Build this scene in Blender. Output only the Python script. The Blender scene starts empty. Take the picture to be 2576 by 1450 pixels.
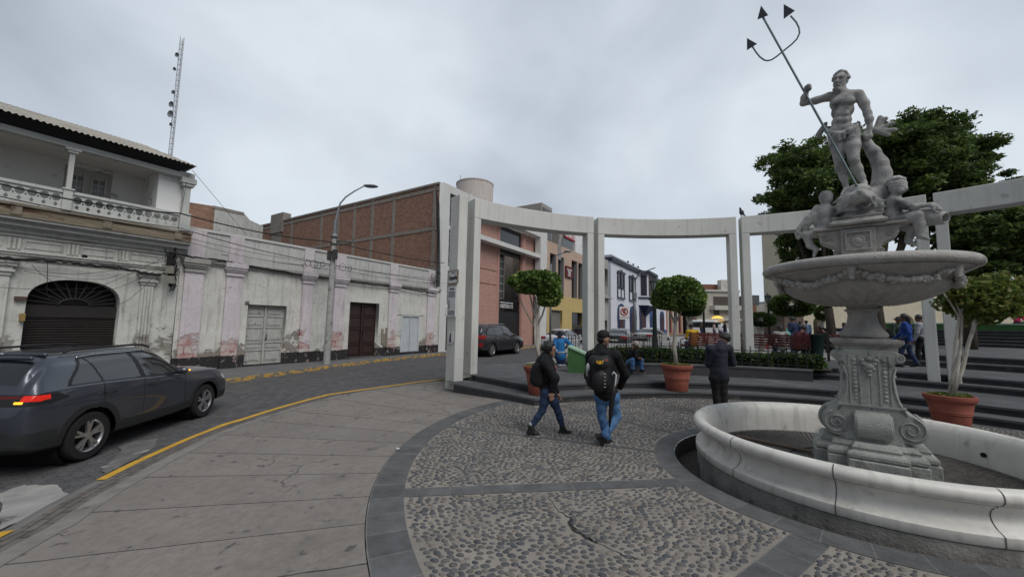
import bpy, bmesh, math, random
import numpy as np
from mathutils import Vector, Matrix
R_ = math.radians
SC = bpy.context.scene
COL = SC.collection
random.seed(7); RNG = np.random.default_rng(11)
# ------------------------------------------------------------------ camera
CAM = np.array([0.0, 0.0, 1.75]); FPX = 968.0
_p, _r = R_(5.22), R_(1.03)
FW = np.array([0, math.cos(_p), math.sin(_p)])
_u = np.array([0, -math.sin(_p), math.cos(_p)]); _x = np.array([1.0, 0, 0])
CX = _x*math.cos(_r) + _u*math.sin(_r); CY = -_x*math.sin(_r) + _u*math.cos(_r)
cd = bpy.data.cameras.new('camera'); cam = bpy.data.objects.new('camera', cd); COL.objects.link(cam)
cd.sensor_width = 36.0; cd.lens = FPX/2576*36; cd.clip_start = 0.05; cd.clip_end = 4000
M = Matrix(((CX[0], CY[0], -FW[0], CAM[0]), (CX[1], CY[1], -FW[1], CAM[1]), (CX[2], CY[2], -FW[2], CAM[2]), (0, 0, 0, 1)))
cam.matrix_world = M
SC.camera = cam
# ------------------------------------------------------------------ light
SUN_EL, SUN_ROT = R_(50), R_(200)
w = bpy.data.worlds.new('World'); SC.world = w; w.use_nodes = True
nt = w.node_tree; nt.nodes.clear()
out = nt.nodes.new('ShaderNodeOutputWorld'); bg = nt.nodes.new('ShaderNodeBackground')
sky = nt.nodes.new('ShaderNodeTexSky'); sky.sky_type = 'NISHITA'; sky.sun_disc = False
sky.sun_elevation = SUN_EL; sky.sun_rotation = SUN_ROT
tc = nt.nodes.new('ShaderNodeTexCoord')
mp = nt.nodes.new('ShaderNodeMapping'); mp.inputs['Scale'].default_value = (1.0, 1.0, 1.5); mp.inputs['Rotation'].default_value = (0, R_(12), R_(-30))
mp.inputs['Location'].default_value = (0.35, 0.1, 0.2)
n1 = nt.nodes.new('ShaderNodeTexNoise'); n1.inputs['Scale'].default_value = 1.5; n1.inputs['Detail'].default_value = 4; n1.inputs['Roughness'].default_value = 0.42; n1.inputs['Distortion'].default_value = 0.25
r1 = nt.nodes.new('ShaderNodeValToRGB'); cr = r1.color_ramp
cr.elements[0].position = 0.35; cr.elements[0].color = (2.15, 2.38, 2.75, 1)
cr.elements[1].position = 0.72; cr.elements[1].color = (5.5, 6.0, 6.5, 1)
e = cr.elements.new(0.5); e.color = (3.85, 4.3, 4.9, 1)
n2 = nt.nodes.new('ShaderNodeTexNoise'); n2.inputs['Scale'].default_value = 6.0; n2.inputs['Detail'].default_value = 6; n2.inputs['Roughness'].default_value = 0.55; n2.inputs['Distortion'].default_value = 0.5
mr = nt.nodes.new('ShaderNodeMapRange'); mr.inputs['From Min'].default_value = .3; mr.inputs['From Max'].default_value = .7; mr.inputs['To Min'].default_value = .96; mr.inputs['To Max'].default_value = 1.04
mul = nt.nodes.new('ShaderNodeVectorMath'); mul.operation = 'SCALE'
mix = nt.nodes.new('ShaderNodeMix'); mix.data_type = 'RGBA'; mix.inputs['Factor'].default_value = 0.95
L = nt.links.new
L(tc.outputs['Generated'], mp.inputs['Vector']); L(mp.outputs[0], n1.inputs['Vector']); L(mp.outputs[0], n2.inputs['Vector'])
dt = nt.nodes.new('ShaderNodeVectorMath'); dt.operation = 'DOT_PRODUCT'; dt.inputs[1].default_value = (.12, .95, .28); L(tc.outputs['Generated'], dt.inputs[0])
ma_ = nt.nodes.new('ShaderNodeMath'); ma_.operation = 'MULTIPLY_ADD'; ma_.inputs[1].default_value = .45; L(dt.outputs['Value'], ma_.inputs[0])
sb_ = nt.nodes.new('ShaderNodeMath'); sb_.operation = 'SUBTRACT'; sb_.inputs[1].default_value = .28; L(n1.outputs['Fac'], sb_.inputs[0]); L(sb_.outputs[0], ma_.inputs[2])
L(ma_.outputs[0], r1.inputs[0]); L(n2.outputs['Fac'], mr.inputs['Value'])
L(r1.outputs[0], mul.inputs[0]); L(mr.outputs[0], mul.inputs['Scale'])
L(sky.outputs[0], mix.inputs[6]); L(mul.outputs[0], mix.inputs[7]); L(mix.outputs[2], bg.inputs[0])
bg.inputs[1].default_value = 0.099
L(bg.outputs[0], out.inputs[0])
sd = bpy.data.lights.new('sun', 'SUN'); sd.energy = 1.5; sd.angle = R_(38); sd.color = (1, .97, .93)
so = bpy.data.objects.new('sun', sd); COL.objects.link(so)
# direction towards the sun: high, behind the camera to the left
_az = R_(142)
sdir = Vector((math.sin(_az)*math.cos(SUN_EL), math.cos(_az)*math.cos(SUN_EL), math.sin(SUN_EL)))
so.rotation_euler = sdir.to_track_quat('Z', 'Y').to_euler()
sky.sun_rotation = _az
SC.view_settings.view_transform = 'Standard'; SC.view_settings.look = 'None'
SC.view_settings.exposure = 0.42; SC.view_settings.gamma = 1.0
SC.cycles.max_bounces = 6
# ------------------------------------------------------------------ geometry of the view -> world points
def ray(u, v): return FW + CX*(u-1288)/FPX - CY*(v-725)/FPX
def G(u, v, z=0.0):
  d = ray(u, v); return CAM + d*(z-CAM[2])/d[2]
def AT(u, v, y):
  d = ray(u, v); return CAM + d*y/d[1]
def OnPlane(u, v, a, b):
  d = ray(u, v); a = np.array(a[:2]); b = np.array(b[:2]); n = np.array([-(b-a)[1], (b-a)[0]])
  t = ((a-CAM[:2])@n)/(d[:2]@n); return CAM + d*t
DV = np.array([.534, .8455]); NV = np.array([.8455, -.534])     # street direction and its normal (towards the plaza)
def zr(s): return -.36*(max(0., min(10., 14.-s))/10.)**1.5
C1 = np.array([4.01, 5.33])
def zg(x, y):
  s = DV[0]*x + DV[1]*y; t = min(1., max(0., (math.hypot(x-C1[0], y-C1[1])-5.55)/4.4)); return zr(s)*t
def T(u, v):
  z = 0.
  for i in range(40):
    P = G(u, v, z); z = .5*z + .5*zg(P[0], P[1])
  return P
def SN(s, n, z=0.): p = DV*s + NV*n; return np.array([p[0], p[1], z])
def FS(u, v, n=-16.2):
  d = ray(u, v); P = CAM + d*(n/(d[:2]@NV)); return float(P[:2]@DV), float(P[2])
# crops of the photograph used to read positions
def crop(ox, oy, k): return lambda x, y: ((ox+x/k)/1.5528, (oy+y/k)/1.5528)
c3 = crop(650, 650, 1.706); c4 = crop(1700, 700, 1.6857); c5 = crop(2300, 850, 2.0429); cW = crop(2120, 850, 2.636)
c8 = crop(0, 850, 2.416); c1 = crop(0, 350, 1.8125); c2 = crop(0, 900, 1.8125); cG = crop(2600, 1000, 3.0208)
cH = crop(1950, 1250, 2.4167); cN = crop(1720, 1000, 3.4525); cB = crop(2880, 1150, 5.8); cF = crop(3200, 1050, 2.231)
z7 = crop(2880, 900, 1.8125); z6 = crop(2880, 0, 1.381); z67 = crop(3000, 600, 2.9); z3 = crop(3000, 1400, 2.576)
# ------------------------------------------------------------------ materials
MATS = {}
def srgb(c): return tuple(((x/255.)/12.92 if x/255. <= .04045 else ((x/255.+.055)/1.055)**2.4) for x in c)
def nd(nt, t, **kw):
  n = nt.nodes.new(t)
  for k, v in kw.items(): setattr(n, k, v)
  return n
def mat(name, c, c2=None, scale=3., rough=.8, metal=0., bump=.0, bscale=40., c3=None, scale3=.8, thr3=.58, soft3=.05,
    emit=None, estr=1., spec=.4, coord='Object', detail=6., vecscale=(1, 1, 1), coat=0., alpha=1., island=None, drips=None, drips_amt=.6):
  if name in MATS: return MATS[name]
  m = bpy.data.materials.new(name); m.use_nodes = True; nt = m.node_tree; b = nt.nodes['Principled BSDF']; L = nt.links.new
  b.inputs['Roughness'].default_value = rough; b.inputs['Metallic'].default_value = metal
  b.inputs['Specular IOR Level'].default_value = spec; b.inputs['Coat Weight'].default_value = coat
  tc = nd(nt, 'ShaderNodeTexCoord'); mp = nd(nt, 'ShaderNodeMapping'); mp.inputs['Scale'].default_value = vecscale
  L(tc.outputs[coord], mp.inputs['Vector'])
  cur = None
  c2 = c2 or tuple(x*.8 for x in c)
  n = nd(nt, 'ShaderNodeTexNoise'); n.inputs['Scale'].default_value = scale; n.inputs['Detail'].default_value = detail; n.inputs['Roughness'].default_value = .62
  L(mp.outputs[0], n.inputs['Vector'])
  rr = nd(nt, 'ShaderNodeValToRGB'); rr.color_ramp.elements[0].position = .35; rr.color_ramp.elements[1].position = .65
  rr.color_ramp.elements[0].color = (*c2, 1); rr.color_ramp.elements[1].color = (*c, 1)
  L(n.outputs['Fac'], rr.inputs[0]); cur = rr.outputs[0]
  if island:
    g = nd(nt, 'ShaderNodeNewGeometry'); ir = nd(nt, 'ShaderNodeValToRGB'); ir.color_ramp.interpolation = 'LINEAR'
    els = ir.color_ramp.elements
    for i, cc in enumerate(island):
      p = i/(len(island)-1)
      el = els[0] if i == 0 else (els[-1] if i == len(island)-1 else els.new(p)); el.position = p; el.color = (*cc, 1)
    L(g.outputs['Random Per Island'], ir.inputs[0])
    mx = nd(nt, 'ShaderNodeMix', data_type='RGBA', blend_type='MULTIPLY'); mx.inputs[0].default_value = 1.
    L(cur, mx.inputs[6]); L(ir.outputs[0], mx.inputs[7]); cur = mx.outputs[2]
  if c3:
    n3 = nd(nt, 'ShaderNodeTexNoise'); n3.inputs['Scale'].default_value = scale3; n3.inputs['Detail'].default_value = 8; n3.inputs['Roughness'].default_value = .6
    L(mp.outputs[0], n3.inputs['Vector'])
    m3 = nd(nt, 'ShaderNodeMapRange'); m3.inputs['From Min'].default_value = thr3; m3.inputs['From Max'].default_value = thr3+soft3
    L(n3.outputs['Fac'], m3.inputs['Value'])
    mx = nd(nt, 'ShaderNodeMix', data_type='RGBA'); L(m3.outputs[0], mx.inputs[0]); L(cur, mx.inputs[6]); mx.inputs[7].default_value = (*c3, 1); cur = mx.outputs[2]
  if drips:      # vertical dirt streaks
    mp2 = nd(nt, 'ShaderNodeMapping'); mp2.inputs['Scale'].default_value = (7, 7, .5); L(tc.outputs[coord], mp2.inputs['Vector'])
    n4 = nd(nt, 'ShaderNodeTexNoise'); n4.inputs['Scale'].default_value = 1.2; n4.inputs['Detail'].default_value = 5; L(mp2.outputs[0], n4.inputs['Vector'])
    m4 = nd(nt, 'ShaderNodeMapRange'); m4.inputs['From Min'].default_value = .52; m4.inputs['From Max'].default_value = .75; m4.inputs['To Max'].default_value = drips_amt
    L(n4.outputs['Fac'], m4.inputs['Value'])
    mx = nd(nt, 'ShaderNodeMix', data_type='RGBA'); L(m4.outputs[0], mx.inputs[0]); L(cur, mx.inputs[6]); mx.inputs[7].default_value = (*drips, 1); cur = mx.outputs[2]
  L(cur, b.inputs['Base Color'])
  if bump:
    nb = nd(nt, 'ShaderNodeTexNoise'); nb.inputs['Scale'].default_value = bscale; nb.inputs['Detail'].default_value = 5
    L(mp.outputs[0], nb.inputs['Vector'])
    bp = nd(nt, 'ShaderNodeBump'); bp.inputs['Strength'].default_value = bump; bp.inputs['Distance'].default_value = .02
    L(nb.outputs['Fac'], bp.inputs['Height']); L(bp.outputs[0], b.inputs['Normal'])
  if emit:
    b.inputs['Emission Color'].default_value = (*emit, 1); b.inputs['Emission Strength'].default_value = estr
  MATS[name] = m
  return m
def plain(name, c, rough=.7, metal=0., spec=.4, emit=None, estr=1., coat=0.):
  return mat(name, c, c2=tuple(x*.86 for x in c), scale=14., rough=rough, metal=metal, spec=spec, emit=emit, estr=estr, coat=coat, detail=3)
def plaster(name, c, c2, peel, peel_top, peelc2=None, peel_amt=.5, stain=(.16, .15, .13), base_dark=None, upper_peel=.0):
  """old lime plaster: mottled, cracked and peeled off in patches mostly near the ground"""
  m = bpy.data.materials.new(name); m.use_nodes = True; nt = m.node_tree; b = nt.nodes['Principled BSDF']; L = nt.links.new
  b.inputs['Roughness'].default_value = .92; b.inputs['Specular IOR Level'].default_value = .2
  tc = nd(nt, 'ShaderNodeTexCoord'); sep = nd(nt, 'ShaderNodeSeparateXYZ'); L(tc.outputs['Object'], sep.inputs[0])
  def noise(sc, det=8, ro=.65, v=None, dist=0.):
    n = nd(nt, 'ShaderNodeTexNoise'); n.inputs['Scale'].default_value = sc; n.inputs['Detail'].default_value = det; n.inputs['Roughness'].default_value = ro; n.inputs['Distortion'].default_value = dist
    L(v or tc.outputs['Object'], n.inputs['Vector']); return n.outputs['Fac']
  def rng(x, a, bb, t0=0., t1=1.):
    r = nd(nt, 'ShaderNodeMapRange'); r.inputs['From Min'].default_value = a; r.inputs['From Max'].default_value = bb; r.inputs['To Min'].default_value = t0; r.inputs['To Max'].default_value = t1
    L(x, r.inputs['Value']); return r.outputs[0]
  def mixc(f, a, bc):
    mx = nd(nt, 'ShaderNodeMix', data_type='RGBA'); L(f, mx.inputs[0])
    if isinstance(a, tuple): mx.inputs[6].default_value = (*a, 1)
    else: L(a, mx.inputs[6])
    if isinstance(bc, tuple): mx.inputs[7].default_value = (*bc, 1)
    else: L(bc, mx.inputs[7])
    return mx.outputs[2]
  def math_(op, a, bb):
    q = nd(nt, 'ShaderNodeMath', operation=op)
    for i, x in enumerate((a, bb)):
      if isinstance(x, (int, float)): q.inputs[i].default_value = x
      else: L(x, q.inputs[i])
    return q.outputs[0]
  cur = mixc(rng(noise(1.3), .35, .65), c, c2)
  cur = mixc(rng(noise(9., 6), .5, .72, 0, .55), cur, tuple(x*.72 for x in c2))
  mp = nd(nt, 'ShaderNodeMapping'); mp.inputs['Scale'].default_value = (5, 5, .5); L(tc.outputs['Object'], mp.inputs['Vector'])
  cur = mixc(rng(noise(1.4, 6, .6, mp.outputs[0]), .53, .75, 0, .65), cur, stain)
  # hairline cracks
  vor = nd(nt, 'ShaderNodeTexVoronoi', feature='DISTANCE_TO_EDGE'); vor.inputs['Scale'].default_value = 1.6
  nv = nd(nt, 'ShaderNodeTexNoise'); nv.inputs['Scale'].default_value = 2.5; nv.inputs['Detail'].default_value = 6; L(tc.outputs['Object'], nv.inputs['Vector'])
  vm = nd(nt, 'ShaderNodeVectorMath', operation='MULTIPLY_ADD'); vm.inputs[1].default_value = (.5, .5, .5); L(nv.outputs['Color'], vm.inputs[0]); L(tc.outputs['Object'], vm.inputs[2]); L(vm.outputs[0], vor.inputs['Vector'])
  cr = math_('MULTIPLY', rng(vor.outputs['Distance'], 0., .012, 1, 0), rng(noise(.9, 3), .5, .6))
  cur = mixc(math_('MULTIPLY', cr, .6), cur, tuple(x*.3 for x in c2))
  # peeled patches: noise + closeness to the ground
  h = rng(sep.outputs['Z'], 0., peel_top, .62, .0)
  pn = math_('ADD', noise(1.15, 9, .68, None, .4), math_('MULTIPLY', h, peel_amt))
  pn = math_('ADD', pn, upper_peel)
  pf = rng(pn, .72, .745)
  brick = nd(nt, 'ShaderNodeTexBrick'); brick.inputs['Scale'].default_value = 1.; brick.inputs['Brick Width'].default_value = .55; brick.inputs['Row Height'].default_value = .28
  brick.inputs['Mortar Size'].default_value = .02; pc2 = peelc2 or tuple(x*.75 for x in peel)
  brick.inputs['Color1'].default_value = (*peel, 1); brick.inputs['Color2'].default_value = (*pc2, 1); brick.inputs['Mortar'].default_value = (*[x*.7 for x in peel], 1)
  cmb = nd(nt, 'ShaderNodeCombineXYZ'); L(sep.outputs['X'], cmb.inputs[0]); L(sep.outputs['Z'], cmb.inputs[1]); L(cmb.outputs[0], brick.inputs['Vector'])
  pcol = mixc(rng(noise(6., 6), .4, .6, 0, .8), brick.outputs['Color'], pc2)
  cur = mixc(pf, cur, pcol)
  rim = math_('MULTIPLY', rng(pn, .70, .72), rng(pn, .735, .72))
  cur = mixc(math_('MULTIPLY', rim, .5), cur, tuple(x*.45 for x in c2))
  if base_dark:
    bn = math_('ADD', sep.outputs['Z'], math_('MULTIPLY', noise(5., 7), .12))
    bf = math_('MULTIPLY', rng(bn, base_dark+.07, base_dark+.05), rng(noise(4.5, 8, .7), .62, .56, .25, 1))
    cur = mixc(bf, cur, (.035, .033, .035))
  L(cur, b.inputs['Base Color'])
  bp = nd(nt, 'ShaderNodeBump'); bp.inputs['Strength'].default_value = .6; bp.inputs['Distance'].default_value = .03
  hh = math_('SUBTRACT', math_('MULTIPLY', noise(14., 8, .7), .6), math_('MULTIPLY', pf, .8)); L(hh, bp.inputs['Height']); L(bp.outputs[0], b.inputs['Normal'])
  return m
# ------------------------------------------------------------------ mesh helpers
class MB:
  def __init__(s): s.v = []; s.f = []; s.uv = None; s.mi = []; s.cm = 0
  def add(s, vs, fs, mi=None):
    o = len(s.v); s.v += [tuple(map(float, p)) for p in vs]; s.f += [tuple(i+o for i in f) for f in fs]; s.mi += [s.cm if mi is None else mi]*len(fs); return s
  def box(s, x0, x1, y0, y1, z0, z1):
    if x0 > x1: x0, x1 = x1, x0
    if y0 > y1: y0, y1 = y1, y0
    if z0 > z1: z0, z1 = z1, z0
    return s.add([(x0, y0, z0), (x1, y0, z0), (x1, y1, z0), (x0, y1, z0), (x0, y0, z1), (x1, y0, z1), (x1, y1, z1), (x0, y1, z1)],
       [(0, 3, 2, 1), (4, 5, 6, 7), (0, 1, 5, 4), (1, 2, 6, 5), (2, 3, 7, 6), (3, 0, 4, 7)])
  def hexa(s, P):  # 8 points bottom(4) top(4)
    return s.add(P, [(0, 3, 2, 1), (4, 5, 6, 7), (0, 1, 5, 4), (1, 2, 6, 5), (2, 3, 7, 6), (3, 0, 4, 7)])
  def bar(s, a, b, w, h=None, up=(0, 0, 1)):
    h = h or w; a = Vector(a); b = Vector(b); d = (b-a).normalized(); u = Vector(up)
    if abs(d.dot(u)) > .98: u = Vector((1, 0, 0))
    x = d.cross(u).normalized(); y = x.cross(d).normalized()
    P = [p + x*sx*w/2 + y*sy*h/2 for p in (a, b) for sx, sy in ((-1, -1), (1, -1), (1, 1), (-1, 1))]
    return s.add(P, [(0, 3, 2, 1), (4, 5, 6, 7), (0, 1, 5, 4), (1, 2, 6, 5), (2, 3, 7, 6), (3, 0, 4, 7)])
  def tube(s, pts, r, n=8, caps=True):
    pts = [Vector(p) for p in pts]; m = len(pts); rs = r if isinstance(r, (list, tuple)) else [r]*m
    vs = []; px = None
    for i, p in enumerate(pts):
      d = (pts[min(i+1, m-1)]-pts[max(i-1, 0)]).normalized()
      if px is None:
        u = Vector((0, 0, 1)) if abs(d.z) < .9 else Vector((1, 0, 0)); px = d.cross(u).normalized()
      px = (px - d*px.dot(d)).normalized(); py = d.cross(px)
      for k in range(n):
        a = 2*math.pi*k/n; vs.append(p + px*rs[i]*math.cos(a) + py*rs[i]*math.sin(a))
    fs = [(i*n+k, i*n+(k+1) % n, (i+1)*n+(k+1) % n, (i+1)*n+k) for i in range(m-1) for k in range(n)]
    if caps: fs += [tuple(range(n-1, -1, -1)), tuple(range((m-1)*n, m*n))]
    return s.add(vs, fs)
  def lathe(s, prof, n=32, c=(0, 0, 0), a0=0., a1=2*math.pi, fr=None):
    full = abs(a1-a0-2*math.pi) < 1e-6; m = n if full else n+1; vs = []
    for i in range(m):
      a = a0+(a1-a0)*i/n
      for r, z in prof:
        rr = r*(fr(a, z) if fr else 1.); vs.append((c[0]+rr*math.cos(a), c[1]+rr*math.sin(a), c[2]+z))
    k = len(prof); fs = []
    for i in range(n):
      j = (i+1) % m
      for q in range(k-1): fs.append((i*k+q, j*k+q, j*k+q+1, i*k+q+1))
    return s.add(vs, fs)
  def prism(s, poly, y0, y1):   # polygon in xz extruded along y (convex or simple; ngon)
    n = len(poly); vs = [(x, y0, z) for x, z in poly]+[(x, y1, z) for x, z in poly]
    return s.add(vs, [tuple(range(n)), tuple(range(2*n-1, n-1, -1))]+[(i, i+n, (i+1) % n+n, (i+1) % n) for i in range(n)])
  def prismz(s, poly, z0, z1):   # polygon in xy extruded along z
    n = len(poly); vs = [(x, y, z0) for x, y in poly]+[(x, y, z1) for x, y in poly]
    return s.add(vs, [tuple(range(n-1, -1, -1)), tuple(range(n, 2*n))]+[(i, (i+1) % n, (i+1) % n+n, i+n) for i in range(n)])
  def disc(s, c, ax, r, th, n=20):
    c = Vector(c); ax = Vector(ax).normalized(); return s.tube([c-ax*th/2, c+ax*th/2], r, n)
  def ball(s, c, r, n=10, sc=(1, 1, 1)):
    prof = [(math.sin(math.pi*i/n)*r, -math.cos(math.pi*i/n)*r) for i in range(n+1)]; prof[0] = (1e-4, -r); prof[-1] = (1e-4, r)
    t = MB(); t.lathe(prof, n*2); return s.add([(c[0]+p[0]*sc[0], c[1]+p[1]*sc[1], c[2]+p[2]*sc[2]) for p in t.v], t.f)
  def build(s, name, m, parent=None, smooth=False, bevel=0., auto=None):
    me = bpy.data.meshes.new(name); me.from_pydata(s.v, [], s.f)
    ms = m if isinstance(m, (list, tuple)) else [m]
    for q in ms: me.materials.append(q)
    if len(ms) > 1: me.polygons.foreach_set('material_index', s.mi)
    bm = bmesh.new(); bm.from_mesh(me); bmesh.ops.recalc_face_normals(bm, faces=bm.faces); bm.to_mesh(me); bm.free()
    if smooth:
      me.polygons.foreach_set('use_smooth', [True]*len(me.polygons))
      if auto: me.set_sharp_from_angle(angle=R_(auto))
    o = bpy.data.objects.new(name, me); COL.objects.link(o)
    if parent: o.parent = parent
    if bevel:
      bv = o.modifiers.new('bevel', 'BEVEL'); bv.width = bevel; bv.segments = 2; bv.limit_method = 'ANGLE'; bv.angle_limit = R_(40)
    return o
def meshobj(name, V, F, m, parent=None, smooth=True):
  me = bpy.data.meshes.new(name); V = np.asarray(V, dtype=np.float32)
  F = np.asarray(F, dtype=np.int32); k = F.shape[1]
  me.vertices.add(len(V)); me.vertices.foreach_set('co', V.ravel())
  me.loops.add(F.size); me.loops.foreach_set('vertex_index', F.ravel())
  me.polygons.add(len(F)); me.polygons.foreach_set('loop_start', np.arange(0, F.size, k, dtype=np.int32)); me.polygons.foreach_set('loop_total', np.full(len(F), k, dtype=np.int32))
  if smooth: me.polygons.foreach_set('use_smooth', np.ones(len(F), dtype=bool))
  me.update(calc_edges=True); me.validate()
  for q in (m if isinstance(m, (list, tuple)) else [m]): me.materials.append(q)
  o = bpy.data.objects.new(name, me); COL.objects.link(o)
  if parent: o.parent = parent
  return o
def tag(o, label=None, cat=None, group=None, kind=None):
  if label: o['label'] = label
  if cat: o['category'] = cat
  if group: o['group'] = group
  if kind: o['kind'] = kind
  return o
def empty(name, loc=(0, 0, 0), rz=0., label=None, cat=None, group=None):
  o = bpy.data.objects.new(name, None); COL.objects.link(o); o.location = tuple(map(float, loc)); o.rotation_euler = (0, 0, rz); o.empty_display_size = .1
  return tag(o, label, cat, group)
def copy_tree(o, parent=None):
  c = o.copy(); COL.objects.link(c)
  if parent: c.parent = parent
  for ch in list(o.children): copy_tree(ch, c)
  return c
def struct(o): o['kind'] = 'structure'; return o
FROT = math.atan2(DV[1], DV[0])
def facade(name, s0, label, cat, n=-16.2, z=0., group=None):   # local x along the street, -y towards the street
  p = SN(s0, n, z); return empty(name, p, FROT, label, cat, group)
def plate(name, outer, holes, y0, y1, m, parent=None, bevel=0.):
  """flat piece in the local xz plane with holes cut through, thickness from y0 to y1"""
  cu = bpy.data.curves.new('tmp', 'CURVE'); cu.dimensions = '2D'; cu.fill_mode = 'BOTH'; cu.extrude = abs(y1-y0)/2; cu.resolution_u = 1
  for loop in [outer]+list(holes):
    sp = cu.splines.new('POLY'); sp.points.add(len(loop)-1); sp.use_cyclic_u = True
    for i, (a, b) in enumerate(loop): sp.points[i].co = (a, b, 0, 1)
  ob = bpy.data.objects.new('tmp', cu); COL.objects.link(ob)
  dg = bpy.context.evaluated_depsgraph_get(); dg.update()
  me = bpy.data.meshes.new_from_object(ob.evaluated_get(dg)); me.name = name
  bpy.data.objects.remove(ob); bpy.data.curves.remove(cu)
  me.transform(Matrix(((1, 0, 0, 0), (0, 0, -1, (y0+y1)/2), (0, 1, 0, 0), (0, 0, 0, 1))))
  me.materials.clear(); me.materials.append(m)
  o = bpy.data.objects.new(name, me); COL.objects.link(o)
  if parent: o.parent = parent
  return o
def rect(x0, x1, z0, z1): return [(x0, z0), (x1, z0), (x1, z1), (x0, z1)]
def circ(cx, cz, r, n=12, sx=1.): return [(cx+r*sx*math.cos(2*math.pi*i/n), cz+r*math.sin(2*math.pi*i/n)) for i in range(n)]
def text(name, body, size, m, parent, loc, rot=(R_(90), 0, 0), ext=.004, align='CENTER', bold=0., xs=1.):
  cu = bpy.data.curves.new('t', 'FONT'); cu.body = body; cu.size = size; cu.extrude = ext; cu.align_x = align; cu.align_y = 'CENTER'; cu.offset = bold; cu.resolution_u = 2
  ob = bpy.data.objects.new('t', cu); COL.objects.link(ob); dg = bpy.context.evaluated_depsgraph_get(); dg.update()
  me = bpy.data.meshes.new_from_object(ob.evaluated_get(dg)); bpy.data.objects.remove(ob); bpy.data.curves.remove(cu)
  me.materials.clear(); me.materials.append(m); me.name = name
  o = bpy.data.objects.new(name, me); COL.objects.link(o); o.parent = parent; o.location = loc; o.rotation_euler = rot; o.scale = (xs, 1, 1)
  return o
# ------------------------------------------------------------------ organic shapes: signed distance field -> surface net
def cap(a, b, ra, rb=None): return ('c', np.array(a, float), np.array(b, float), ra, ra if rb is None else rb)
def ell(c, r, rot=None): return ('e', np.array(c, float), np.array(r, float), None if rot is None else np.array(Matrix.Rotation(rot[0], 3, 'X') @ Matrix.Rotation(rot[1], 3, 'Y') @ Matrix.Rotation(rot[2], 3, 'Z')))
def chain(pts, rs): return [cap(pts[i], pts[i+1], rs[i], rs[i+1]) for i in range(len(pts)-1)]
def neg(p, k=.01): return ('n', p, k)
def _pd(p, X):
  if p[0] == 'c':
    a, b, ra, rb = p[1:]; ab = b-a; q = X-a; t = np.clip((q@ab)/(ab@ab+1e-12), 0, 1)
    return np.linalg.norm(q-t[..., None]*ab, axis=-1)-(ra+(rb-ra)*t)
  c, r, rot = p[1:]; q = X-c
  if rot is not None: q = q@rot
  k0 = np.linalg.norm(q/r, axis=-1); k1 = np.linalg.norm(q/(r*r), axis=-1)+1e-9
  return k0*(k0-1)/k1
def _bb(p):
  if p[0] == 'c':
    m = max(p[3], p[4]); return np.minimum(p[1], p[2])-m, np.maximum(p[1], p[2])+m
  m = p[2].max() if p[3] is not None else p[2]; return p[1]-m, p[1]+m
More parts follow.
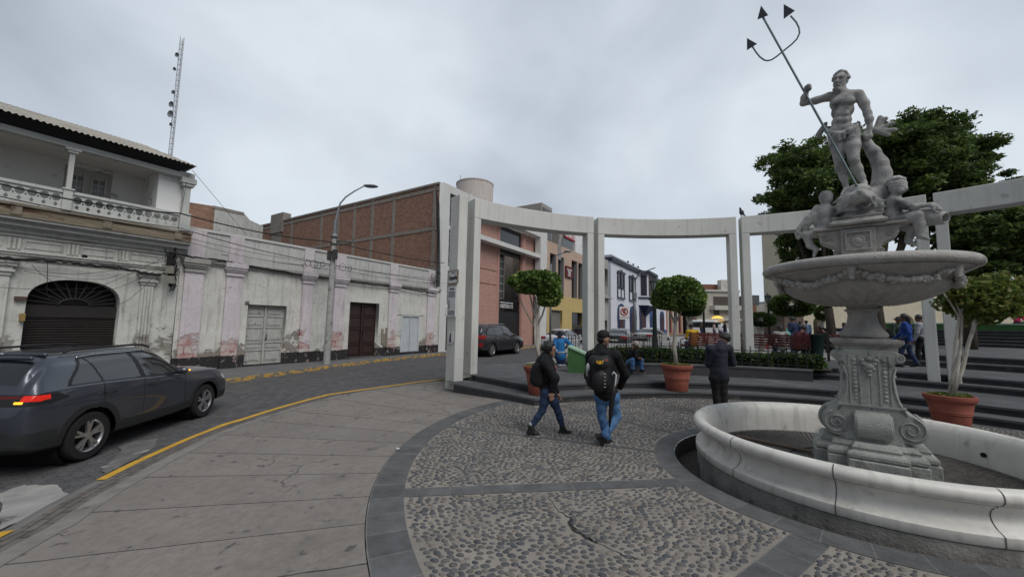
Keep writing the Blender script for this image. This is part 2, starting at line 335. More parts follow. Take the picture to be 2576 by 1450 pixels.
def sdfmesh(prims, h, k):
  pos = [p for p in prims if p[0] != 'n']
  bbs = [_bb(p) for p in pos]; lo = np.min([b[0] for b in bbs], 0)-3*h; hi = np.max([b[1] for b in bbs], 0)+3*h
  n = np.ceil((hi-lo)/h).astype(int)+1; D = np.full(n, 1.0, dtype=np.float32)
  for p in prims:
    q = p[1] if p[0] == 'n' else p; kk = p[2] if p[0] == 'n' else k
    b = _bb(q); i0 = np.maximum(((b[0]-kk*1.5-3*h-lo)/h).astype(int), 0); i1 = np.minimum(((b[1]+kk*1.5+3*h-lo)/h).astype(int)+2, n)
    if np.any(i1 <= i0): continue
    ax = [lo[i]+h*np.arange(i0[i], i1[i]) for i in range(3)]
    X = np.stack(np.meshgrid(*ax, indexing='ij'), -1); d = _pd(q, X)
    sl = tuple(slice(i0[i], i1[i]) for i in range(3)); c = D[sl]
    if p[0] == 'n':
      d = -d; t = np.maximum(kk-np.abs(c-d), 0)/kk; D[sl] = np.maximum(c, d)+t*t*kk*.25
    else:
      t = np.maximum(kk-np.abs(c-d), 0)/kk; D[sl] = np.minimum(c, d)-t*t*kk*.25
  S = D < 0
  cells = np.zeros(tuple(x-1 for x in n), dtype=np.int8)
  for dx in (0, 1):
    for dy in (0, 1):
      for dz in (0, 1): cells += S[dx:dx+n[0]-1, dy:dy+n[1]-1, dz:dz+n[2]-1]
  act = (cells > 0) & (cells < 8); idx = np.full(act.shape, -1, dtype=np.int64); I = np.argwhere(act); idx[act] = np.arange(len(I))
  acc = np.zeros((len(I), 3)); cnt = np.zeros(len(I))
  corners = [(0, 0, 0), (1, 0, 0), (0, 1, 0), (1, 1, 0), (0, 0, 1), (1, 0, 1), (0, 1, 1), (1, 1, 1)]
  for a in range(8):
    for b in range(a+1, 8):
      ca, cb = np.array(corners[a]), np.array(corners[b])
      if abs(ca-cb).sum() != 1: continue
      va = D[tuple((I+ca).T)]; vb = D[tuple((I+cb).T)]; m = (va < 0) != (vb < 0)
      t = np.where(m, va/(va-vb+1e-12), 0)
      acc[m] += (ca+(cb-ca)*t[:, None])[m]; cnt[m] += 1
  V = lo+h*(I+acc/cnt[:, None])
  Fs = []
  for ax in range(3):
    s0 = [slice(None)]*3; s1 = [slice(None)]*3; s0[ax] = slice(0, -1); s1[ax] = slice(1, None)
    A, B = S[tuple(s0)], S[tuple(s1)]; E = np.argwhere(A != B)
    o1, o2 = [(1, 2), (2, 0), (0, 1)][ax]
    ok = (E[:, o1] > 0) & (E[:, o2] > 0) & (E[:, o1] < n[o1]-1) & (E[:, o2] < n[o2]-1); E = E[ok]
    u = np.zeros(3, int); v = np.zeros(3, int); u[o1] = 1; v[o2] = 1
    q = np.stack([idx[tuple((E-u-v).T)], idx[tuple((E-v).T)], idx[tuple(E.T)], idx[tuple((E-u).T)]], 1)
    fl = A[tuple(E.T)]; q[~fl] = q[~fl][:, ::-1]; Fs.append(q)
  F = np.concatenate(Fs); F = F[(F >= 0).all(1)]
  return V, F
def sdf(name, prims, h, k, m, parent=None, origin=(0, 0, 0), disp=None):
  V, F = sdfmesh(prims, h, k); V = V-np.array(origin)
  if disp is not None: V = disp(V)
  return meshobj(name, V, F, m, parent)
# ================================================================== GROUND
C2 = np.array([4.42, 3.85]); CB = np.array([4.19, 4.80])      # centre of the pergola arc, centre of the basin
ASPH = mat('asphalt', (.085, .085, .088), (.06, .06, .063), scale=1.6, rough=.93, bump=.5, bscale=90, c3=(.11, .105, .1), scale3=.5, thr3=.56, soft3=.2, spec=.2)
def brickish(name, c1, c2, cm, bw, rh, ms, rough=.9, uv=True, off=.5, bump=.6, mottle=.35):
  m = bpy.data.materials.new(name); m.use_nodes = True; nt = m.node_tree; b = nt.nodes['Principled BSDF']; L = nt.links.new
  b.inputs['Roughness'].default_value = rough; b.inputs['Specular IOR Level'].default_value = .25
  tc = nd(nt, 'ShaderNodeTexCoord'); br = nd(nt, 'ShaderNodeTexBrick'); br.offset = off
  br.inputs['Scale'].default_value = 1; br.inputs['Brick Width'].default_value = bw; br.inputs['Row Height'].default_value = rh; br.inputs['Mortar Size'].default_value = ms; br.inputs['Mortar Smooth'].default_value = .3
  br.inputs['Color1'].default_value = (*c1, 1); br.inputs['Color2'].default_value = (*c2, 1); br.inputs['Mortar'].default_value = (*cm, 1)
  n0 = nd(nt, 'ShaderNodeTexNoise'); n0.inputs['Scale'].default_value = 1.2; n0.inputs['Detail'].default_value = 4
  va = nd(nt, 'ShaderNodeVectorMath', operation='MULTIPLY_ADD'); va.inputs[1].default_value = (ms*1.2, ms*1.2, ms*1.2)
  L(tc.outputs['Object'], n0.inputs['Vector']); L(n0.outputs['Color'], va.inputs[0]); L(tc.outputs['UV' if uv else 'Object'], va.inputs[2]); L(va.outputs[0], br.inputs['Vector'])
  n = nd(nt, 'ShaderNodeTexNoise'); n.inputs['Scale'].default_value = 4; n.inputs['Detail'].default_value = 8; n.inputs['Roughness'].default_value = .7; L(tc.outputs['Object'], n.inputs['Vector'])
  mr = nd(nt, 'ShaderNodeMapRange'); mr.inputs['From Min'].default_value = .3; mr.inputs['From Max'].default_value = .7; mr.inputs['To Min'].default_value = 1-mottle; mr.inputs['To Max'].default_value = 1+mottle*.6; L(n.outputs['Fac'], mr.inputs['Value'])
  vs = nd(nt, 'ShaderNodeVectorMath', operation='SCALE'); L(br.outputs['Color'], vs.inputs[0]); L(mr.outputs[0], vs.inputs['Scale']); L(vs.outputs[0], b.inputs['Base Color'])
  nb = nd(nt, 'ShaderNodeTexNoise'); nb.inputs['Scale'].default_value = 60; L(tc.outputs['Object'], nb.inputs['Vector'])
  ma = nd(nt, 'ShaderNodeMath', operation='MULTIPLY_ADD'); ma.inputs[1].default_value = -1.; L(br.outputs['Fac'], ma.inputs[0]); L(nb.outputs['Fac'], ma.inputs[2])
  bp = nd(nt, 'ShaderNodeBump'); bp.inputs['Strength'].default_value = bump; bp.inputs['Distance'].default_value = .012; L(ma.outputs[0], bp.inputs['Height']); L(bp.outputs[0], b.inputs['Normal'])
  return m
PAVER = brickish('road_paver', (.12, .118, .12), (.09, .089, .092), (.065, .064, .063), .22, .11, .008, bump=.35)
def gridmesh(name, us, vs, fn, m, uvf=None, mask=None):
  V = []; UV = [];
  for u in us:
    for v in vs: V.append(fn(u, v)); UV.append(uvf(u, v) if uvf else (u, v))
  nv = len(vs); F = []
  for i in range(len(us)-1):
    for j in range(nv-1):
      if mask and not mask(.5*(us[i]+us[i+1]), .5*(vs[j]+vs[j+1])): continue
      F.append((i*nv+j, (i+1)*nv+j, (i+1)*nv+j+1, i*nv+j+1))
  me = bpy.data.meshes.new(name); me.from_pydata([tuple(map(float, p)) for p in V], [], F); uvl = me.uv_layers.new(name='UVMap')
  li = np.zeros(len(me.loops), dtype=np.int32); me.loops.foreach_get('vertex_index', li); uvl.data.foreach_set('uv', np.array(UV, dtype=np.float32)[li].ravel())
  me.polygons.foreach_set('use_smooth', [True]*len(me.polygons)); me.materials.append(m)
  o = bpy.data.objects.new(name, me); COL.objects.link(o); return o
rad = list(np.concatenate([[5.3, 5.54], np.arange(6., 40, 1.5), np.geomspace(42, 1800, 24)]))
struct(gridmesh('ground', rad, list(np.linspace(0, 2*math.pi, 97)), lambda r, a: (C1[0]+r*math.cos(a), C1[1]+r*math.sin(a), zg(C1[0]+r*math.cos(a), C1[1]+r*math.sin(a))-.09), ASPH))
# road: paved carriageway following the facades
struct(gridmesh('road', list(np.arange(-26, 30, .5))+list(np.arange(30, 170, 5.)), list(np.arange(-14.32, 3.0, .5)), lambda s, n: (*SN(s, n)[:2], zg(*SN(s, n)[:2])-.035), PAVER, None,
        mask=lambda s, n: (n < -8.2 or s < 9) and np.linalg.norm(SN(s, n)[:2]-C1) > 8.4))
# edge of the plaza (read off along the yellow line)
_edge = [(u, v) for u, v in [(0, 1338), (120, 1268), (240, 1208), (400, 1132), (560, 1066), (820, 992), (950, 974), (1118, 952), (1187, 942)]]
ET = []
for u, v in _edge:
  P = T(u, v); ET.append((math.atan2(P[1]-C1[1], P[0]-C1[0]) % (2*math.pi), math.hypot(P[0]-C1[0], P[1]-C1[1])))
ET.sort(); _ea = [a for a, r in ET]; _er = [r for a, r in ET]
def Redge(a): return float(np.interp(a, _ea, _er))
# concrete apron
def apron_mat():
  m = bpy.data.materials.new('apron_concrete'); m.use_nodes = True; nt = m.node_tree; b = nt.nodes['Principled BSDF']; L = nt.links.new
  b.inputs['Roughness'].default_value = .9; b.inputs['Specular IOR Level'].default_value = .2
  tc = nd(nt, 'ShaderNodeTexCoord'); sep = nd(nt, 'ShaderNodeSeparateXYZ'); L(tc.outputs['UV'], sep.inputs[0])
  def noise(sc, det=7, ro=.65, v=None):
    n = nd(nt, 'ShaderNodeTexNoise'); n.inputs['Scale'].default_value = sc; n.inputs['Detail'].default_value = det; n.inputs['Roughness'].default_value = ro; L(v or tc.outputs['Object'], n.inputs['Vector']); return n.outputs['Fac']
  def mth(op, a, bb, c=None):
    q = nd(nt, 'ShaderNodeMath', operation=op)
    for i, x in enumerate((a, bb, c)):
      if x is None: continue
      if isinstance(x, (int, float)): q.inputs[i].default_value = x
      else: L(x, q.inputs[i])
    return q.outputs[0]
  def rng(x, a, bb, t0=0., t1=1.):
    r = nd(nt, 'ShaderNodeMapRange'); r.inputs['From Min'].default_value = a; r.inputs['From Max'].default_value = bb; r.inputs['To Min'].default_value = t0; r.inputs['To Max'].default_value = t1; L(x, r.inputs['Value']); return r.outputs[0]
  def mixc(f, a, bc):
    mx = nd(nt, 'ShaderNodeMix', data_type='RGBA'); L(f, mx.inputs[0])
    for k, q in ((6, a), (7, bc)):
      if isinstance(q, tuple): mx.inputs[k].default_value = (*q, 1)
      else: L(q, mx.inputs[k])
    return mx.outputs[2]
  wob = mth('MULTIPLY', mth('SUBTRACT', noise(3., 5), .5), .02)
  U = mth('ADD', sep.outputs['X'], wob)                      # angle in degrees / slab pitch
  fr = mth('FRACT', U, 0); dist = mth('MULTIPLY', mth('MINIMUM', fr, mth('SUBTRACT', 1., fr)), 1.0)
  line = rng(mth('MULTIPLY', dist, sep.outputs['Z'] if False else 1.), .004, .012, 1., 0.)
  idn = nd(nt, 'ShaderNodeTexWhiteNoise', noise_dimensions='1D'); L(mth('FLOOR', U, 0), idn.inputs['W'])
  cur = mixc(rng(noise(1.1), .3, .7), (.275, .247, .222), (.205, .187, .17))
  cur = mixc(rng(noise(11., 8, .75), .42, .68, 0, .6), cur, (.13, .121, .113))
  cur = mixc(rng(noise(.55, 5), .52, .66, 0, .5), cur, (.29, .268, .245)); cur = mixc(rng(noise(.8, 6, .7), .56, .66, 0, .45), cur, (.12, .11, .1))
  cur = mixc(mth('MULTIPLY', idn.outputs['Value'], .35), cur, (.145, .137, .13))
  # random cracks
  vor = nd(nt, 'ShaderNodeTexVoronoi', feature='DISTANCE_TO_EDGE'); vor.inputs['Scale'].default_value = .42
  nv = nd(nt, 'ShaderNodeTexNoise'); nv.inputs['Scale'].default_value = 1.7; nv.inputs['Detail'].default_value = 8; L(tc.outputs['Object'], nv.inputs['Vector'])
  vm = nd(nt, 'ShaderNodeVectorMath', operation='MULTIPLY_ADD'); vm.inputs[1].default_value = (1., 1., 1.); L(nv.outputs['Color'], vm.inputs[0]); L(tc.outputs['Object'], vm.inputs[2]); L(vm.outputs[0], vor.inputs['Vector'])
  ck = mth('MULTIPLY', rng(vor.outputs['Distance'], 0., .006, 1, 0), rng(noise(.5, 3), .5, .56))
  allc = mth('MAXIMUM', mth('MULTIPLY', line, .85), mth('MULTIPLY', ck, .7))
  cur = mixc(allc, cur, (.035, .033, .031))
  # small dark spots
  spn = mth('MULTIPLY', rng(noise(5.5, 2, .5), .67, .71), .7); cur = mixc(spn, cur, (.07, .066, .062))
  L(cur, b.inputs['Base Color'])
  bp = nd(nt, 'ShaderNodeBump'); bp.inputs['Strength'].default_value = .7; bp.inputs['Distance'].default_value = .012
  L(mth('SUBTRACT', mth('MULTIPLY', noise(26., 8, .8), .7), mth('MULTIPLY', allc, 1.5)), bp.inputs['Height']); L(bp.outputs[0], b.inputs['Normal'])
  return m
APRON = apron_mat()
ths = list(np.radians(np.arange(124., 262., 1.)))
cA = crop(0, 1450, 1.61)
_J = []
for (xa, ya), (xb, yb) in [((2310, 1205), (1700, 1291)), ((2300, 955), (0, 1220)), ((2340, 785), (220, 905)), ((2430, 640), (700, 668)), ((2510, 538), (1150, 508)), ((2576, 455), (1380, 395)), ((2576, 385), (1620, 308)), ((2576, 320), (1840, 248))]:
  qa, qb = T(*cA(xa, ya))[:2]-C1, T(*cA(xb, yb))[:2]-C1; d = qb-qa
  def ang_at(r):   # where the line crosses radius r
    A_, B_, C_ = d@d, 2*qa@d, qa@qa-r*r; t_ = (-B_+math.sqrt(max(B_*B_-4*A_*C_, 0)))/(2*A_); q = qa+d*t_; return math.atan2(q[1], q[0]) % (2*math.pi)
  _J.append((ang_at(5.55), d, qa))
def joint_u(a, r):
  As = []
  for a0, d, qa in _J:
    A_, B_, C_ = d@d, 2*qa@d, qa@qa-r*r; t_ = (-B_+math.sqrt(max(B_*B_-4*A_*C_, 0)))/(2*A_); q = qa+d*t_; As.append(math.atan2(q[1], q[0]) % (2*math.pi))
  As = np.array(As); g0 = .17; g1 = .13
  if a > As[0]: return -(a-As[0])/g0
  if a < As[-1]: return len(As)-1+(As[-1]-a)/g1
  return float(np.interp(-a, -As, np.arange(len(As))))
def polar(r, a, dz=0.): x = C1[0]+r*math.cos(a); y = C1[1]+r*math.sin(a); return (x, y, zg(x, y)+dz)
struct(gridmesh('apron', ths, list(np.linspace(0, 1, 26)), lambda a, t: polar(5.556+(Redge(a)-.62-5.556)*t, a), APRON, lambda a, t: (joint_u(a, 5.57+(Redge(a)-.62-5.57)*t)+20., t)))
struct(gridmesh('apron_border', ths, [0, .5, 1.], lambda a, t: polar(Redge(a)-.62+.22*t, a, .004), mat('border_concrete', (.25, .235, .21), (.17, .16, .15), scale=4, rough=.9, bump=.4, c3=(.12, .11, .1), scale3=3), lambda a, t: (a*9, t)))
EDGEB = brickish('edge_brick', (.17, .15, .135), (.13, .118, .108), (.07, .065, .06), .28, .12, .012)
struct(gridmesh('paver_edging', ths, [0, .5, 1.], lambda a, t: polar(Redge(a)-.40+.27*t, a, .003), EDGEB, lambda a, t: (a*9.6, t*.33)))
YEL = mat('yellow_paint', (.62, .36, .035), (.5, .28, .03), scale=5, rough=.8, c3=(.2, .16, .1), scale3=9, thr3=.64, soft3=.04, bump=.3)
tl = [a for a in ths if math.radians(130) < a < ET[-1][0]-.0]
a_end = [a for a, r in ET][-3]
tl = list(np.linspace(math.radians(126.), a_end, 60))
struct(gridmesh('yellow_line', tl, [0, 1.], lambda a, t: polar(Redge(a)-.13+.13*t, a, .008), YEL))
struct(gridmesh('plaza_kerb', ths, [0, .15, 1.], lambda a, t: polar(Redge(a)-.14 + (.14 if t > 0 else 0) + (.03 if t > .5 else 0), a, -.002 if t < .5 else -.06), mat('kerb_stone', (.2, .19, .18), rough=.9, bump=.4)))
struct(gridmesh('yellow_line', list(np.radians(np.linspace(190, 215, 12))), [0, 1.], lambda a, t: polar(Redge(a)-.12+.12*t, a, .008), YEL, mask=lambda a, t: a > ET[-1][0]-.03))
# broken concrete patches in the road near the plaza edge
PATCH = mat('patch_concrete', (.36, .35, .33), (.24, .235, .225), scale=2.5, rough=.92, bump=.5, c3=(.1, .1, .1), scale3=1.6, thr3=.57)
def patch(name, pix, m, dz=-.02, jag=.05):
  P = []
  n = len(pix)
  for i in range(n):
    a = T(*pix[i]); b = T(*pix[(i+1) % n])
    for k in range(6):
      t = k/6; q = a*(1-t)+b*t; jag = .02; q[0] += random.uniform(-jag, jag); q[1] += random.uniform(-jag, jag); P.append((q[0], q[1], zg(q[0], q[1])+dz))
  mb = MB(); mb.add(P, [tuple(range(len(P)))]); return struct(mb.build(name, m))
patch('road_patch', [(0, 1235), (60, 1215), (140, 1212), (172, 1235), (190, 1258), (120, 1275), (60, 1300), (0, 1328)], PATCH, -.018)
patch('road_patch', [(300, 1118), (345, 1103), (400, 1098), (395, 1118), (330, 1155), (262, 1190), (255, 1170), (300, 1140)], mat('patch_grey', (.16, .156, .15), (.10, .098, .096), scale=3, rough=.92, c3=(.3, .29, .28), scale3=2.5, thr3=.6), -.02)
# dark stone band and cobbled circle
BAND = brickish('band_stone', (.125, .128, .13), (.095, .098, .10), (.17, .165, .158), .33, .34, .008, bump=.5)
a_all = list(np.radians(np.arange(0, 361, 3.)))
CR0 = np.array([4.07, 4.89])
struct(gridmesh('stone_band', a_all, [0., .5, 1.], lambda a, t: (C1[0]+(5.22+.33*t)*math.cos(a), C1[1]+(5.22+.33*t)*math.sin(a), .004), BAND, lambda a, t: (a*5.4, t*.34), ))
MORTAR = mat('mortar', (.30, .272, .24), (.22, .202, .178), scale=2.2, rough=.95, bump=.7, bscale=70, c3=(.2, .185, .165), scale3=.7, thr3=.54, soft3=.15)
struct(gridmesh('cobble_bed', a_all, [.0, .35, .7, 1.], lambda a, t: (CR0[0]+(2.1*(1-t))*math.cos(a)+(C1[0]-CR0[0]+5.3*math.cos(a))*t, CR0[1]+(2.1*(1-t))*math.sin(a)+(C1[1]-CR0[1]+5.3*math.sin(a))*t, 0.), MORTAR))
CR = np.array([4.07, 4.89])
struct(gridmesh('basin_ring_paving', a_all, [0., .5, 1.], lambda a, t: (CR[0]+(1.88+.27*t)*math.cos(a), CR[1]+(1.88+.27*t)*math.sin(a), .006), BAND, lambda a, t: (a*2.05, t*.34)))
mb = MB(); mb.lathe([(1.88, .004), (1.88, -.32)], 64, (CR[0], CR[1], 0)); struct(mb.build('drain_wall', mat('damp_stone', (.07, .06, .055), (.04, .037, .035), rough=.8, bump=.5), smooth=True))
mb = MB(); mb.lathe([(1.9, -.03), (1.2, -.03)], 48, (CR[0], CR[1], -.2)); struct(mb.build('drain_floor', mat('drain_dirt', (.09, .08, .07), (.05, .045, .04), scale=20, rough=.95, bump=.8), smooth=True))
# spokes
SPK = []
for (ua, va), (ub, vb), wd in [((1006, 1239), (1715, 1212), .10), ((1944, 1438), (2045, 1351), .13), ((1256, 1087), (1642, 1134), .045), ((1490, 1039), (1642, 1076), .045)]:
  a = G(ua, va)[:2]; b = G(ub, vb)[:2]; d = (b-a)/np.linalg.norm(b-a); rr = np.linalg.norm(a-C1)
  a2 = a-d*3
  # extend outwards to the band, inwards to the ring
  for k in range(400):
    q = b-d*(k*.02)
    if np.linalg.norm(q-C1) > 5.23: a2 = q; break
  for k in range(300):
    q2 = b+d*(k*.01-1.)
    if np.linalg.norm(q2-CR) < 2.15: break
  SPK.append((a2, q2, wd))
  nrm = np.array([-d[1], d[0]]); Lg = np.linalg.norm(q2-a2)
  struct(gridmesh('stone_spoke', list(np.linspace(0, Lg, 12)), [-1., 1.], lambda s, t: (*(a2+d*s+nrm*wd*t), .005+.0004*len(SPK)), BAND, lambda s, t: (s, (t+1)*.17)))
# pebbles set on edge in the mortar: real stones
def pebbles():
  pts = []
  sx, sy = .077, .052
  xs = np.arange(-1.6, 9.6, sx); ys = np.arange(.9, 10.6, sy)
  P = np.array([(x+(j % 2)*sx*.5, y) for j, y in enumerate(ys) for x in xs])
  P += RNG.uniform(-1, 1, P.shape)*np.array([.075, .05])
  from mathutils.kdtree import KDTree
  for it in range(6):          # let the stones push each other apart
    S_ = P*np.array([1/1.42, 1.]); kd = KDTree(len(S_))
    for i, q in enumerate(S_): kd.insert((q[0], q[1], 0), i)
    kd.balance(); mv = np.zeros_like(S_)
    for i, q in enumerate(S_):
      for co, j, d_ in kd.find_n((q[0], q[1], 0), 7)[1:]:
        if d_ < .062: mv[i] += (q-S_[j])/max(d_, 1e-4)*(.062-d_)*.33
    P = (S_+mv)*np.array([1.42, 1.])
  keep = (np.hypot(*(P-C1).T) < 5.19) & (np.hypot(*(P-CR).T) > 2.18)
  A_, B_ = np.array([-1.47, 10.28]), np.array([.53, 8.45]); crs = (B_-A_)[0]*(P-A_)[:, 1]-(B_-A_)[1]*(P-A_)[:, 0]
  keep &= ~((crs > -.05) & (P[:, 0] < .56)) & ~((P[:, 0] >= .56) & (np.hypot(*(P-C2).T) > 5.84) & (P[:, 1] > 6))
  for a, b, wd in SPK:
    ab = b-a; t = np.clip((P-a)@ab/(ab@ab), 0, 1); dd = np.linalg.norm(P-a-t[:, None]*ab, axis=1); keep &= dd > wd+.025
  # the crack in the middle: a few stones are missing
  crk = [G(*q)[:2] for q in [(1375, 1240), (1420, 1300), (1440, 1335), (1500, 1365), (1560, 1390), (1610, 1400)]]
  for i in range(len(crk)-1):
    a, b = crk[i], crk[i+1]; ab = b-a; t = np.clip((P-a)@ab/(ab@ab), 0, 1); dd = np.linalg.norm(P-a-t[:, None]*ab, axis=1); keep &= (dd > .03)
  keep &= RNG.random(len(P)) > .02
  keep &= ~((P[:, 0] > 5.5) & (P[:, 1] > 4.2) & (np.hypot(*(P-CR).T) < 3.9) & (P[:, 1] < 6.3))
  P = P[keep]; n = len(P)
  def fld(x, y): return .55*np.sin(x*.9+.7*np.sin(y*1.1))+.45*np.cos(y*1.3+x*.5)
  ang = fld(P[:, 0], P[:, 1])*.5+RNG.normal(0, .3, n)
  A = RNG.uniform(.021, .038, n); B = A*RNG.uniform(.5, .76, n); H = RNG.uniform(.007, .014, n)
  big = RNG.random(n) < .1; A[big] *= 1.12; B[big] *= 1.2
  K = 8; th = np.arange(K)*2*math.pi/K
  rings = [(1.0, -.004), (.93, .55), (.62, .93), (0, 1.)]
  V = [];
  jit = 1+RNG.normal(0, .07, (n, K))
  for rr, hh in rings[:3]:
    lx = A[:, None]*rr*jit*np.cos(th); ly = B[:, None]*rr*jit*np.sin(th)
    ca, sa = np.cos(ang)[:, None], np.sin(ang)[:, None]
    V.append(np.stack([P[:, :1]+lx*ca-ly*sa, P[:, 1:2]+lx*sa+ly*ca, np.full((n, K), 0.)+ (H[:, None]*hh if hh > 0 else -.006)], -1))
  top = np.stack([P[:, 0], P[:, 1], H], -1)[:, None]
  V = np.concatenate(V+[top], 1); m = 3*K+1; V = V.reshape(-1, 3)
  f = []
  for r in range(2):
    for k in range(K): f.append((r*K+k, r*K+(k+1) % K, (r+1)*K+(k+1) % K, (r+1)*K+k))
  for k in range(K): f.append((2*K+k, 2*K+(k+1) % K, 3*K, 3*K))
  f4 = np.array(f[:2*K]); f3 = np.array([q[:3] for q in f[2*K:]])
  off = (np.arange(n)*m)[:, None, None]
  F4 = (f4[None]+off).reshape(-1, 4); F3 = (f3[None]+off).reshape(-1, 3)
  me = bpy.data.meshes.new('cobblestones'); me.vertices.add(len(V)); me.vertices.foreach_set('co', V.astype(np.float32).ravel())
  loops = np.concatenate([F4.ravel(), F3.ravel()]).astype(np.int32); me.loops.add(len(loops)); me.loops.foreach_set('vertex_index', loops)
  ls = np.concatenate([np.arange(len(F4))*4, len(F4)*4+np.arange(len(F3))*3]).astype(np.int32); lt = np.concatenate([np.full(len(F4), 4), np.full(len(F3), 3)]).astype(np.int32)
  me.polygons.add(len(ls)); me.polygons.foreach_set('loop_start', ls); me.polygons.foreach_set('loop_total', lt); me.polygons.foreach_set('use_smooth', np.ones(len(ls), dtype=bool)); me.update(calc_edges=True)
  me.materials.append(mat('pebble', (1, 1, 1), (.7, .7, .7), scale=14, rough=.62, spec=.45, bump=.2, bscale=120,
    island=[(.06, .066, .076), (.09, .094, .10), (.12, .116, .11), (.075, .08, .09), (.17, .145, .12), (.065, .07, .082), (.125, .125, .13), (.23, .20, .17), (.08, .084, .092), (.11, .104, .10)]))
  o = bpy.data.objects.new('cobblestones', me); COL.objects.link(o); struct(o); return n
NPEB = pebbles(); print('pebbles', NPEB)
# open crack where stones came loose
mb = MB()
cp = [G(*q) for q in [(1375, 1240), (1400, 1280), (1432, 1300), (1442, 1330), (1478, 1352), (1500, 1365), (1560, 1390), (1600, 1405)]]; wds = [.002, .004, .012, .02, .026, .004, .005, .014]
rk = random.Random(2); c2_, w2_ = [cp[0]], [wds[0]]
for i in range(len(cp)-1):
  for k in range(1, 7): f_ = k/6; q = cp[i]*(1-f_)+cp[i+1]*f_; j_ = .02 if k < 6 else .008; c2_.append(q+np.array([rk.uniform(-j_, j_), rk.uniform(-j_, j_), 0])); w2_.append((wds[i]*(1-f_)+wds[i+1]*f_)*rk.uniform(.4, 1.5))
cp, wds = c2_, w2_
for i in range(len(cp)-1):
  a, b = cp[i], cp[i+1]; d = (b-a)[:2]; d /= np.linalg.norm(d); nn = np.array([-d[1], d[0], 0])
  mb.add([a-nn*wds[i]+(0, 0, .003), b-nn*wds[i+1]+(0, 0, .003), b+nn*wds[i+1]+(0, 0, .003), a+nn*wds[i]+(0, 0, .003)], [(0, 1, 2, 3)])
struct(mb.build('paving_crack', plain('crack_dark', (.03, .028, .026), .95)))
# ================================================================== STEPS, TERRACES
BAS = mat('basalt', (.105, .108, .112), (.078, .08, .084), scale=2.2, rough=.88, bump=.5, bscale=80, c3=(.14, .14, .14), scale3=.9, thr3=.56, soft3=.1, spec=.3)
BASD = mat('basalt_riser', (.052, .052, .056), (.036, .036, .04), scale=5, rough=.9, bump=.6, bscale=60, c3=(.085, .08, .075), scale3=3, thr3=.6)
def arcpts(r, a0, a1, n, c=C2): return [(c[0]+r*math.cos(R_(a0+(a1-a0)*i/n)), c[1]+r*math.sin(R_(a0+(a1-a0)*i/n))) for i in range(n+1)]
def steplevel(name, front, back, z0, z1, nose=.02):
  """front: polyline of the visible edge, back: polyline far behind; tread, rounded nose and riser"""
  mt = MB(); n = len(front)
  vs = [(x, y, z1) for x, y in front]+[(x, y, z1) for x, y in back]
  assert len(back) == n
  mt.add(vs, [(i, i+1, n+i+1, n+i) for i in range(n-1)])
  mt.add([(x, y, z) for x, y in front for z in (z1, z1-.045)], [(2*i, 2*i+1, 2*i+3, 2*i+2) for i in range(n-1)])
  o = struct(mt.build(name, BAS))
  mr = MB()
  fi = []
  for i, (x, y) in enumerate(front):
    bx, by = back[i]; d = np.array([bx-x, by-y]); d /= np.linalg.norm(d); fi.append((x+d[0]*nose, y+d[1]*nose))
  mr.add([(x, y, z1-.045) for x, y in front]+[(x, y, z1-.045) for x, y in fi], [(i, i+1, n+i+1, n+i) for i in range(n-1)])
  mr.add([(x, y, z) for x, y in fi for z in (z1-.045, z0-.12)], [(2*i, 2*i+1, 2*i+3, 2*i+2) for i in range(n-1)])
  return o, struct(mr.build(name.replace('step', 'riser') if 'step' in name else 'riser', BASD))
A1 = (-1.47, 10.28); B1 = (.53, 8.45); A2 = (-1.02, 10.86); B2 = (.5, 9.2)
def seg(a, b, n): return [(a[0]+(b[0]-a[0])*i/n, a[1]+(b[1]-a[1])*i/n) for i in range(n)]
aB1 = math.degrees(math.atan2(B1[1]-C2[1], B1[0]-C2[0])); aB2 = math.degrees(math.atan2(B2[1]-C2[1], B2[0]-C2[0]))
def arcvar(a0, r0, a1, r1, n, rend):   # arc whose radius eases from r0 to rend
  out = []
  for i in range(n+1):
    t = i/n; a = R_(a0+(a1-a0)*t); r = rend+(r0-rend)*max(0, 1-t*7)**1.5; out.append((C2[0]+r*math.cos(a), C2[1]+r*math.sin(a)))
  return out
r_B1 = math.dist(B1, C2); r_B2 = math.dist(B2, C2)
f1 = seg(A1, B1, 6)+arcvar(aB1, r_B1, -25, 5.8, 60, 5.8)
f2 = seg(A2, B2, 6)+arcvar(aB2, r_B2, -25, 6.35, 60, 6.35)
def backof(front, r): return [tuple(C2+(np.array(p)-C2)/np.linalg.norm(np.array(p)-C2)*r) for p in front]
def backto(front, target): return target
steplevel('step', f1, backof(f1, 9.3), -.05, .155)
steplevel('step', f2, backof(f2, 11.2), .155, .31)
for r, z0, z1, a0 in [(8.75, .31, .465, 60.5), (9.25, .465, .62, 60), (12.3, .62, .8, 52), (12.75, .8, .99, 52), (25.5, .99, 1.16, 54), (25.95, 1.16, 1.33, 54), (26.4, 1.33, 1.5, 54), (26.85, 1.5, 1.67, 54), (27.3, 1.67, 1.84, 54)]:
  fr = arcpts(r, a0, -22, 50); bk = backof(fr, {8.75: 9.6, 9.25: 13.2, 12.3: 13.3, 12.75: 26.5}.get(r, r+.9 if r < 27 else 46)); steplevel('step', fr, bk, z0, z1)
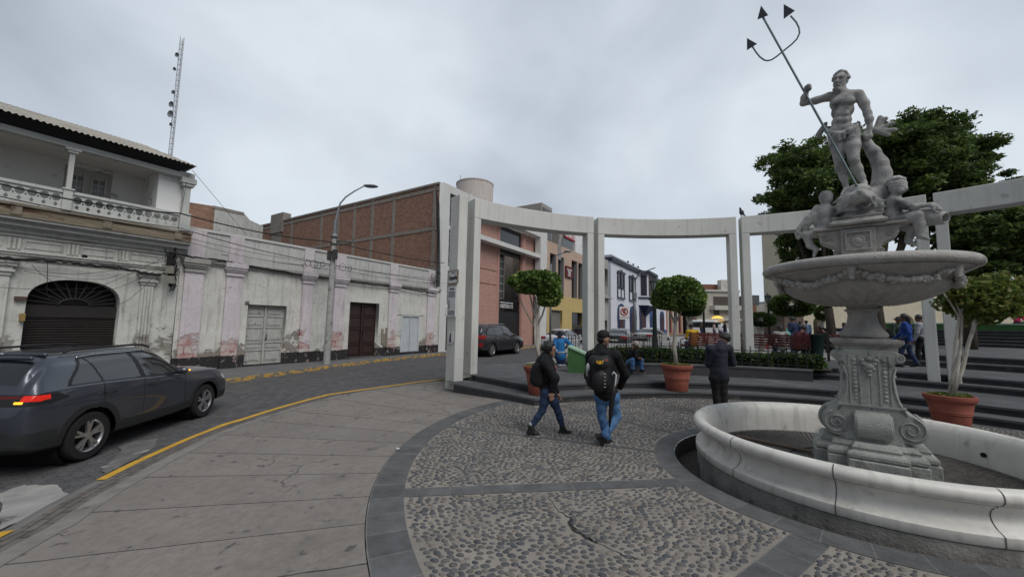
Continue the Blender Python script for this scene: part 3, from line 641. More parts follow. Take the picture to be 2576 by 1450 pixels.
# garden level behind the planter wall
gp = [(C2[0]+r*math.cos(R_(a)), C2[1]+r*math.sin(R_(a))) for r, a in [(8.15, 60.5), (8.15, 70), (8.15, 80), (8.15, 90), (8.15, 97)]]
PATH = mat('garden_path', (.30, .29, .28), (.22, .215, .21), scale=1.2, rough=.9, bump=.3)
mb = MB(); gpoly = gp+[(1.6, 14.6), (.3+3.2, 22), (14, 42), (60, 70), (70, 30), tuple(C2+46*np.array([math.cos(R_(50)), math.sin(R_(50))])), tuple(C2+9.6*np.array([math.cos(R_(55)), math.sin(R_(55))]))]
mb.add([(x, y, .6) for x, y in gpoly], [tuple(range(len(gpoly)))]); struct(mb.build('garden_ground', PATH))
# pavement between the terrace and the street
mb = MB(); q = [G(1190, 945, .30), G(1560, 938, .30), G(1560, 905, .18), G(1328, 918.5, .05), G(1180, 943, .02), (-1.9, 11.6, -.03)]
mb.add(q, [(0, 1, 2, 3, 4, 5)]); struct(mb.build('pavement', mat('light_paving', (.33, .31, .285), (.26, .245, .225), scale=1.5, rough=.9, bump=.3)))
mb = MB(); a = SN(11.2, -8.55, .03); b = SN(34, -8.55, .05);
mb.add([SN(10.6, -8.75, .0), SN(34, -8.75, .03), SN(34, -8.6, .04), SN(10.6, -8.6, .01)], [(0, 1, 2, 3)]); struct(mb.build('white_line', plain('worn_white_paint', (.5, .47, .4), .9)))
mb = MB(); mb.add([SN(13, -8.6, .02), SN(36, -8.6, .03), SN(36, -3, .2), SN(16, -3, .2)], [(0, 1, 2, 3)]); struct(mb.build('side_pavement', MATS['light_paving']))
# far-side pavement with a yellow kerb
SIDE = mat('sidewalk', (.15, .15, .152), (.115, .115, .118), scale=2, rough=.9, bump=.3)
ss = list(np.arange(-26, 100, 1.))
def kz(s): return zr(s)+.0
struct(gridmesh('sidewalk', ss, [-16.25, -14.42], lambda s, n: (*SN(s, n)[:2], (-.03 if n < -16 else kz(s)+.09)), SIDE))
kz2 = lambda s: kz(s)+.09
struct(gridmesh('kerb', ss, [0, 1, 2.], lambda s, t: (*SN(s, [-14.41, -14.32, -14.31][int(t)])[:2], [kz2(s)+.004, kz2(s)+.0, kz(s)-.08][int(t)]), mat('yellow_kerb', (.36, .22, .045), (.24, .155, .045), scale=3, rough=.85, c3=(.11, .1, .09), scale3=5, thr3=.49, soft3=.04, vecscale=(1, 1, 2), bump=.4)))
# low planter wall that people sit on
STN = mat('dark_wall_stone', (.062, .062, .068), (.045, .045, .05), scale=4, rough=.85, bump=.4)
t_ = empty('planter_wall', (*C2, .31), 0, 'low dark stone wall edging the hedged garden behind the terrace', 'wall')
mb = MB(); ap = [(r*math.cos(R_(a)), r*math.sin(R_(a))) for a in np.linspace(60.5, 99, 24) for r in (7.9,)]; bp_ = [(x*8.2/7.9, y*8.2/7.9) for x, y in ap]; n = len(ap)
mb.add([(x, y, z) for x, y in ap for z in (-.02, .27)], [(2*i, 2*i+2, 2*i+3, 2*i+1) for i in range(n-1)])
mb.add([(x, y, z) for x, y in bp_ for z in (-.02, .27)], [(2*i, 2*i+1, 2*i+3, 2*i+2) for i in range(n-1)])
mb.add([(ap[0][0], ap[0][1], -.02), (bp_[0][0], bp_[0][1], -.02), (bp_[0][0], bp_[0][1], .27), (ap[0][0], ap[0][1], .27)], [(0, 1, 2, 3)])
mb.add([(ap[-1][0], ap[-1][1], -.02), (bp_[-1][0], bp_[-1][1], -.02), (bp_[-1][0], bp_[-1][1], .27), (ap[-1][0], ap[-1][1], .27)], [(0, 1, 2, 3)]); mb.build('wall_face', STN, t_)
mb = MB(); a3 = [(x*7.88/7.9, y*7.88/7.9) for x, y in ap]; b3 = [(x*8.24/7.9, y*8.24/7.9) for x, y in ap]
mb.add([(x, y, .31) for x, y in a3]+[(x, y, .31) for x, y in b3], [(i, i+1, n+i+1, n+i) for i in range(n-1)])
mb.add([(x, y, z) for x, y in a3 for z in (.268, .31)], [(2*i, 2*i+2, 2*i+3, 2*i+1) for i in range(n-1)]); mb.build('coping', BAS, t_)
# ================================================================== PERGOLA
PERG = mat('painted_concrete', (.66, .66, .62), (.6, .6, .565), scale=1.2, rough=.75, bump=.18, bscale=35, c3=(.42, .42, .39), scale3=3.2, thr3=.63, soft3=.08, drips=(.36, .34, .29), drips_amt=.45, detail=8)
PR = 9.06; PD = .46; PH = 5.4; BH = .58; PW = 1.45
def parc(mb, a0, a1, z0, z1, r0=PR, r1=PR+PD, n=1):
  for i in range(n):
    b0 = R_(a0+(a1-a0)*i/n); b1 = R_(a0+(a1-a0)*(i+1)/n)
    P = [(r*math.cos(a), r*math.sin(a)) for r, a in ((r0, b0), (r0, b1), (r1, b1), (r1, b0))]
    # only the outer ends get end faces
    base = [(*p, z0) for p in P]+[(*p, z1) for p in P]
    f = [(0, 1, 2, 3), (4, 7, 6, 5), (0, 4, 5, 1), (2, 6, 7, 3)]
    if i == 0: f.append((0, 3, 7, 4))
    if i == n-1: f.append((1, 5, 6, 2))
    mb.add(base, f)
plabs = {1: 'white concrete frame nearest the street, framing the parked dark car and pink building', 2: 'white concrete frame framing the white and blue building, middle of the curve',
    3: 'white concrete frame whose beam runs behind the statue, with the pigeon on it', 4: 'white concrete frame at the right edge over the dark steps'}
def frame(k, aL, aR, zb, left=True, right=True):
  t = empty('concrete_arch', (*C2, 0), 0, plabs[k], 'arch', 'white frames standing in a curve round the fountain')
  mb = MB(); parc(mb, aL, aR, PH-BH, PH, n=16); o = mb.build('beam', PERG, t, bevel=.018)
  for on, a0, a1 in ((left, aL, aL-PW), (right, aR+PW, aR)):
    if on:
      mb = MB(); parc(mb, a0, a1, zb-.25, PH-BH-.002); mb.build('post', PERG, t, bevel=.018)
  return t
frame(1, 127.75, 100.75, .30); frame(2, 99.8, 71.1, .30); frame(3, 70.2, 43.0, .30); frame(4, 42.2, 14, .30)
t_ = empty('pergola_post', (*C2, 0), 0, 'lone white end post of the pergola carrying street signs and a plaque', 'post')
mb = MB(); parc(mb, 131.1, 129.25, -.3, PH); mb.build('post', PERG, t_, bevel=.018)
# ================================================================== BUILDINGS ALONG THE STREET
def FR(cr, x0, y0, x1, y1, s0, n=-16.2):
  """rectangle on the facade from its top left and bottom right corners in a crop"""
  sa, za = FS(*cr(x0, y0), n); sb, zb = FS(*cr(x1, y1), n); return (sa-s0, sb-s0, zb, za)
def FPt(cr, x, y, s0, n=-16.2): s, z = FS(*cr(x, y), n); return s-s0, z
WOODW = mat('old_white_wood', (.46, .46, .43), (.36, .36, .34), scale=5, rough=.85, bump=.4, c3=(.2, .18, .16), scale3=7, thr3=.62, drips=(.22, .2, .18), drips_amt=.45)
IRON = plain('dark_iron', (.02, .02, .022), .6, .3)
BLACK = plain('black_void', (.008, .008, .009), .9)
# ---------------------------------------------------------- one storey pink and white building
S0 = 4.86; S1 = 17.42
pk = facade('old_building', S0, 'single storey white building with peeling pink pilasters between balcony house and tall brick building', 'building')
PLW = plaster('peeling_white', (.68, .67, .62), (.54, .53, .49), (.27, .22, .18), 2.2, (.25, .23, .205), .5, base_dark=.42)
PLU = plaster('parapet_plaster', (.57, .57, .55), (.46, .46, .44), (.34, .33, .31), 1.0, None, .0, upper_peel=-.03)
PINK = plaster('peeling_pink', (.66, .605, .625), (.57, .525, .54), (.36, .12, .11), 2.0, (.55, .5, .47), .72, stain=(.35, .28, .29), base_dark=.42)
LN = S1-S0
d1 = FR(c3, 545, 917, 795, 1325, S0); d2 = FR(c3, 1225, 900, 1420, 1285, S0); d3 = FR(c3, 1568, 990, 1682, 1250, S0)
d1 = (d1[0], d1[1], 0.02, d1[3]); d2 = (d2[0], d2[1], .02, d2[3]); d3 = (d3[0], d3[1], .05, d3[3])
# opening right edge from top right corners
d1 = (d1[0], FPt(c3, 803, 935, S0)[0], d1[2], d1[3]); d2 = (d2[0], FPt(c3, 1420, 912, S0)[0], d2[2], d2[3]); d3 = (FPt(c3, 1568, 992, S0)[0], FPt(c3, 1684, 996, S0)[0], .12, d3[3])
ZC = 3.62
plate('lower_wall', rect(0, LN, -.3, ZC), [rect(d[0], d[1], d[2], d[3]) for d in (d1, d2, d3)], 0., .34, PLW, pk)
mb = MB(); mb.box(0, LN, .0, .3, ZC, 4.76); mb.build('parapet', PLU, pk)
mb = MB(); mb.box(-.02, LN, -.05, .36, 4.762, 4.85); mb.build('coping', mat('coping_white', (.6, .6, .57), (.5, .5, .48), rough=.9), pk)
# back volume so that it is a real building
mb = MB(); mb.box(0, LN, .36, 14, -.3, 4.4); mb.build('roof_block', mat('grey_roof', (.28, .27, .26), rough=.95), pk)
MOLD = plaster('cornice_stone', (.40, .39, .36), (.32, .31, .29), (.26, .15, .1), 9., (.2, .17, .15), .02)
mb = MB()
for z0, z1, pr_ in ((ZC-.02, ZC+.05, .07), (ZC+.052, ZC+.12, .13), (ZC+.122, ZC+.16, .10)): mb.box(0, LN, -pr_, -.001, z0, z1)
mb.build('cornice', MOLD, pk)
pil = [(60, 165), (395, 500), (905, 975), (1118, 1190), (1485, 1540), (1740, 1790)]
for x0, x1 in pil:
  a = FPt(c3, x0, 760, S0)[0]; b = FPt(c3, x1, 760, S0)[0]
  if x0 == 60: a, b = .12, .66
  mb = MB(); mb.box(a, b, -.09, -.001, -.3, ZC-.32)
  mb.box(a+.02, b-.02, -.06, -.001, ZC+.165, 4.755); mb.build('pilaster', PINK, pk)
  mb = MB()
  for i, (z0, z1, e) in enumerate(((-.318, -.25, .03), (-.248, -.17, .0), (-.168, -.1, .05), (-.098, -.025, .09))): mb.box(a-e, b+e, -.11-e*1.2, -.001, ZC+z0, ZC+z1)
  mb.box(a-.1, b+.1, -.26, -.131, ZC-.02, ZC+.15)
  mb.build('capital', MOLD if x0 == 60 else PINK, pk)
# thin raised frames on the parapet
prev = None; PB = [(.78, 2.), (2.55, 6.0), (6.5, 7.5), (8.1, 10.3), (10.8, 12)]
for a, b in PB:
  mb = MB(); a += .35; b -= .3
  for q in ((a, b, 4.05, 4.07), (a, a+.02, 4.072, 4.5), (b-.02, b, 4.072, 4.5)): mb.box(q[0], q[1], -.02, -.001, q[2], q[3])
  mb.build('panel_moulding', PLU, pk)
def paneldoor(parent, d, m, rows, y=.22, name='door', leaves=2):
  x0, x1, z0, z1 = d; t = MB(); t.box(x0, x1, y, y+.06, z0, z1); o = t.build(name, m, parent); wd = (x1-x0)/leaves
  for i in range(leaves):
    a = x0+i*wd+.05; b = x0+(i+1)*wd-.05; zz = z0+.08; H = z1-z0-.14; tot = sum(rows); q = MB()
    q.box(x0+i*wd+.012, a-.012, y-.035, y-.001, z0, z1); q.box(b+.012, x0+(i+1)*wd-.012, y-.035, y-.001, z0, z1)
    for r in rows:
      h = H*r/tot
      q.box(a-.01, b+.01, y-.03, y-.001, zz+h-.06, zz+h)
      q.box(a+.05, b-.05, y-.02, y-.001, zz+.04, zz+h-.12); q.box(a+.09, b-.09, y-.032, y-.0205, zz+.08, zz+h-.16)
      zz += h
    q.build('leaf_panels', m, o)
  q = MB(); q.box((x0+x1)/2-.035, (x0+x1)/2+.035, y-.07, y-.037, z0, z1); q.build('meeting_stile', m, o)
  q = MB(); q.disc(((x0+x1)/2+.07, y-.06, z0+(z1-z0)*.42), (0, 1, 0), .03, .05, 10); q.bar(((x0+x1)/2+.07, y-.09, z0+(z1-z0)*.42), ((x0+x1)/2+.07, y-.09, z0+(z1-z0)*.5), .02); q.build('handle', IRON, o)
  return o
paneldoor(pk, d1, WOODW, [1, .6, 1.2, .9, .7])
BRW = mat('brown_door_wood', (.045, .022, .018), (.025, .013, .012), scale=8, rough=.5, bump=.4, vecscale=(3, 1, .4), spec=.5)
o = paneldoor(pk, d2, BRW, [.8, 1.1, .9, .9], y=.26)
mb = MB(); mb.box(d2[0]-.1, d2[1]+.1, -.35, .02, -.3, .03); mb.build('door_step', MATS['basalt'], pk)
# corrugated metal door
mb = MB(); x0, x1, z0, z1 = d3; n = 12
for i in range(n):
  a = x0+.05+(x1-x0-.1)*i/n; b = x0+.05+(x1-x0-.1)*(i+.5)/n; c_ = x0+.05+(x1-x0-.1)*(i+1)/n
  mb.add([(a, .02, z0), (b-.012, .02, z0), (b, .055, z0), (c_-.012, .055, z0), (c_, .02, z0), (a, .02, z1), (b-.012, .02, z1), (b, .055, z1), (c_-.012, .055, z1), (c_, .02, z1)], [(0, 1, 6, 5), (1, 2, 7, 6), (2, 3, 8, 7), (3, 4, 9, 8)])
o = mb.build('metal_door', mat('white_metal', (.6, .63, .65), (.52, .55, .57), rough=.45, metal=.1, c3=(.35, .34, .33), scale3=5, thr3=.7), pk)
mb = MB(); mb.box(x0-.02, x0+.05, -.03, .04, z0, z1); mb.box(x1-.05, x1+.02, -.03, .04, z0, z1); mb.box(x0+.052, x1-.052, -.03, .04, z1-.05, z1); mb.box((x0+x1)/2-.02, (x0+x1)/2+.02, -.02, .015, z0, z1); mb.build('frame', MATS['white_metal'], o)
mb = MB(); a, b = FPt(c3, 1720, 995, S0)[0], FPt(c3, 1545, 990, S0)[0]; mb.box(x0-.35, x1+.35, -.03, -.002, z1+.02, z1+.06); mb.build('lintel_strip', PLU, pk)
mb = MB(); a, z = FPt(c3, 505, 893, S0); b, z_ = FPt(c3, 545, 905, S0); mb.box(a+.1, b+.03, -.03, -.002, z-.13, z-.02); o = mb.build('number_plate', IRON, pk)
text('number', '217', .1, plain('plate_white', (.7, .7, .7)), o, ((a+b)/2+.06, -.034, z-.075), ext=.001)
# boarded up niche by the brown door
mb = MB(); a, z = FPt(c3, 1432, 1080, S0); mb.box(a, a+.12, -.05, -.002, .6, z); mb.box(a+.14, a+.24, -.04, -.002, .5, z-.25); mb.box(a+.26, a+.36, -.05, -.002, .45, z+.05); mb.build('loose_boards', mat('raw_wood', (.28, .25, .2), (.2, .17, .13), rough=.9, vecscale=(6, 6, .6)), pk)
# ---------------------------------------------------------- two storey balcony house
W0 = -13.0; HS1 = 4.84; NW = -16.2; NB = -15.75      # wall plane, balcony plane
bh = facade('balcony_house', W0, 'old white two storey house with balcony, corrugated roof and arched rolling shutter at far left', 'house')
PLH = plaster('house_plaster', (.62, .62, .57), (.51, .51, .47), (.20, .175, .14), 2.1, (.33, .31, .28), .58, stain=(.14, .14, .12))
HL = HS1-W0
def arch_pts():
  # outline read in crop c8
  L_ = [(178, 1275), (205, 1075), (236, 880), (262, 760), (300, 700), (360, 650), (430, 620), (520, 598), (620, 588), (720, 588), (820, 600), (910, 625), (990, 660), (1060, 710), (1105, 760), (1132, 820), (1130, 890), (1112, 980), (1095, 1080), (1080, 1250)]
  P = [FPt(c8, x, y, W0) for x, y in L_]
  xl = (P[2][0]+P[3][0])/2; xr = P[-3][0]
  xl = sum(p[0] for p in P[:4])/4; xr = sum(p[0] for p in P[-5:])/5; zc = sum(p[1] for p in (P[3], P[-5]))/2; zt = max(p[1] for p in P)
  return xl, xr, zc, zt
xl, xr, zc, zt = arch_pts(); print('arch', xl+W0, xr+W0, zc, zt)
zc = zt-.62
def archloop(xl, xr, z0, zc, zt, n=18):
  cx = (xl+xr)/2; a = (xr-xl)/2; return [(xl, z0), (xr, z0)]+[(cx+a*math.copysign(abs(math.cos(math.pi*i/n))**.85, math.cos(math.pi*i/n)), zc+(zt-zc)*math.sin(math.pi*i/n)**.85) for i in range(n+1)]
ARCHL = [(xl-4.35, xr-4.35), (xl, xr), (xl-8.7, xr-8.7)]
plate('ground_wall', rect(0, HL, -.3, 4.12), [archloop(a, b, .02, zc, zt) for a, b in ARCHL], 0, .4, PLH, bh)
SHUT = mat('shutter_brown', (.032, .027, .024), (.022, .019, .018), scale=6, rough=.6, spec=.4, metal=.2)
for a, b in ARCHL:
  mb = MB(); z = .02
  while z < zc-.5: mb.add([(a, .3, z), (b, .3, z), (b, .27, z+.02), (a, .27, z+.02), (a, .27, z+.05), (b, .27, z+.05), (b, .3, z+.07), (a, .3, z+.07)], [(0, 1, 2, 3), (3, 2, 5, 4), (4, 5, 6, 7)]); z += .07
  mb.box(a, b, .24, .3, z, zc-.1); sh = mb.build('rolling_shutter', SHUT, bh)
  mb = MB(); cx = (a+b)/2
  for i in range(13):
    t = math.pi*(i+.5)/13; r0 = .22; r1x = (b-a)/2*1.0; r1z = (zt-zc)
    mb.bar((cx+r0*1.3*math.cos(t), .2, zc-.08+r0*.8*math.sin(t)), (cx+r1x*math.cos(t), .2, zc-.06+r1z*math.sin(t)), .02)
  mb.tube([(cx+.29*math.cos(math.pi*i/14), .2, zc-.08+.18*math.sin(math.pi*i/14)) for i in range(15)], .014, 6)
  mb.build('fanlight_bars', plain('bar_iron', (.05, .048, .046), .5, .4), sh)
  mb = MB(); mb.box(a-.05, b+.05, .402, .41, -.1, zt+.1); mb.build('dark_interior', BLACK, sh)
# fluted pilasters with capitals
zcap = FPt(c8, 1400, 510, W0)[1]
def hpil(a, b):
  mb = MB(); mb.box(a, b, -.07, -.001, -.3, zcap-.42)
  k = 4
  for i in range(k): x = a+(b-a)*(i+.5)/k; mb.box(x-.028, x+.028, -.1, -.0705, .75, zcap-.5)
  mb.build('pilaster', PLH, bh)
  mb = MB()
  for z0, z1, e in ((-.418, -.33, .02), (-.328, -.27, .07), (-.268, -.18, .03), (-.178, -.1, .09), (-.098, 0., .13)): mb.box(a-e, b+e, -.09-e, -.001, zcap+z0, zcap+z1)
  mb.build('capital', PLH, bh)
pa, pb = FPt(c8, 1325, 650, W0)[0], FPt(c8, 1445, 650, W0)[0]
for k in range(4):
  hpil(pa-4.35*k, pb-4.35*k) if k != 1 else hpil(FPt(c8, -40, 560, W0)[0], FPt(c8, 85, 560, W0)[0])
# architrave, frieze with raised panels and triglyphs, cornices
mb = MB()
zA = zcap+.02
for z0, z1, e in ((0, .1, .06), (.102, .16, .12), (.162, .2, .16)): mb.box(0, HL-.02, -e, -.001, zA+z0, zA+z1)
mb.build('architrave', PLH, bh)
zF0 = zA+.24; zF1 = FPt(c8, 1375, 345, W0)[1]; print('frieze', zF0, zF1)
zF1 = max(zF1, zF0+.35)
mb = MB(); x = HL-.25; st = 1.02
while x > .6:
  for i in range(3): mb.box(x-.05-i*.08, x-i*.08, -.045, -.001, zF0+.02, zF1-.04)
  a, b = x-st+.06, x-.3
  for q in ((a, b, zF0+.06, zF0+.085), (a, b, zF1-.11, zF1-.085), (a, a+.025, zF0+.087, zF1-.112), (b-.025, b, zF0+.087, zF1-.112)): mb.box(q[0], q[1], -.03, -.001, q[2], q[3])
  x -= st
mb.build('frieze', PLH, bh)
mb = MB(); prof = [(.06, 0), (.10, .07), (.14, .10), (.14, .14), (.22, .2), (.3, .24), (.3, .3), (.36, .34), (.44, .38), (.44, .44)]
for i in range(len(prof)-1): mb.box(-.02, HL+prof[i][0]*.3, -prof[i][0], -.001, zF1+prof[i][1]+.001, zF1+prof[i+1][1])
mb.build('cornice', mat('cornice_white', (.5, .5, .47), (.4, .4, .38), scale=2, rough=.9, bump=.3, vecscale=(.3, 1, 6), c3=(.2, .15, .11), scale3=1.4, thr3=.6, drips=(.2, .18, .15)), bh)
zB0 = zF1+.445
zBf = FS(*c1(700, 900), NB)[1]; print('cornice top', zB0, 'balustrade foot', zBf)
zR0 = max(zBf, zB0+.3)
mb = MB(); mb.box(-.02, HL+.1, -.47, 2.1, zB0+.002, zR0-.07)
mb.build('balcony_beam', mat('weathered_beam', (.34, .29, .2), (.2, .165, .12), scale=2.6, rough=.95, bump=.5, c3=(.11, .06, .042), scale3=1.3, thr3=.49, soft3=.05, vecscale=(.6, 1, 3)), bh)
mb = MB(); mb.box(-.02, HL+.12, -.52, 2.1, zR0-.068, zR0);
for k in range(0, 9): x = HL-.25-k*1.62; mb.box(x-.09, x+.09, -.50, -.471, zB0+.05, zR0-.07)
mb.build('balcony_floor', mat('weathered_edge', (.30, .26, .20), (.2, .17, .13), scale=3, rough=.95, bump=.5, c3=(.12, .08, .06), scale3=2), bh)
# balustrade: pierced panels between posts
zRt = FS(*c1(900, 800), NB)[1]; print('rail top', zRt)
WH = mat('balcony_white', (.56, .57, .54), (.48, .49, .465), scale=3, rough=.85, bump=.25, c3=(.3, .29, .27), scale3=4, thr3=.64, drips=(.3, .28, .25), drips_amt=.35)
def FB(cr, x, y): s, z = FS(*cr(x, y), NB); return s-W0, z
colx = FB(c1, 480, 720)[0]; endx = FB(c1, 1235, 900)[0]; print('col', colx+W0, 'end', endx+W0)
endx = HL-.27; span = endx-colx
posts = [colx-span*k for k in range(4)]; YB = NW-NB
def pierced(a, b, z0, z1):
  n = max(3, int(round((b-a)/.21))); holes = []; w_ = (b-a)/n; h = z1-z0
  for i in range(n):
    cx = a+w_*(i+.5); holes.append(circ(cx, z0+h*.66, h*.235, 14, w_*.41/(h*.235)))
    holes.append([(cx, z0+h*.06), (cx+w_*.21, z0+h*.2), (cx, z0+h*.37), (cx-w_*.21, z0+h*.2)])
    if i: x = a+w_*i; holes.append([(x, z0+h*.4), (x+w_*.11, z0+h*.5), (x, z0+h*.6), (x-w_*.11, z0+h*.5)])
  plate('balustrade_panel', rect(a, b, z0, z1), holes, YB-.02, YB+.02, WH, bh)
for k in range(4):
  a = posts[k]+.09; b = (endx-.01 if k == 0 else posts[k-1]-.09); pierced(a, b, zR0+.06, zRt-.08)
  mb = MB(); mb.box(a, b, YB-.06, YB+.06, zRt-.078, zRt); mb.box(a, b, YB-.05, YB+.05, zR0+.001, zR0+.058); mb.build('handrail', WH, bh)
zEv = FS(*c1(870, 520), NB)[1]+.12; print('eave beam', zEv)
for k in range(4):
  x = posts[k]; mb = MB(); mb.box(x-.085, x+.085, YB-.09, YB+.09, zR0, zRt+.02); mb.box(x-.11, x+.11, YB-.12, YB+.12, zRt+.021, zRt+.06)
  mb.box(x-.05, x+.05, YB-.05, YB+.05, zRt+.061, zEv-.22); mb.box(x-.1, x+.1, YB-.1, YB+.1, zEv-.219, zEv-.16); mb.box(x-.15, x+.15, YB-.13, YB+.13, zEv-.159, zEv-.09); mb.build('balcony_column', WH, bh)
# end pier
mb = MB(); mb.box(endx, HL, YB-.12, YB+.14, zR0, zRt+.02); mb.box(endx+.04, HL-.05, YB-.07, YB+.1, zRt+.021, zEv-.35); mb.box(endx-.02, HL+.02, YB-.14, YB+.14, zEv-.349, zEv-.26); mb.box(endx-.06, HL+.06, YB-.18, YB+.16, zEv-.259, zEv-.09); mb.build('corner_pier', WH, bh)
mb = MB(); mb.box(-.02, HL+.02, YB-.1, YB+.12, zEv-.089, zEv+.1); mb.build('eave_beam', WH, bh)
# loggia: back wall with french door, side wall, ceiling
YL = 1.25
fd = [(FS(*c1(x, y), NW-YL)[0]-W0, FS(*c1(x, y), NW-YL)[1]) for x, y in [(470, 480), (805, 570), (805, 790)]]; fx0, fx1 = fd[0][0], fd[1][0]; fz1 = min(fd[0][1]+.15, zEv-.1)
LOG = mat('loggia_wall', (.8, .8, .79), (.72, .72, .71), scale=1.2, rough=.9, bump=.15, c3=(.38, .38, .37), scale3=2)
plate('loggia_wall', rect(0, HL-.15, zR0, zEv+.2), [rect(fx0, fx1, zR0+.02, fz1), rect(fx0-4.4, fx1-4.4, zR0+.02, fz1)], YL, YL+.25, LOG, bh)
for q in (0, -4.4):
  mb = MB(); a, b = fx0+q, fx1+q; mb.box(a, b, YL+.12, YL+.17, zR0+.02, fz1)
  dr = mb.build('french_door', mat('door_white', (.52, .52, .5), (.46, .46, .44), rough=.7), bh)
  m_ = (a+b)/2
  for (l, r) in ((a+.1, m_-.06), (m_+.06, b-.1)):
    mb = MB(); mb.box(l+.05, r-.05, YL+.105, YL+.118, zR0+.75, fz1-.25); mb.build('pane', plain('old_glass', (.16, .18, .17), .2, spec=.8), dr)
    mb = MB(); xx = (l+r)/2; mb.box(xx-.015, xx+.015, YL+.08, YL+.104, zR0+.75, fz1-.25)
    for i in range(5): z = zR0+.75+(fz1-1.0-zR0)*i/4; mb.box(l+.05, xx-.0155, YL+.08, YL+.104, z-.015, z+.015); mb.box(xx+.0155, r-.05, YL+.08, YL+.104, z-.015, z+.015)
    mb.box(l, l+.045, YL+.07, YL+.119, zR0+.05, fz1-.1); mb.box(r-.045, r, YL+.07, YL+.119, zR0+.05, fz1-.1); mb.build('glazing_bars', MATS['door_white'], dr)
mb = MB(); mb.box(HL-.82, HL-.05, YB+.15, YL+.25, zR0, zEv); mb.build('end_wall', LOG, bh)
mb = MB(); mb.box(0, HL-.02, YB+.12, YL+.2, zEv+.0, zEv+.05); mb.build('loggia_ceiling', mat('ceiling_boards', (.74, .74, .72), (.64, .64, .62), scale=3, vecscale=(.2, 8, 1), rough=.9), bh)
mb = MB(); mb.box(0, HL, .42, 9, -.3, zB0); mb.box(0, HL-.02, YL+.26, 9, zB0+.001, zEv+.5); mb.build('house_body', LOG, bh)
# roof: dark boarded soffit and corrugated sheets
zTip = FS(*c1(1380, 540), -15.25)[1]; sTip = FS(*c1(1380, 540), -15.25)[0]-W0; print('roof tip', sTip+W0, zTip)
YE = -.95; RX = sTip+.05; zE = zTip
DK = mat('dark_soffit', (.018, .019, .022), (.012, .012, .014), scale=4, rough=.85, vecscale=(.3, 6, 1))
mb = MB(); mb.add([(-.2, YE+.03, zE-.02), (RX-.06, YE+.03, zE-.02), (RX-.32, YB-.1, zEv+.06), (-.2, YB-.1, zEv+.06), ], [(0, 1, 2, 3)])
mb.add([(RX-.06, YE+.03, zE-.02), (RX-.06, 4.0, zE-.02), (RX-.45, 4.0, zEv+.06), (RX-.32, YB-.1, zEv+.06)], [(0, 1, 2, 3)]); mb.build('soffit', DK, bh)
def corr(name, xs, yz0, yz1, m, amp=.022, per=.076, par=bh):
  V = []; F = []; i = 0; x = xs[0]; st = per/6
  while x <= xs[1]:
    o_ = amp*math.sin(2*math.pi*x/per); e1 = yz1(x) if callable(yz1) else yz1; V += [(x, yz0[0], yz0[1]+o_), (x, e1[0], e1[1]+o_)]
    if i: F.append((2*i-2, 2*i, 2*i+1, 2*i-1))
    x += st; i += 1
  m_ = MB(); m_.add(V, F); return m_.build(name, m, par, smooth=True)
TIN = mat('roof_sheet', (.40, .375, .32), (.31, .295, .255), scale=.9, rough=.7, metal=.0, c3=(.3, .27, .22), scale3=1.5, thr3=.56, drips=(.25, .2, .15), drips_amt=.4)
zRd = FS(0, 262, -18.4)[1]+.07; sH = FS(360, 377, -18.4)[0]-W0; print('ridge', zRd, zE, sH, RX)
def hipx(x): t = 1. if x < sH else max(0., (RX-x)/(RX-sH)); return (YE+.0+(2.2-YE)*t, zE+(zRd-zE)*t)
corr('corrugated_roof', (-.2, RX), (YE-.03, zE), hipx, TIN, amp=.02, per=.11)
mb = MB(); mb.add([(-.2, 2.2, zRd), (sH, 2.2, zRd), (RX, 5.2, zE), (-.2, 5.2, zE)], [(0, 1, 2, 3)]); mb.add([(RX, YE, zE), (sH, 2.2, zRd), (RX, 5.2, zE)], [(0, 1, 2)]); mb.build('rear_roof', TIN, bh)
# hole and small vents, signal box
mb = MB(); hx, hz = FPt(c8, 798, 365, W0); mb.disc((hx, -.012, hz), (0, 1, 0), .055, .02, 16); mb.build('vent_hole', BLACK, bh)
mb = MB(); hx, hz = FPt(c8, 190, 760, W0); mb.box(hx-.1, hx+.1, -.1, -.002, hz-.05, hz+.05); mb.build('junction_box', plain('rusty_box', (.1, .06, .05)), bh)
mb = MB(); hx, hz = FPt(c8, 215, 930, W0); mb.box(hx-.06, hx+.03, -.14, -.002, hz-.12, hz+.08); mb.build('shutter_lock_box', plain('ochre_box', (.3, .2, .06)), bh)
# ---------------------------------------------------------- rooftop hut
def onbrick(u, v, s=17.5):   # vertical plane at right angles to the street
  d = ray(u, v); P = CAM + d*(s/(d[:2]@DV)); return float(P[:2]@NV), float(P[2])
hn = -30.;
h0 = FS(*c3(215, 300), hn); h1 = FS(*c3(325, 265), hn); h2 = FS(*c3(515, 300), hn); h3 = FS(*c3(600, 380), hn); hb = FS(*c3(330, 430), hn)
ht = facade('rooftop_hut', h1[0], 'small rooftop block with one brick side and one peeling white side above the pink building', 'hut', n=hn)
mb = MB(); D_ = 5.; x1 = h2[0]-h1[0]
mb.box(-.0, x1, 0, D_, 2, h1[1]); mb.build('white_wall', plaster('hut_white', (.52, .52, .5), (.42, .42, .4), (.3, .28, .25), 1., None, 0, upper_peel=.04), ht)
BRK = brickish('red_brick', (.35, .18, .12), (.25, .13, .09), (.26, .22, .18), .26, .105, .014, uv=False, bump=.7)
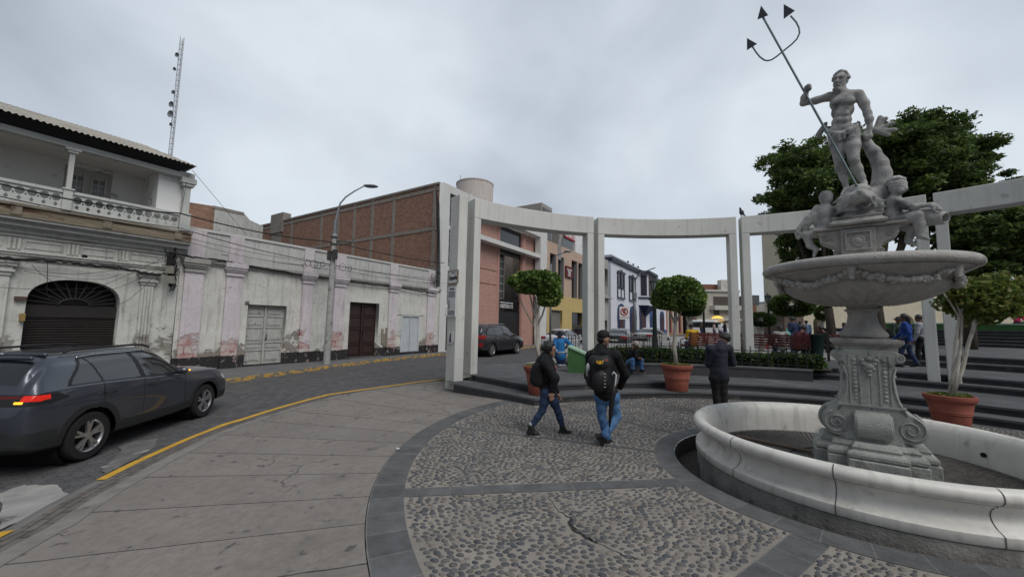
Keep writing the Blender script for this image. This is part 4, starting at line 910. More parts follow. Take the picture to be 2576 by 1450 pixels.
def brickplane(name, k='xz'):
  m = BRK.copy(); m.name = name; nt = m.node_tree; br = [n for n in nt.nodes if n.type == 'TEX_BRICK'][0]; va = br.inputs['Vector'].links[0].from_node
  tcn = [n for n in nt.nodes if n.type == 'TEX_COORD'][0]; sp = nt.nodes.new('ShaderNodeSeparateXYZ'); cb = nt.nodes.new('ShaderNodeCombineXYZ')
  nt.links.new(tcn.outputs['Object'], sp.inputs[0]); nt.links.new(sp.outputs['X' if k[0] == 'x' else 'Y'], cb.inputs[0]); nt.links.new(sp.outputs['Z'], cb.inputs[1]); nt.links.new(cb.outputs[0], va.inputs[2]); return m
BRX = brickplane('brick_front', 'xz'); BRY = brickplane('brick_side', 'yz')
mb = MB(); mb.add([(-.01, 0, 2), (-.01, D_, 2), (-2.2, D_+1, 2), (-2.2, 0.8, 2)]+[(-.01, 0, h1[1]), (-.01, D_, h1[1]), (-2.2, D_+1, h1[1]), (-2.2, .8, h1[1])], [(0, 3, 7, 4), (4, 7, 6, 5)]); mb.build('brick_wall', BRX, ht)
mb = MB(); mb.add([(x1, 0, 2), (x1+1.5, .4, 2), (x1+1.5, .4, h3[1]), (x1+1.0, .3, h3[1]+.1), (x1+.5, .15, (h3[1]+h1[1])/2-.1), (x1, 0, h1[1])], [(0, 1, 2, 3, 4, 5)]); mb.add([(x1+1.5, .4, 2), (x1+1.5, 3, 2), (x1+1.5, 3, h3[1]), (x1+1.5, .4, h3[1])], [(0, 1, 2, 3)]); mb.build('curved_wall', MATS.get('hut_white') or bpy.data.materials['hut_white'], ht)
mb = MB(); mb.box(-.12, x1+.02, -.04, .0, h1[1]-.16, h1[1]+.02); mb.build('coping', mat('conc_grey', (.28, .255, .225), (.21, .19, .165), rough=.95, bump=.4), ht)
# ---------------------------------------------------------- tall building: brick side, white framed front
TS = 17.45; TH = FS(*c3(1830, 95))[1]; print('tall', TH)
tb = facade('office_building', TS, 'four storey building with bare brick side wall and white framed pink front', 'building')
CONC = MATS['conc_grey']
nend = onbrick(*c3(515, 430))[0]; Ld = min(-16.2-nend, 75); print('brick len', Ld, onbrick(*c3(515, 430)))
mb = MB(); mb.box(.02, .3, .35, Ld, -.3, TH-.05); mb.build('brick_side_wall', BRY, tb)
mb = MB()
zt_ = [onbrick(*c3(1810, 150))[1], onbrick(*c3(1810, 410))[1], onbrick(*c3(1700, 670))[1]]; print('bands', zt_)
zb2 = zt_[0]-(zt_[0]-zt_[1])*2
for z in (zt_[0], zt_[1], zb2): mb.box(-.02, .019, .35, Ld, z-.1, z+.1)
mb.build('concrete_bands', CONC, tb)
for x, y in [(1790, 300), (1518, 330), (1375, 380), (1255, 400), (1145, 420), (1035, 430), (838, 440), (740, 430), (632, 450)]:
  n_, z_ = onbrick(*c3(x, y)); yy = -16.2-n_
  for za, zb_ in ((-.3, zb2-.132), (zb2+.132, zt_[1]-.132), (zt_[1]+.132, zt_[0]-.132), (zt_[0]+.132, TH-.08)):
    if x in (1518, 1375) and za < zb2: pass
    mb = MB(); wd = .13 if x != 740 else .8; mb.box(-.025, .019, yy-wd, yy+wd, za, zb_); mb.build('concrete_column', CONC, tb)
mb = MB(); mb.box(-.06, .34, .35, Ld, TH-.049, TH+.08); mb.build('wall_coping', CONC, tb)
mb = MB(); n_ = onbrick(*c3(740, 360))[0]; yy = -16.2-n_; mb.box(-.1, .6, yy-1.2, yy+.9, TH-1, TH+.75); mb.build('stair_head', CONC, tb)
TW = FS(*c4(735, 350))[0]-TS; print('front width', TW)
WT = mat('front_white', (.64, .64, .62), (.58, .58, .56), scale=1, rough=.8, bump=.1, drips=(.4, .39, .37), drips_amt=.3)
PKT = brickish('pink_tile', (.46, .27, .22), (.43, .25, .205), (.33, .2, .165), .3, .3, .006, rough=.7, uv=False, bump=.2, mottle=.15)
PKT2 = None
def planemat(src, name, k):
  m = src.copy(); m.name = name; nt = m.node_tree; br = [n for n in nt.nodes if n.type == 'TEX_BRICK'][0]; va = br.inputs['Vector'].links[0].from_node
  tcn = [n for n in nt.nodes if n.type == 'TEX_COORD'][0]; sp = nt.nodes.new('ShaderNodeSeparateXYZ'); cb = nt.nodes.new('ShaderNodeCombineXYZ')
  nt.links.new(tcn.outputs['Object'], sp.inputs[0]); nt.links.new(sp.outputs['X' if k[0] == 'x' else 'Y'], cb.inputs[0]); nt.links.new(sp.outputs['Z'], cb.inputs[1]); nt.links.new(cb.outputs[0], va.inputs[2]); return m
PKX = planemat(PKT, 'pink_tile_front', 'xz')
sl = FS(*c4(165, 200))[0]-TS     # width of the white strip left of the pink front
sl = 1.9
a0, a1 = .75, 1.55
wz = [FPt(c4, 100, 90, TS)[1], FPt(c4, 96, 305, TS)[1], FPt(c4, 96, 330, TS)[1], FPt(c4, 90, 570, TS)[1], FPt(c4, 85, 600, TS)[1], FPt(c4, 78, 820, TS)[1], FPt(c4, 70, 900, TS)[1]]; print('slit', wz)
a0 = FPt(c4, 93, 300, TS)[0]; a1 = a0+.95
sl = a1+.9
gold = [rect(a0, a1, wz[1], wz[0]), rect(a0, a1, wz[3], wz[2]), rect(a0, a1, wz[5], wz[4]), rect(a0, a1, .02, wz[6])]
plate('white_strip', rect(0, sl, -.3, TH), gold, 0, .34, WT, tb)
GLS = plain('dark_glass', (.012, .014, .018), .12, spec=.8)
mb = MB(); mb.box(a0-.05, a1+.05, .2, .25, 0, TH-.4); mb.build('slit_window', GLS, tb)
mb = MB()
for z in np.linspace(wz[5], wz[0], 12): mb.box(a0, a1, .17, .199, z-.03, z+.03)
mb.build('window_bars', plain('steel_frame', (.25, .25, .25), .5), tb)
mb = MB(); mb.box(a0-.1, a1+.12, -.04, -.002, wz[6]+.08, wz[6]+.55); o = mb.build('parking_notice', plain('notice_white', (.6, .6, .58)), tb)
text('notice_text', 'NO', .26, IRON, o, ((a0+a1)/2, -.045, wz[6]+.42), ext=.001); text('notice_text', 'EST', .26, IRON, o, ((a0+a1)/2, -.045, wz[6]+.18), ext=.001)
mb = MB(); mb.box(sl+.001, TW, -.06, .5, TH-.9, TH); mb.box(TW-1.3, TW, -.06, .5, -.3, TH-.901); mb.build('white_portal', WT, tb)
mb = MB(); mb.box(sl+.3, TW-1.301, .8, 1.0, TH-3.2, TH-.9); mb.build('upper_glazing', GLS, tb)
# pink front, set back .7 m
NR = -16.9; YR = .7
def RR(x0, y0, x1, y1): return FR(c4, x0, y0, x1, y1, TS, NR)
pr1 = FS(*c4(415, 600), NR)[0]-TS; pr2 = FS(*c4(578, 600), NR)[0]-TS; pr3 = FS(*c4(655, 600), NR)[0]-TS; zcan = FS(*c4(420, 430), NR)[1]; print('pink', pr1, pr2, pr3, zcan)
mb = MB(); mb.box(sl, pr1, YR, YR+.3, -.3, TH-.95); mb.build('pink_wall', PKX, tb)
mb = MB(); mb.box(pr2, pr3, YR, YR+.3, -.3, TH-.95); mb.build('pink_pier', PKX, tb)
mb = MB(); mb.lathe([(.3, -.3), (.3, TH-.95)], 16, (pr2-.02, YR+.1, 0)); mb.build('round_column', mat('pink_stucco', (.43, .24, .2), (.39, .215, .18), rough=.8), tb, smooth=True)
mb = MB(); mb.lathe([(.22, -.3), (.22, TH-.95)], 16, (pr1-.02, YR+.12, 0)); mb.build('round_column', MATS['pink_stucco'], tb, smooth=True)
for z in [FS(*c4(300, y), NR)[1] for y in (583, 680)]:
  mb = MB(); mb.box(sl, pr1-.2, YR-.012, YR-.001, z-.025, z+.025); mb.build('joint_line', plain('joint_brown', (.1, .05, .04)), tb)
cz0 = FS(*c4(280, 375), -16.3)[1]
mb = MB(); mb.box(sl+.0, TW-1.31, -.05, YR-.02, zcan-.28, zcan+.05); mb.build('canopy_band', WT, tb)
BEI = mat('beige_wall', (.42, .38, .29), (.38, .345, .265), rough=.85)
mb = MB(); mb.box(pr1, pr2, 3.2, 3.4, -.3, TH-1); mb.build('recess_wall', BEI, tb)
mb = MB(); mb.box(pr1+.001, pr2-.001, 1.2, 1.25, zcan+.3, TH-1.2); mb.build('upper_window', GLS, tb)
mb = MB()
for i in range(7): x = pr1+(pr2-pr1)*i/6; mb.box(x-.04, x+.04, 1.1, 1.199, zcan+.3, TH-1.2)
mb.build('mullions', plain('mullion_grey', (.06, .06, .06)), tb)
# glazed bay inside the recess
gx = pr1+.05; gw = (pr2-pr1)*.42; gz0 = FS(*c4(450, 780), NR)[1]
mb = MB(); mb.box(gx, gx+gw, 1.3, 3.1, gz0, zcan-.5); mb.build('glazed_bay', plain('bay_glass', (.05, .05, .05), .15, spec=.8), tb)
mb = MB()
for z in np.linspace(gz0, zcan-.5, 7): mb.box(gx-.02, gx+gw+.02, 1.26, 1.299, z-.04, z+.04)
for x in (gx, gx+gw/2, gx+gw): mb.box(x-.03, x+.03, 1.22, 1.259, gz0, zcan-.5)
mb.build('bay_frames', plain('alu', (.35, .34, .32), .4, .5), tb)
zg0 = FS(*c4(480, 878), NR)[1]; zg1 = FS(*c4(480, 790), NR)[1]; print('gate', zg0, zg1)
mb = MB(); mb.box(pr1, pr2, YR+.12, YR+.16, .0, zg0); gt = mb.build('iron_gate', plain('gate_black', (.012, .012, .013), .5), tb)
mb = MB()
n = 22
for i in range(n+1): x = pr1+(pr2-pr1)*i/n; mb.bar((x, YR+.14, zg0), (x, YR+.14, zg1+.1), .025)
mb.box(pr1, pr2, YR+.11, YR+.17, zg0, zg0+.08); mb.box(pr1, pr2, YR+.11, YR+.17, zg1-.1, zg1-.05)
mb.build('gate_bars', MATS['gate_black'], gt)
nb = RR(430, 805, 513, 845); mb = MB(); x0, x1 = nb[0], nb[1]; z1_ = FS(*c4(430, 805), NR)[1]; z0_ = FS(*c4(430, 842), NR)[1]
mb.box(x0, x1, YR+.02, YR+.06, z0_, z1_); sg = mb.build('notary_sign', plain('sign_white', (.78, .78, .76)), tb)
text('sign_lettering', 'NOTARIA', (z1_-z0_)*.5, plain('ink', (.02, .02, .025)), sg, ((x0+x1)/2, YR+.015, z0_+(z1_-z0_)*.68), ext=.003, bold=.02, xs=(x1-x0)/((z1_-z0_)*.5*4.3))
text('sign_lettering', 'Dr. GORKY OVIEDO', (z1_-z0_)*.3, MATS['ink'], sg, ((x0+x1)/2, YR+.015, z0_+(z1_-z0_)*.22), ext=.003, bold=.015, xs=(x1-x0)/((z1_-z0_)*.3*9.2))
# slit windows at the right
mb = MB(); mb.box(pr3+.001, TW-1.301, YR+.5, YR+.55, 0, TH-1.2); mb.build('side_glazing', GLS, tb)
mb = MB()
for z in np.arange(1, TH-1.5, 1.2): mb.box(pr3+.001, TW-1.301, YR+.42, YR+.499, z-.05, z+.05)
mb.build('window_bars', MATS['steel_frame'], tb)
mb = MB(); mb.box(.35, TW, 3.5, 18, -.3, TH-.3); mb.box(TW-.3, TW, .52, 18, -.3, TH-.31); mb.build('rear_block', CONC, tb)
# round water tank on the roof
mb_n = -21.5; s_l, z_l = FS(*c4(150, 60), mb_n); s_r, z_r = FS(*c4(360, 60), mb_n); zt2 = FS(*c4(357, 84), mb_n)[1]
R2 = (s_r-s_l)/2*.72; wt = empty('water_tank', SN((s_l+s_r)/2, mb_n, TH-.3), 0, 'round pale pink concrete water tank on the roof behind the pergola top', 'water tank')
mb = MB(); hh = zt2-TH+.3; mb.lathe([(R2, 0), (R2, hh-.1), (R2+.04, hh-.1), (R2+.04, hh), (.01, hh+.12)], 40); mb.build('tank_body', mat('tank_pink', (.62, .56, .52), (.55, .50, .465), rough=.85, drips=(.3, .27, .24), drips_amt=.4), wt, smooth=True, auto=40)
mb = MB(); mb.bar((-R2*.8, 0, hh), (-R2*.8, 0, hh+.9), .03); mb.build('antenna', IRON, wt)
# ---------------------------------------------------------- peach and yellow building
PS = FS(*c4(737, 400))[0]; PE = 49.2; py = facade('shop_building', PS, 'peach office building over a yellow ground floor with closed grey shutter', 'building')
def FW_(x0, y0, x1, y1): return FR(cW, x0, y0, x1, y1, PS)
zy = FPt(cW, 150, 800, PS)[1]; zp = FPt(cW, 190, 290, PS)[1]; print('peach', PS, zy, zp); PL = 43-PS
PCH = mat('peach_paint', (.50, .37, .28), (.45, .33, .25), rough=.85, scale=1, drips=(.3, .24, .2), drips_amt=.3)
YLW = mat('yellow_wall', (.56, .42, .17), (.5, .375, .16), rough=.85, scale=1, drips=(.3, .24, .12), drips_amt=.3)
def W2(a, b, c, d):   # corners: left x/top y, right x/bottom y, widths by mid height
  s0_ = FPt(cW, a, (b+d)/2, PS)[0]; s1_ = FPt(cW, c, (b+d)/2, PS)[0]; zt_ = FPt(cW, a, b, PS)[1]; zb_ = FPt(cW, a, d, PS)[1]; return s0_, s1_, zb_, zt_
wins = [W2(75, 358, 140, 525), W2(157, 392, 220, 800), W2(297, 432, 357, 820), W2(366, 460, 420, 838)]
wins[0] = (wins[0][0], wins[0][1], wins[1][2], wins[0][3])
zw0 = wins[1][2]; wins = [(a, b, zw0, d) for a, b, c, d in wins]
plate('peach_wall', rect(0, PL, zy, zp), [rect(*w_) for w_ in wins], 0, .5, PCH, py)
for w_ in wins:
  mb = MB(); mb.box(w_[0], w_[1], .42, .48, w_[2], w_[3]); wo = mb.build('window', GLS, py)
  mb = MB(); mb.box(w_[1]-.08, w_[1]-.002, .02, .41, w_[2], w_[3]); mb.build('frame', plain('grey_reveal', (.25, .25, .25)), wo)
ys = W2(70, 945, 195, 1215); yd = W2(295, 970, 413, 1150)
ys = (ys[0], ys[1], .05, ys[3]); yd = (yd[0], yd[1], .05, yd[3])
plate('yellow_wall_front', rect(0, PL, -.3, zy-.002), [rect(*ys), rect(*yd)], -.06, .5, YLW, py)
mb = MB(); z = ys[2]
while z < ys[3]: mb.add([(ys[0], .2, z), (ys[1], .2, z), (ys[1], .14, z+.04), (ys[0], .14, z+.04), (ys[0], .2, z+.1), (ys[1], .2, z+.1)], [(0, 1, 2, 3), (3, 2, 5, 4)]); z += .1
mb.build('rolling_shutter', mat('shutter_grey', (.30, .295, .26), (.26, .25, .225), rough=.6, metal=.2), py)
mb = MB(); mb.box(yd[0], yd[1], .3, .35, yd[2], yd[3]); mb.build('shop_window', GLS, py)
mb = MB()
for i in range(9): x = yd[0]+(yd[1]-yd[0])*i/8; mb.box(x-.02, x+.02, .2, .23, yd[2], yd[3])
mb.build('window_grille', IRON, py)
sgn = W2(227, 492, 297, 610); mb = MB(); mb.box(sgn[0], sgn[1], -.14, -.02, sgn[2], sgn[3]); so_ = mb.build('lawyer_sign', plain('dark_red', (.12, .015, .02)), py)
for i, tx in enumerate(['ESTUDIO JURIDICO', 'ABOGADOS', 'ASESORES', 'NOTARIAL']):
  hh = (sgn[3]-sgn[2]); text('sign_lettering', tx, hh*.13, MATS['sign_white'], so_, ((sgn[0]+sgn[1])/2, -.15, sgn[3]-hh*(.3+.17*i)), ext=.004, bold=.01, xs=.9)
# upper storey
zq = FPt(cW, 250, 150, PS)[1]; up = W2(222, 200, 335, 325)
mb = MB(); mb.box(0, 2.2, .6, 6, zp+.002, zq+2); mb.box(FPt(cW, 200, 250, PS)[0], FPt(cW, 362, 250, PS)[0], .3, 6, zp+.002, zq+.8); mb.build('upper_storey', mat('upper_grey', (.36, .34, .31), (.3, .285, .26), rough=.9), py)
mb = MB(); mb.box(up[0], up[1], .24, .299, up[2]+.2, up[3]); mb.build('upper_window', GLS, py)
mb = MB(); mb.box(.2, 2.0, .54, .599, zp+.3, zq+1.6); mb.build('upper_window', GLS, py)
rs = W2(240, 172, 340, 222); mb = MB(); mb.box(rs[0], rs[1], .1, .2, up[3]+.1, up[3]+.85); so_ = mb.build('roof_sign', plain('sign_red', (.4, .02, .04)), py)
text('sign_lettering', 'TRAMITES', .7, MATS['sign_white'], so_, ((rs[0]+rs[1])/2, .09, up[3]+.48), ext=.004, bold=.02, xs=1.0)
mb = MB(); xq = FPt(cW, 365, 280, PS)[0]; mb.add([(xq, .4, zp), (xq+3.6, .3, zp-.02), (xq+3.6, .4, zp+2.8), (xq+.1, .6, zq+.3)], [(0, 1, 2, 3)]); mb.add([(xq, .5, zp), (xq+3.6, .4, zp-.02), (xq+3.6, .5, zp+2.8), (xq+.1, .7, zq+.3)], [(0, 3, 2, 1)]); mb.build('white_tarpaulin', mat('tarp', (.7, .7, .7), (.6, .6, .6), rough=.7, bump=.5, bscale=4), py)
mb = MB(); mb.box(.02, PL, .55, 12, -.3, zp-.1); mb.build('rear_block', MATS['upper_grey'], py)
mb = MB(); x_, z_ = FPt(cW, 172, 320, PS); mb.box(x_-.35, x_+.35, -.05, -.002, z_-1.1, z_+.9); mb.build('electric_panel', MATS['steel_frame'], py)
# neighbour seen through the gap of the posts
gb = facade('grey_building', 43.02, 'weathered grey house with open first floor balcony beside the white and blue building', 'house')
GL_ = 49.4-43.02; zg_ = FPt(cW, 655, 430, 43)[1]
plate('grey_wall', rect(0, GL_, -.3, zg_), [rect(GL_-2.6, GL_-.25, zg_*.55, zg_*.88), rect(GL_-1.6, GL_-.5, 0, 2.4)], 0, .4, mat('grey_plaster', (.40, .39, .37), (.32, .31, .3), rough=.9, drips=(.15, .14, .13)), gb)
mb = MB(); mb.box(.1, GL_-.1, 2.2, 2.4, 0, zg_-.1); mb.build('interior', plain('dark_room', (.06, .055, .05)), gb)
mb = MB(); mb.box(GL_-3, GL_+.02, -.5, -.002, zg_*.5, zg_*.5+.25); mb.build('balcony_slab', MATS['grey_plaster'], gb)
mb = MB(); mb.box(0, GL_, .42, 2.19, zg_-.5, zg_-.01); mb.box(0, GL_, 2.41, 10, -.3, zg_-.2); mb.build('rear_block', MATS['grey_plaster'], gb)
# ---------------------------------------------------------- white and blue corner building
BS = FS(*cW(700, 500))[0]; bb = facade('colonial_building', BS, 'two storey white building with blue window surrounds and a corner bay', 'building')
WB = mat('colonial_white', (.66, .68, .74), (.6, .62, .68), rough=.85, scale=.7, bump=.1); BLU = plain('deep_blue', (.03, .045, .12), .7); BLM = plain('mid_blue', (.05, .11, .3), .8); NAV = plain('navy_trim', (.025, .03, .05), .6)
zT = FPt(cW, 700, 378, BS)[1]; zc_ = FPt(cW, 712, 450, BS)[1]; BL = 88-BS; print('blue bldg', BS, zT, zc_)
up_ = [(768, 550, 832, 825), (888, 590, 948, 850), (1098, 670, 1140, 885), (1203, 715, 1243, 915)]
lo_ = [(780, 950, 830, 1125), (905, 965, 950, 1150), (1003, 925, 1050, 1180), (1108, 985, 1138, 1100), (1212, 990, 1240, 1160)]
def WW(a, b, c, d): m_ = (b+d)/2; return FPt(cW, a, m_, BS)[0], FPt(cW, c, m_, BS)[0], FPt(cW, a, d, BS)[1], FPt(cW, a, b, BS)[1]
U = [WW(*q) for q in up_]; Lw = [WW(*q) for q in lo_]
zu0 = U[0][2]; zu1 = U[0][3]; zl1 = Lw[0][3]
bay = WW(990, 590, 1085, 800)
U = [(a, b, zu0, zu1) for a, b, c, d in U]; Lw = [(a, b, max(c, .3), zl1) for a, b, c, d in Lw]
U += [(a+q, b+q, c, d) for q in (6., 12.) for a, b, c, d in [U[-1]]]
U = [u for u in U if u[1] < BL-.5]
mb = MB(); mb.box(0, BL, 0, 12, -.5, zc_); mb.build('wall', WB, bb)
mb = MB(); mb.box(-.1, BL+.1, -.25, 12, zc_+.002, zc_+.55); mb.build('cornice', NAV, bb)
mb = MB(); mb.box(-.05, BL, -.1, 12, zc_+.552, zT-.15); mb.box(-.1, BL+.05, -.2, 12.1, zT-.149, zT); mb.build('parapet', WB, bb)
mb = MB(); mb.box(-.01, BL+.01, -.06, -.001, -.5, 1.1); mb.build('blue_plinth', BLM, bb)
for a, b, c, d in U:
  m_ = (a+b)/2; o_ = MB(); o_.box(a, b, -.05, -.002, c+(d-c)*.42, d-.2); wo = o_.build('window', plain('window_dark', (.03, .028, .04), .3), bb)
  f_ = MB(); w_ = .14
  for q in ((a-w_, a), (m_-w_/2, m_+w_/2), (b, b+w_)): f_.box(q[0], q[1], -.16, -.051, c, d)
  f_.box(a-.35, b+.35, -.24, -.161, d-.15, d+.12); f_.box(a-.25, b+.25, -.22, -.161, c-.05, c+.15); f_.box(a-.1, b+.1, -.15, -.051, c+(d-c)*.38, c+(d-c)*.43); f_.box(m_-.5, m_+.5, -.2, -.161, d+.12, d+.35); f_.build('frame', NAV, wo)
  f_ = MB(); f_.box(a+.01, m_-.09, -.04, -.001, c+.16, c+(d-c)*.37); f_.box(m_+.09, b-.01, -.04, -.001, c+.16, c+(d-c)*.37); f_.build('apron_panel', WB, wo)
for i, (a, b, c, d) in enumerate(Lw):
  dd = d+ (1.2 if i == 2 else 0)
  f_ = MB(); pts = [(a-.55, .3), (b+.55, .3), (b+.5, dd*.5), (b+.65, dd*.75), (b+.45, dd+.25), (b, dd+.75), ((a+b)/2, dd+1.0), (a, dd+.75), (a-.45, dd+.25), (a-.65, dd*.75), (a-.5, dd*.5)]
  f_.prism(pts, -.14, -.062); so_ = f_.build('blue_surround', BLU if i != 3 else BLM, bb)
  f_ = MB(); f_.prism([(a, .35), (b, .35), (b, dd-.4), ((a+b)/2, dd), (a, dd-.4)], -.2, -.141); f_.build('door', plain('maroon_door', (.05, .02, .028), .6) if i != 3 else BLU, so_)
a, b, c, d = bay; f_ = MB(); pts = [(a-.4, -.002), (a+.6, -1.4), (b-.2, -1.4), (b+.8, -.002)]
f_.prismz(pts, c-1.6, zc_-.001); ba = f_.build('corner_bay', WB, bb)
f_ = MB(); f_.prismz([(a-.8, -.26), (a+.4, -1.75), (b, -1.75), (b+1.2, -.26)], zc_+.003, zc_+.5); f_.build('bay_cornice', NAV, ba)
f_ = MB(); f_.prismz([(a-.6, -.02), (a+.5, -1.55), (b-.1, -1.55), (b+1.0, -.02)], c-.5, c-.25); f_.build('bay_sill', NAV, ba)
f_ = MB(); f_.box(a+.75, b-.35, -1.45, -1.401, c, d); f_.build('bay_window', plain('bay_wood', (.06, .035, .035)), ba)
f_ = MB(); f_.bar((a+.05, -.7, (c+d)/2), (a+.05+.001, -.7, d), .01); f_.add([(a-.2, -.35, c), (a+.42, -1.2, c), (a+.42, -1.2, d), (a-.2, -.35, d)], [(0, 1, 2, 3)]); f_.build('bay_window', MATS['window_dark'], ba)
f_ = MB(); f_.add([(a-.4, -.02, c-1.6), (a+.6, -1.4, c-1.6), (b-.2, -1.4, c-1.6), (b+.8, -.02, c-1.6), ((a+b)/2, -.1, c-3.6)], [(0, 1, 4), (1, 2, 4), (2, 3, 4)]); f_.build('bay_corbel', BLU, ba)
mb = MB()
for q in (8, 11, 14): mb.ball((q, -.1, zT+.15), .18, 6)
mb.build('roof_finials', NAV, bb)
# terracotta row beyond
tr = facade('terracotta_house', 88.1, 'low terracotta house with white pilasters beyond the white and blue building', 'house')
TER = mat('terracotta_paint', (.42, .15, .08), (.36, .13, .07), rough=.85)
mb = MB(); mb.box(0, 34, 0, 12, -.5, 8.5); mb.build('wall', TER, tr)
mb = MB(); mb.box(-.1, 34, -.3, 12, 8.501, 9.6); mb.build('cornice', plain('cream_trim', (.55, .5, .42)), tr)
for q in (1, 7, 13, 20, 27): mb = MB(); mb.box(q, q+1.4, -.12, -.001, -.5, 8.4); mb.build('pilaster', MATS['cream_trim'], tr)
for q in (3, 9.5, 16, 23): mb = MB(); mb.box(q, q+2.2, -.08, -.001, .4, 5.4); mb.build('door', MATS['maroon_door'], tr)
# ---------------------------------------------------------- buildings closing the view
def farbox(name, u0, u1, v_top, y, depth, m, label, cat, zb=0., par=None):
  a = AT(u0, v_top, y); b = AT(u1, v_top, y); z = (a[2]+b[2])/2; t = empty(name, (a[0], y, zb), 0, label, cat); mb = MB(); mb.box(0, b[0]-a[0], 0, depth, -.5, z-zb); mb.build('wall', m, t); return t, b[0]-a[0], z-zb
CRM = mat('cream_render', (.50, .47, .40), (.43, .41, .35), rough=.9, scale=.4, drips=(.28, .26, .22), drips_amt=.4)
def px(u, y, v=800): return AT(u, v, y)[0]
def pz(u, v, y): return AT(u, v, y)[2]
YC = 98.
cbx = px(1752, YC); ct = empty('cafe_building', (cbx, YC, 0), 0, 'cream corner building with curved balcony and lit yellow shop front at the street end', 'building')
zt1 = pz(1790, 733, YC); wl = px(1862, YC)-cbx
# curved front
pts = [(0, 3), (.4, 1.2), (1.6, .3), (3, 0), (wl, 0), (wl, 14), (0, 14)]
mb = MB(); mb.prismz(pts, -.5, zt1); mb.build('wall', CRM, ct)
mb = MB(); mb.prismz([(x*1.02-.2, y-.35) for x, y in pts[:5]]+[(wl, 14), (0, 14)], zt1+.01, zt1+.5); mb.build('cornice', plain('pale_trim', (.6, .58, .52)), ct)
f0 = pz(1790, 768, YC); f1_ = pz(1790, 803, YC)
mb = MB(); mb.prismz([(4.2, -1.2), (wl+.2, -1.2), (wl+.2, -.001), (3.2, -.001)], f0-1.1, f0); mb.build('balcony', MATS['pale_trim'], ct)
mb = MB(); mb.box(4.4, wl, -.06, -.001, f0+.02, pz(1790, 745, YC)); mb.build('balcony_opening', plain('shaded_opening', (.09, .07, .06)), ct)
mb = MB(); mb.box(-.1, wl+.1, -.5, -.001, f1_-.2, f1_+.2); mb.build('string_course', MATS['pale_trim'], ct)
for (u0, v0, u1, v1) in ((1796, 777, 1810, 792), (1764, 740, 1772, 752)): mb = MB(); mb.box(px(u0, YC)-cbx, px(u1, YC)-cbx, -.08 if u0 > 1780 else .3, .9 if u0 < 1780 else -.001, pz(1790, v1, YC), pz(1790, v0, YC)); mb.build('window', plain('window_olive', (.06, .06, .05), .3), ct)
LIT = plain('lit_yellow', (.6, .4, .1), .6, emit=(1., .62, .12), estr=.8)
a, b = px(1788, YC)-cbx, px(1820, YC)-cbx; mb = MB(); cx_ = (a+b)/2; r_ = (b-a)/2; zl = pz(1800, 806, YC)
mb.prism([(a, zl)]+[(cx_-r_*math.cos(math.pi*i/10), zl+r_*.75*math.sin(math.pi*i/10)) for i in range(11)]+[(b, zl)], -.4, -.002); so_ = mb.build('lit_sign', LIT, ct)
text('sign_lettering', 'La Fritanga', r_*.42, MATS['ink'], so_, (cx_, -.42, zl+r_*.3), ext=.01, xs=.8)
mb = MB(); mb.box(a+.6, b-.6, -.06, -.002, .3, zl-.3); mb.build('lit_doorway', plain('lit_door', (.3, .2, .08), .6, emit=(.8, .45, .12), estr=.35), ct)
mb = MB(); mb.box(-1, wl+.5, 2.5, 14, zt1+.5, pz(1790, 712, YC)); mb.build('brick_storey', plain('brick_far', (.2, .09, .06)), ct)
mb = MB(); mb.box(px(1820, YC)-cbx, wl, .6, 2.4, zt1+.5, pz(1790, 702, YC)); mb.box(px(1830, YC)-cbx, px(1836, YC)-cbx, .5, .599, pz(1790, 722, YC), pz(1790, 712, YC)); mb.build('roof_room', MATS['pale_trim'], ct)
# grey and brick houses to the right of it
GF = mat('far_render', (.36, .34, .31), (.28, .265, .24), rough=.95, scale=.3, drips=(.2, .18, .16))
t_, wd, hg = farbox('hillside_house', 1884, 1944, 765, 120, 14, GF, 'grey rendered house with stepped roof right of the cream corner building', 'house')
mb = MB(); mb.box(0, wd*.42, -.3, 6, hg, pz(1900, 742, 120)); mb.build('top_storey', plain('dark_storey', (.1, .1, .1)), t_)
mb = MB(); mb.box(0, wd*.3, -.2, -.001, hg*.55, hg*.95); mb.build('brick_patch', MATS['brick_far'], t_)
for i in range(7):
  mb = MB(); x = wd*(.35+.09*i); mb.box(x, x+1., -.15, -.001, hg*.55, hg*.75); mb.build('window', MATS['window_olive'], t_)
mb = MB()
for i in range(12): x = wd*.2+i*wd*.07; mb.box(x, x+.3, -.5, -.2, 2., hg*.45)
mb.build('railing', MATS['pale_trim'], t_)
t_, wd, hg = farbox('modern_block', 1945, 1968, 756, 150, 14, plain('white_block', (.5, .52, .55)), 'distant white block with bright blue glazing above the lamp', 'building')
mb = MB(); mb.box(.4, wd-.3, -.2, -.001, hg-6, hg-1.8); mb.build('blue_glazing', plain('blue_glass', (.06, .2, .42), .2), t_)
t_, wd, hg = farbox('terrace_house', 1944, 1975, 785, 108, 10, CRM, 'small pale terrace house below the blue glazed block', 'house')
mb = MB()
for i in range(5): mb.box(wd*.1+i*wd*.18, wd*.1+i*wd*.18+.8, -.1, -.001, hg*.3, hg*.6)
mb.build('windows', MATS['window_olive'], t_)
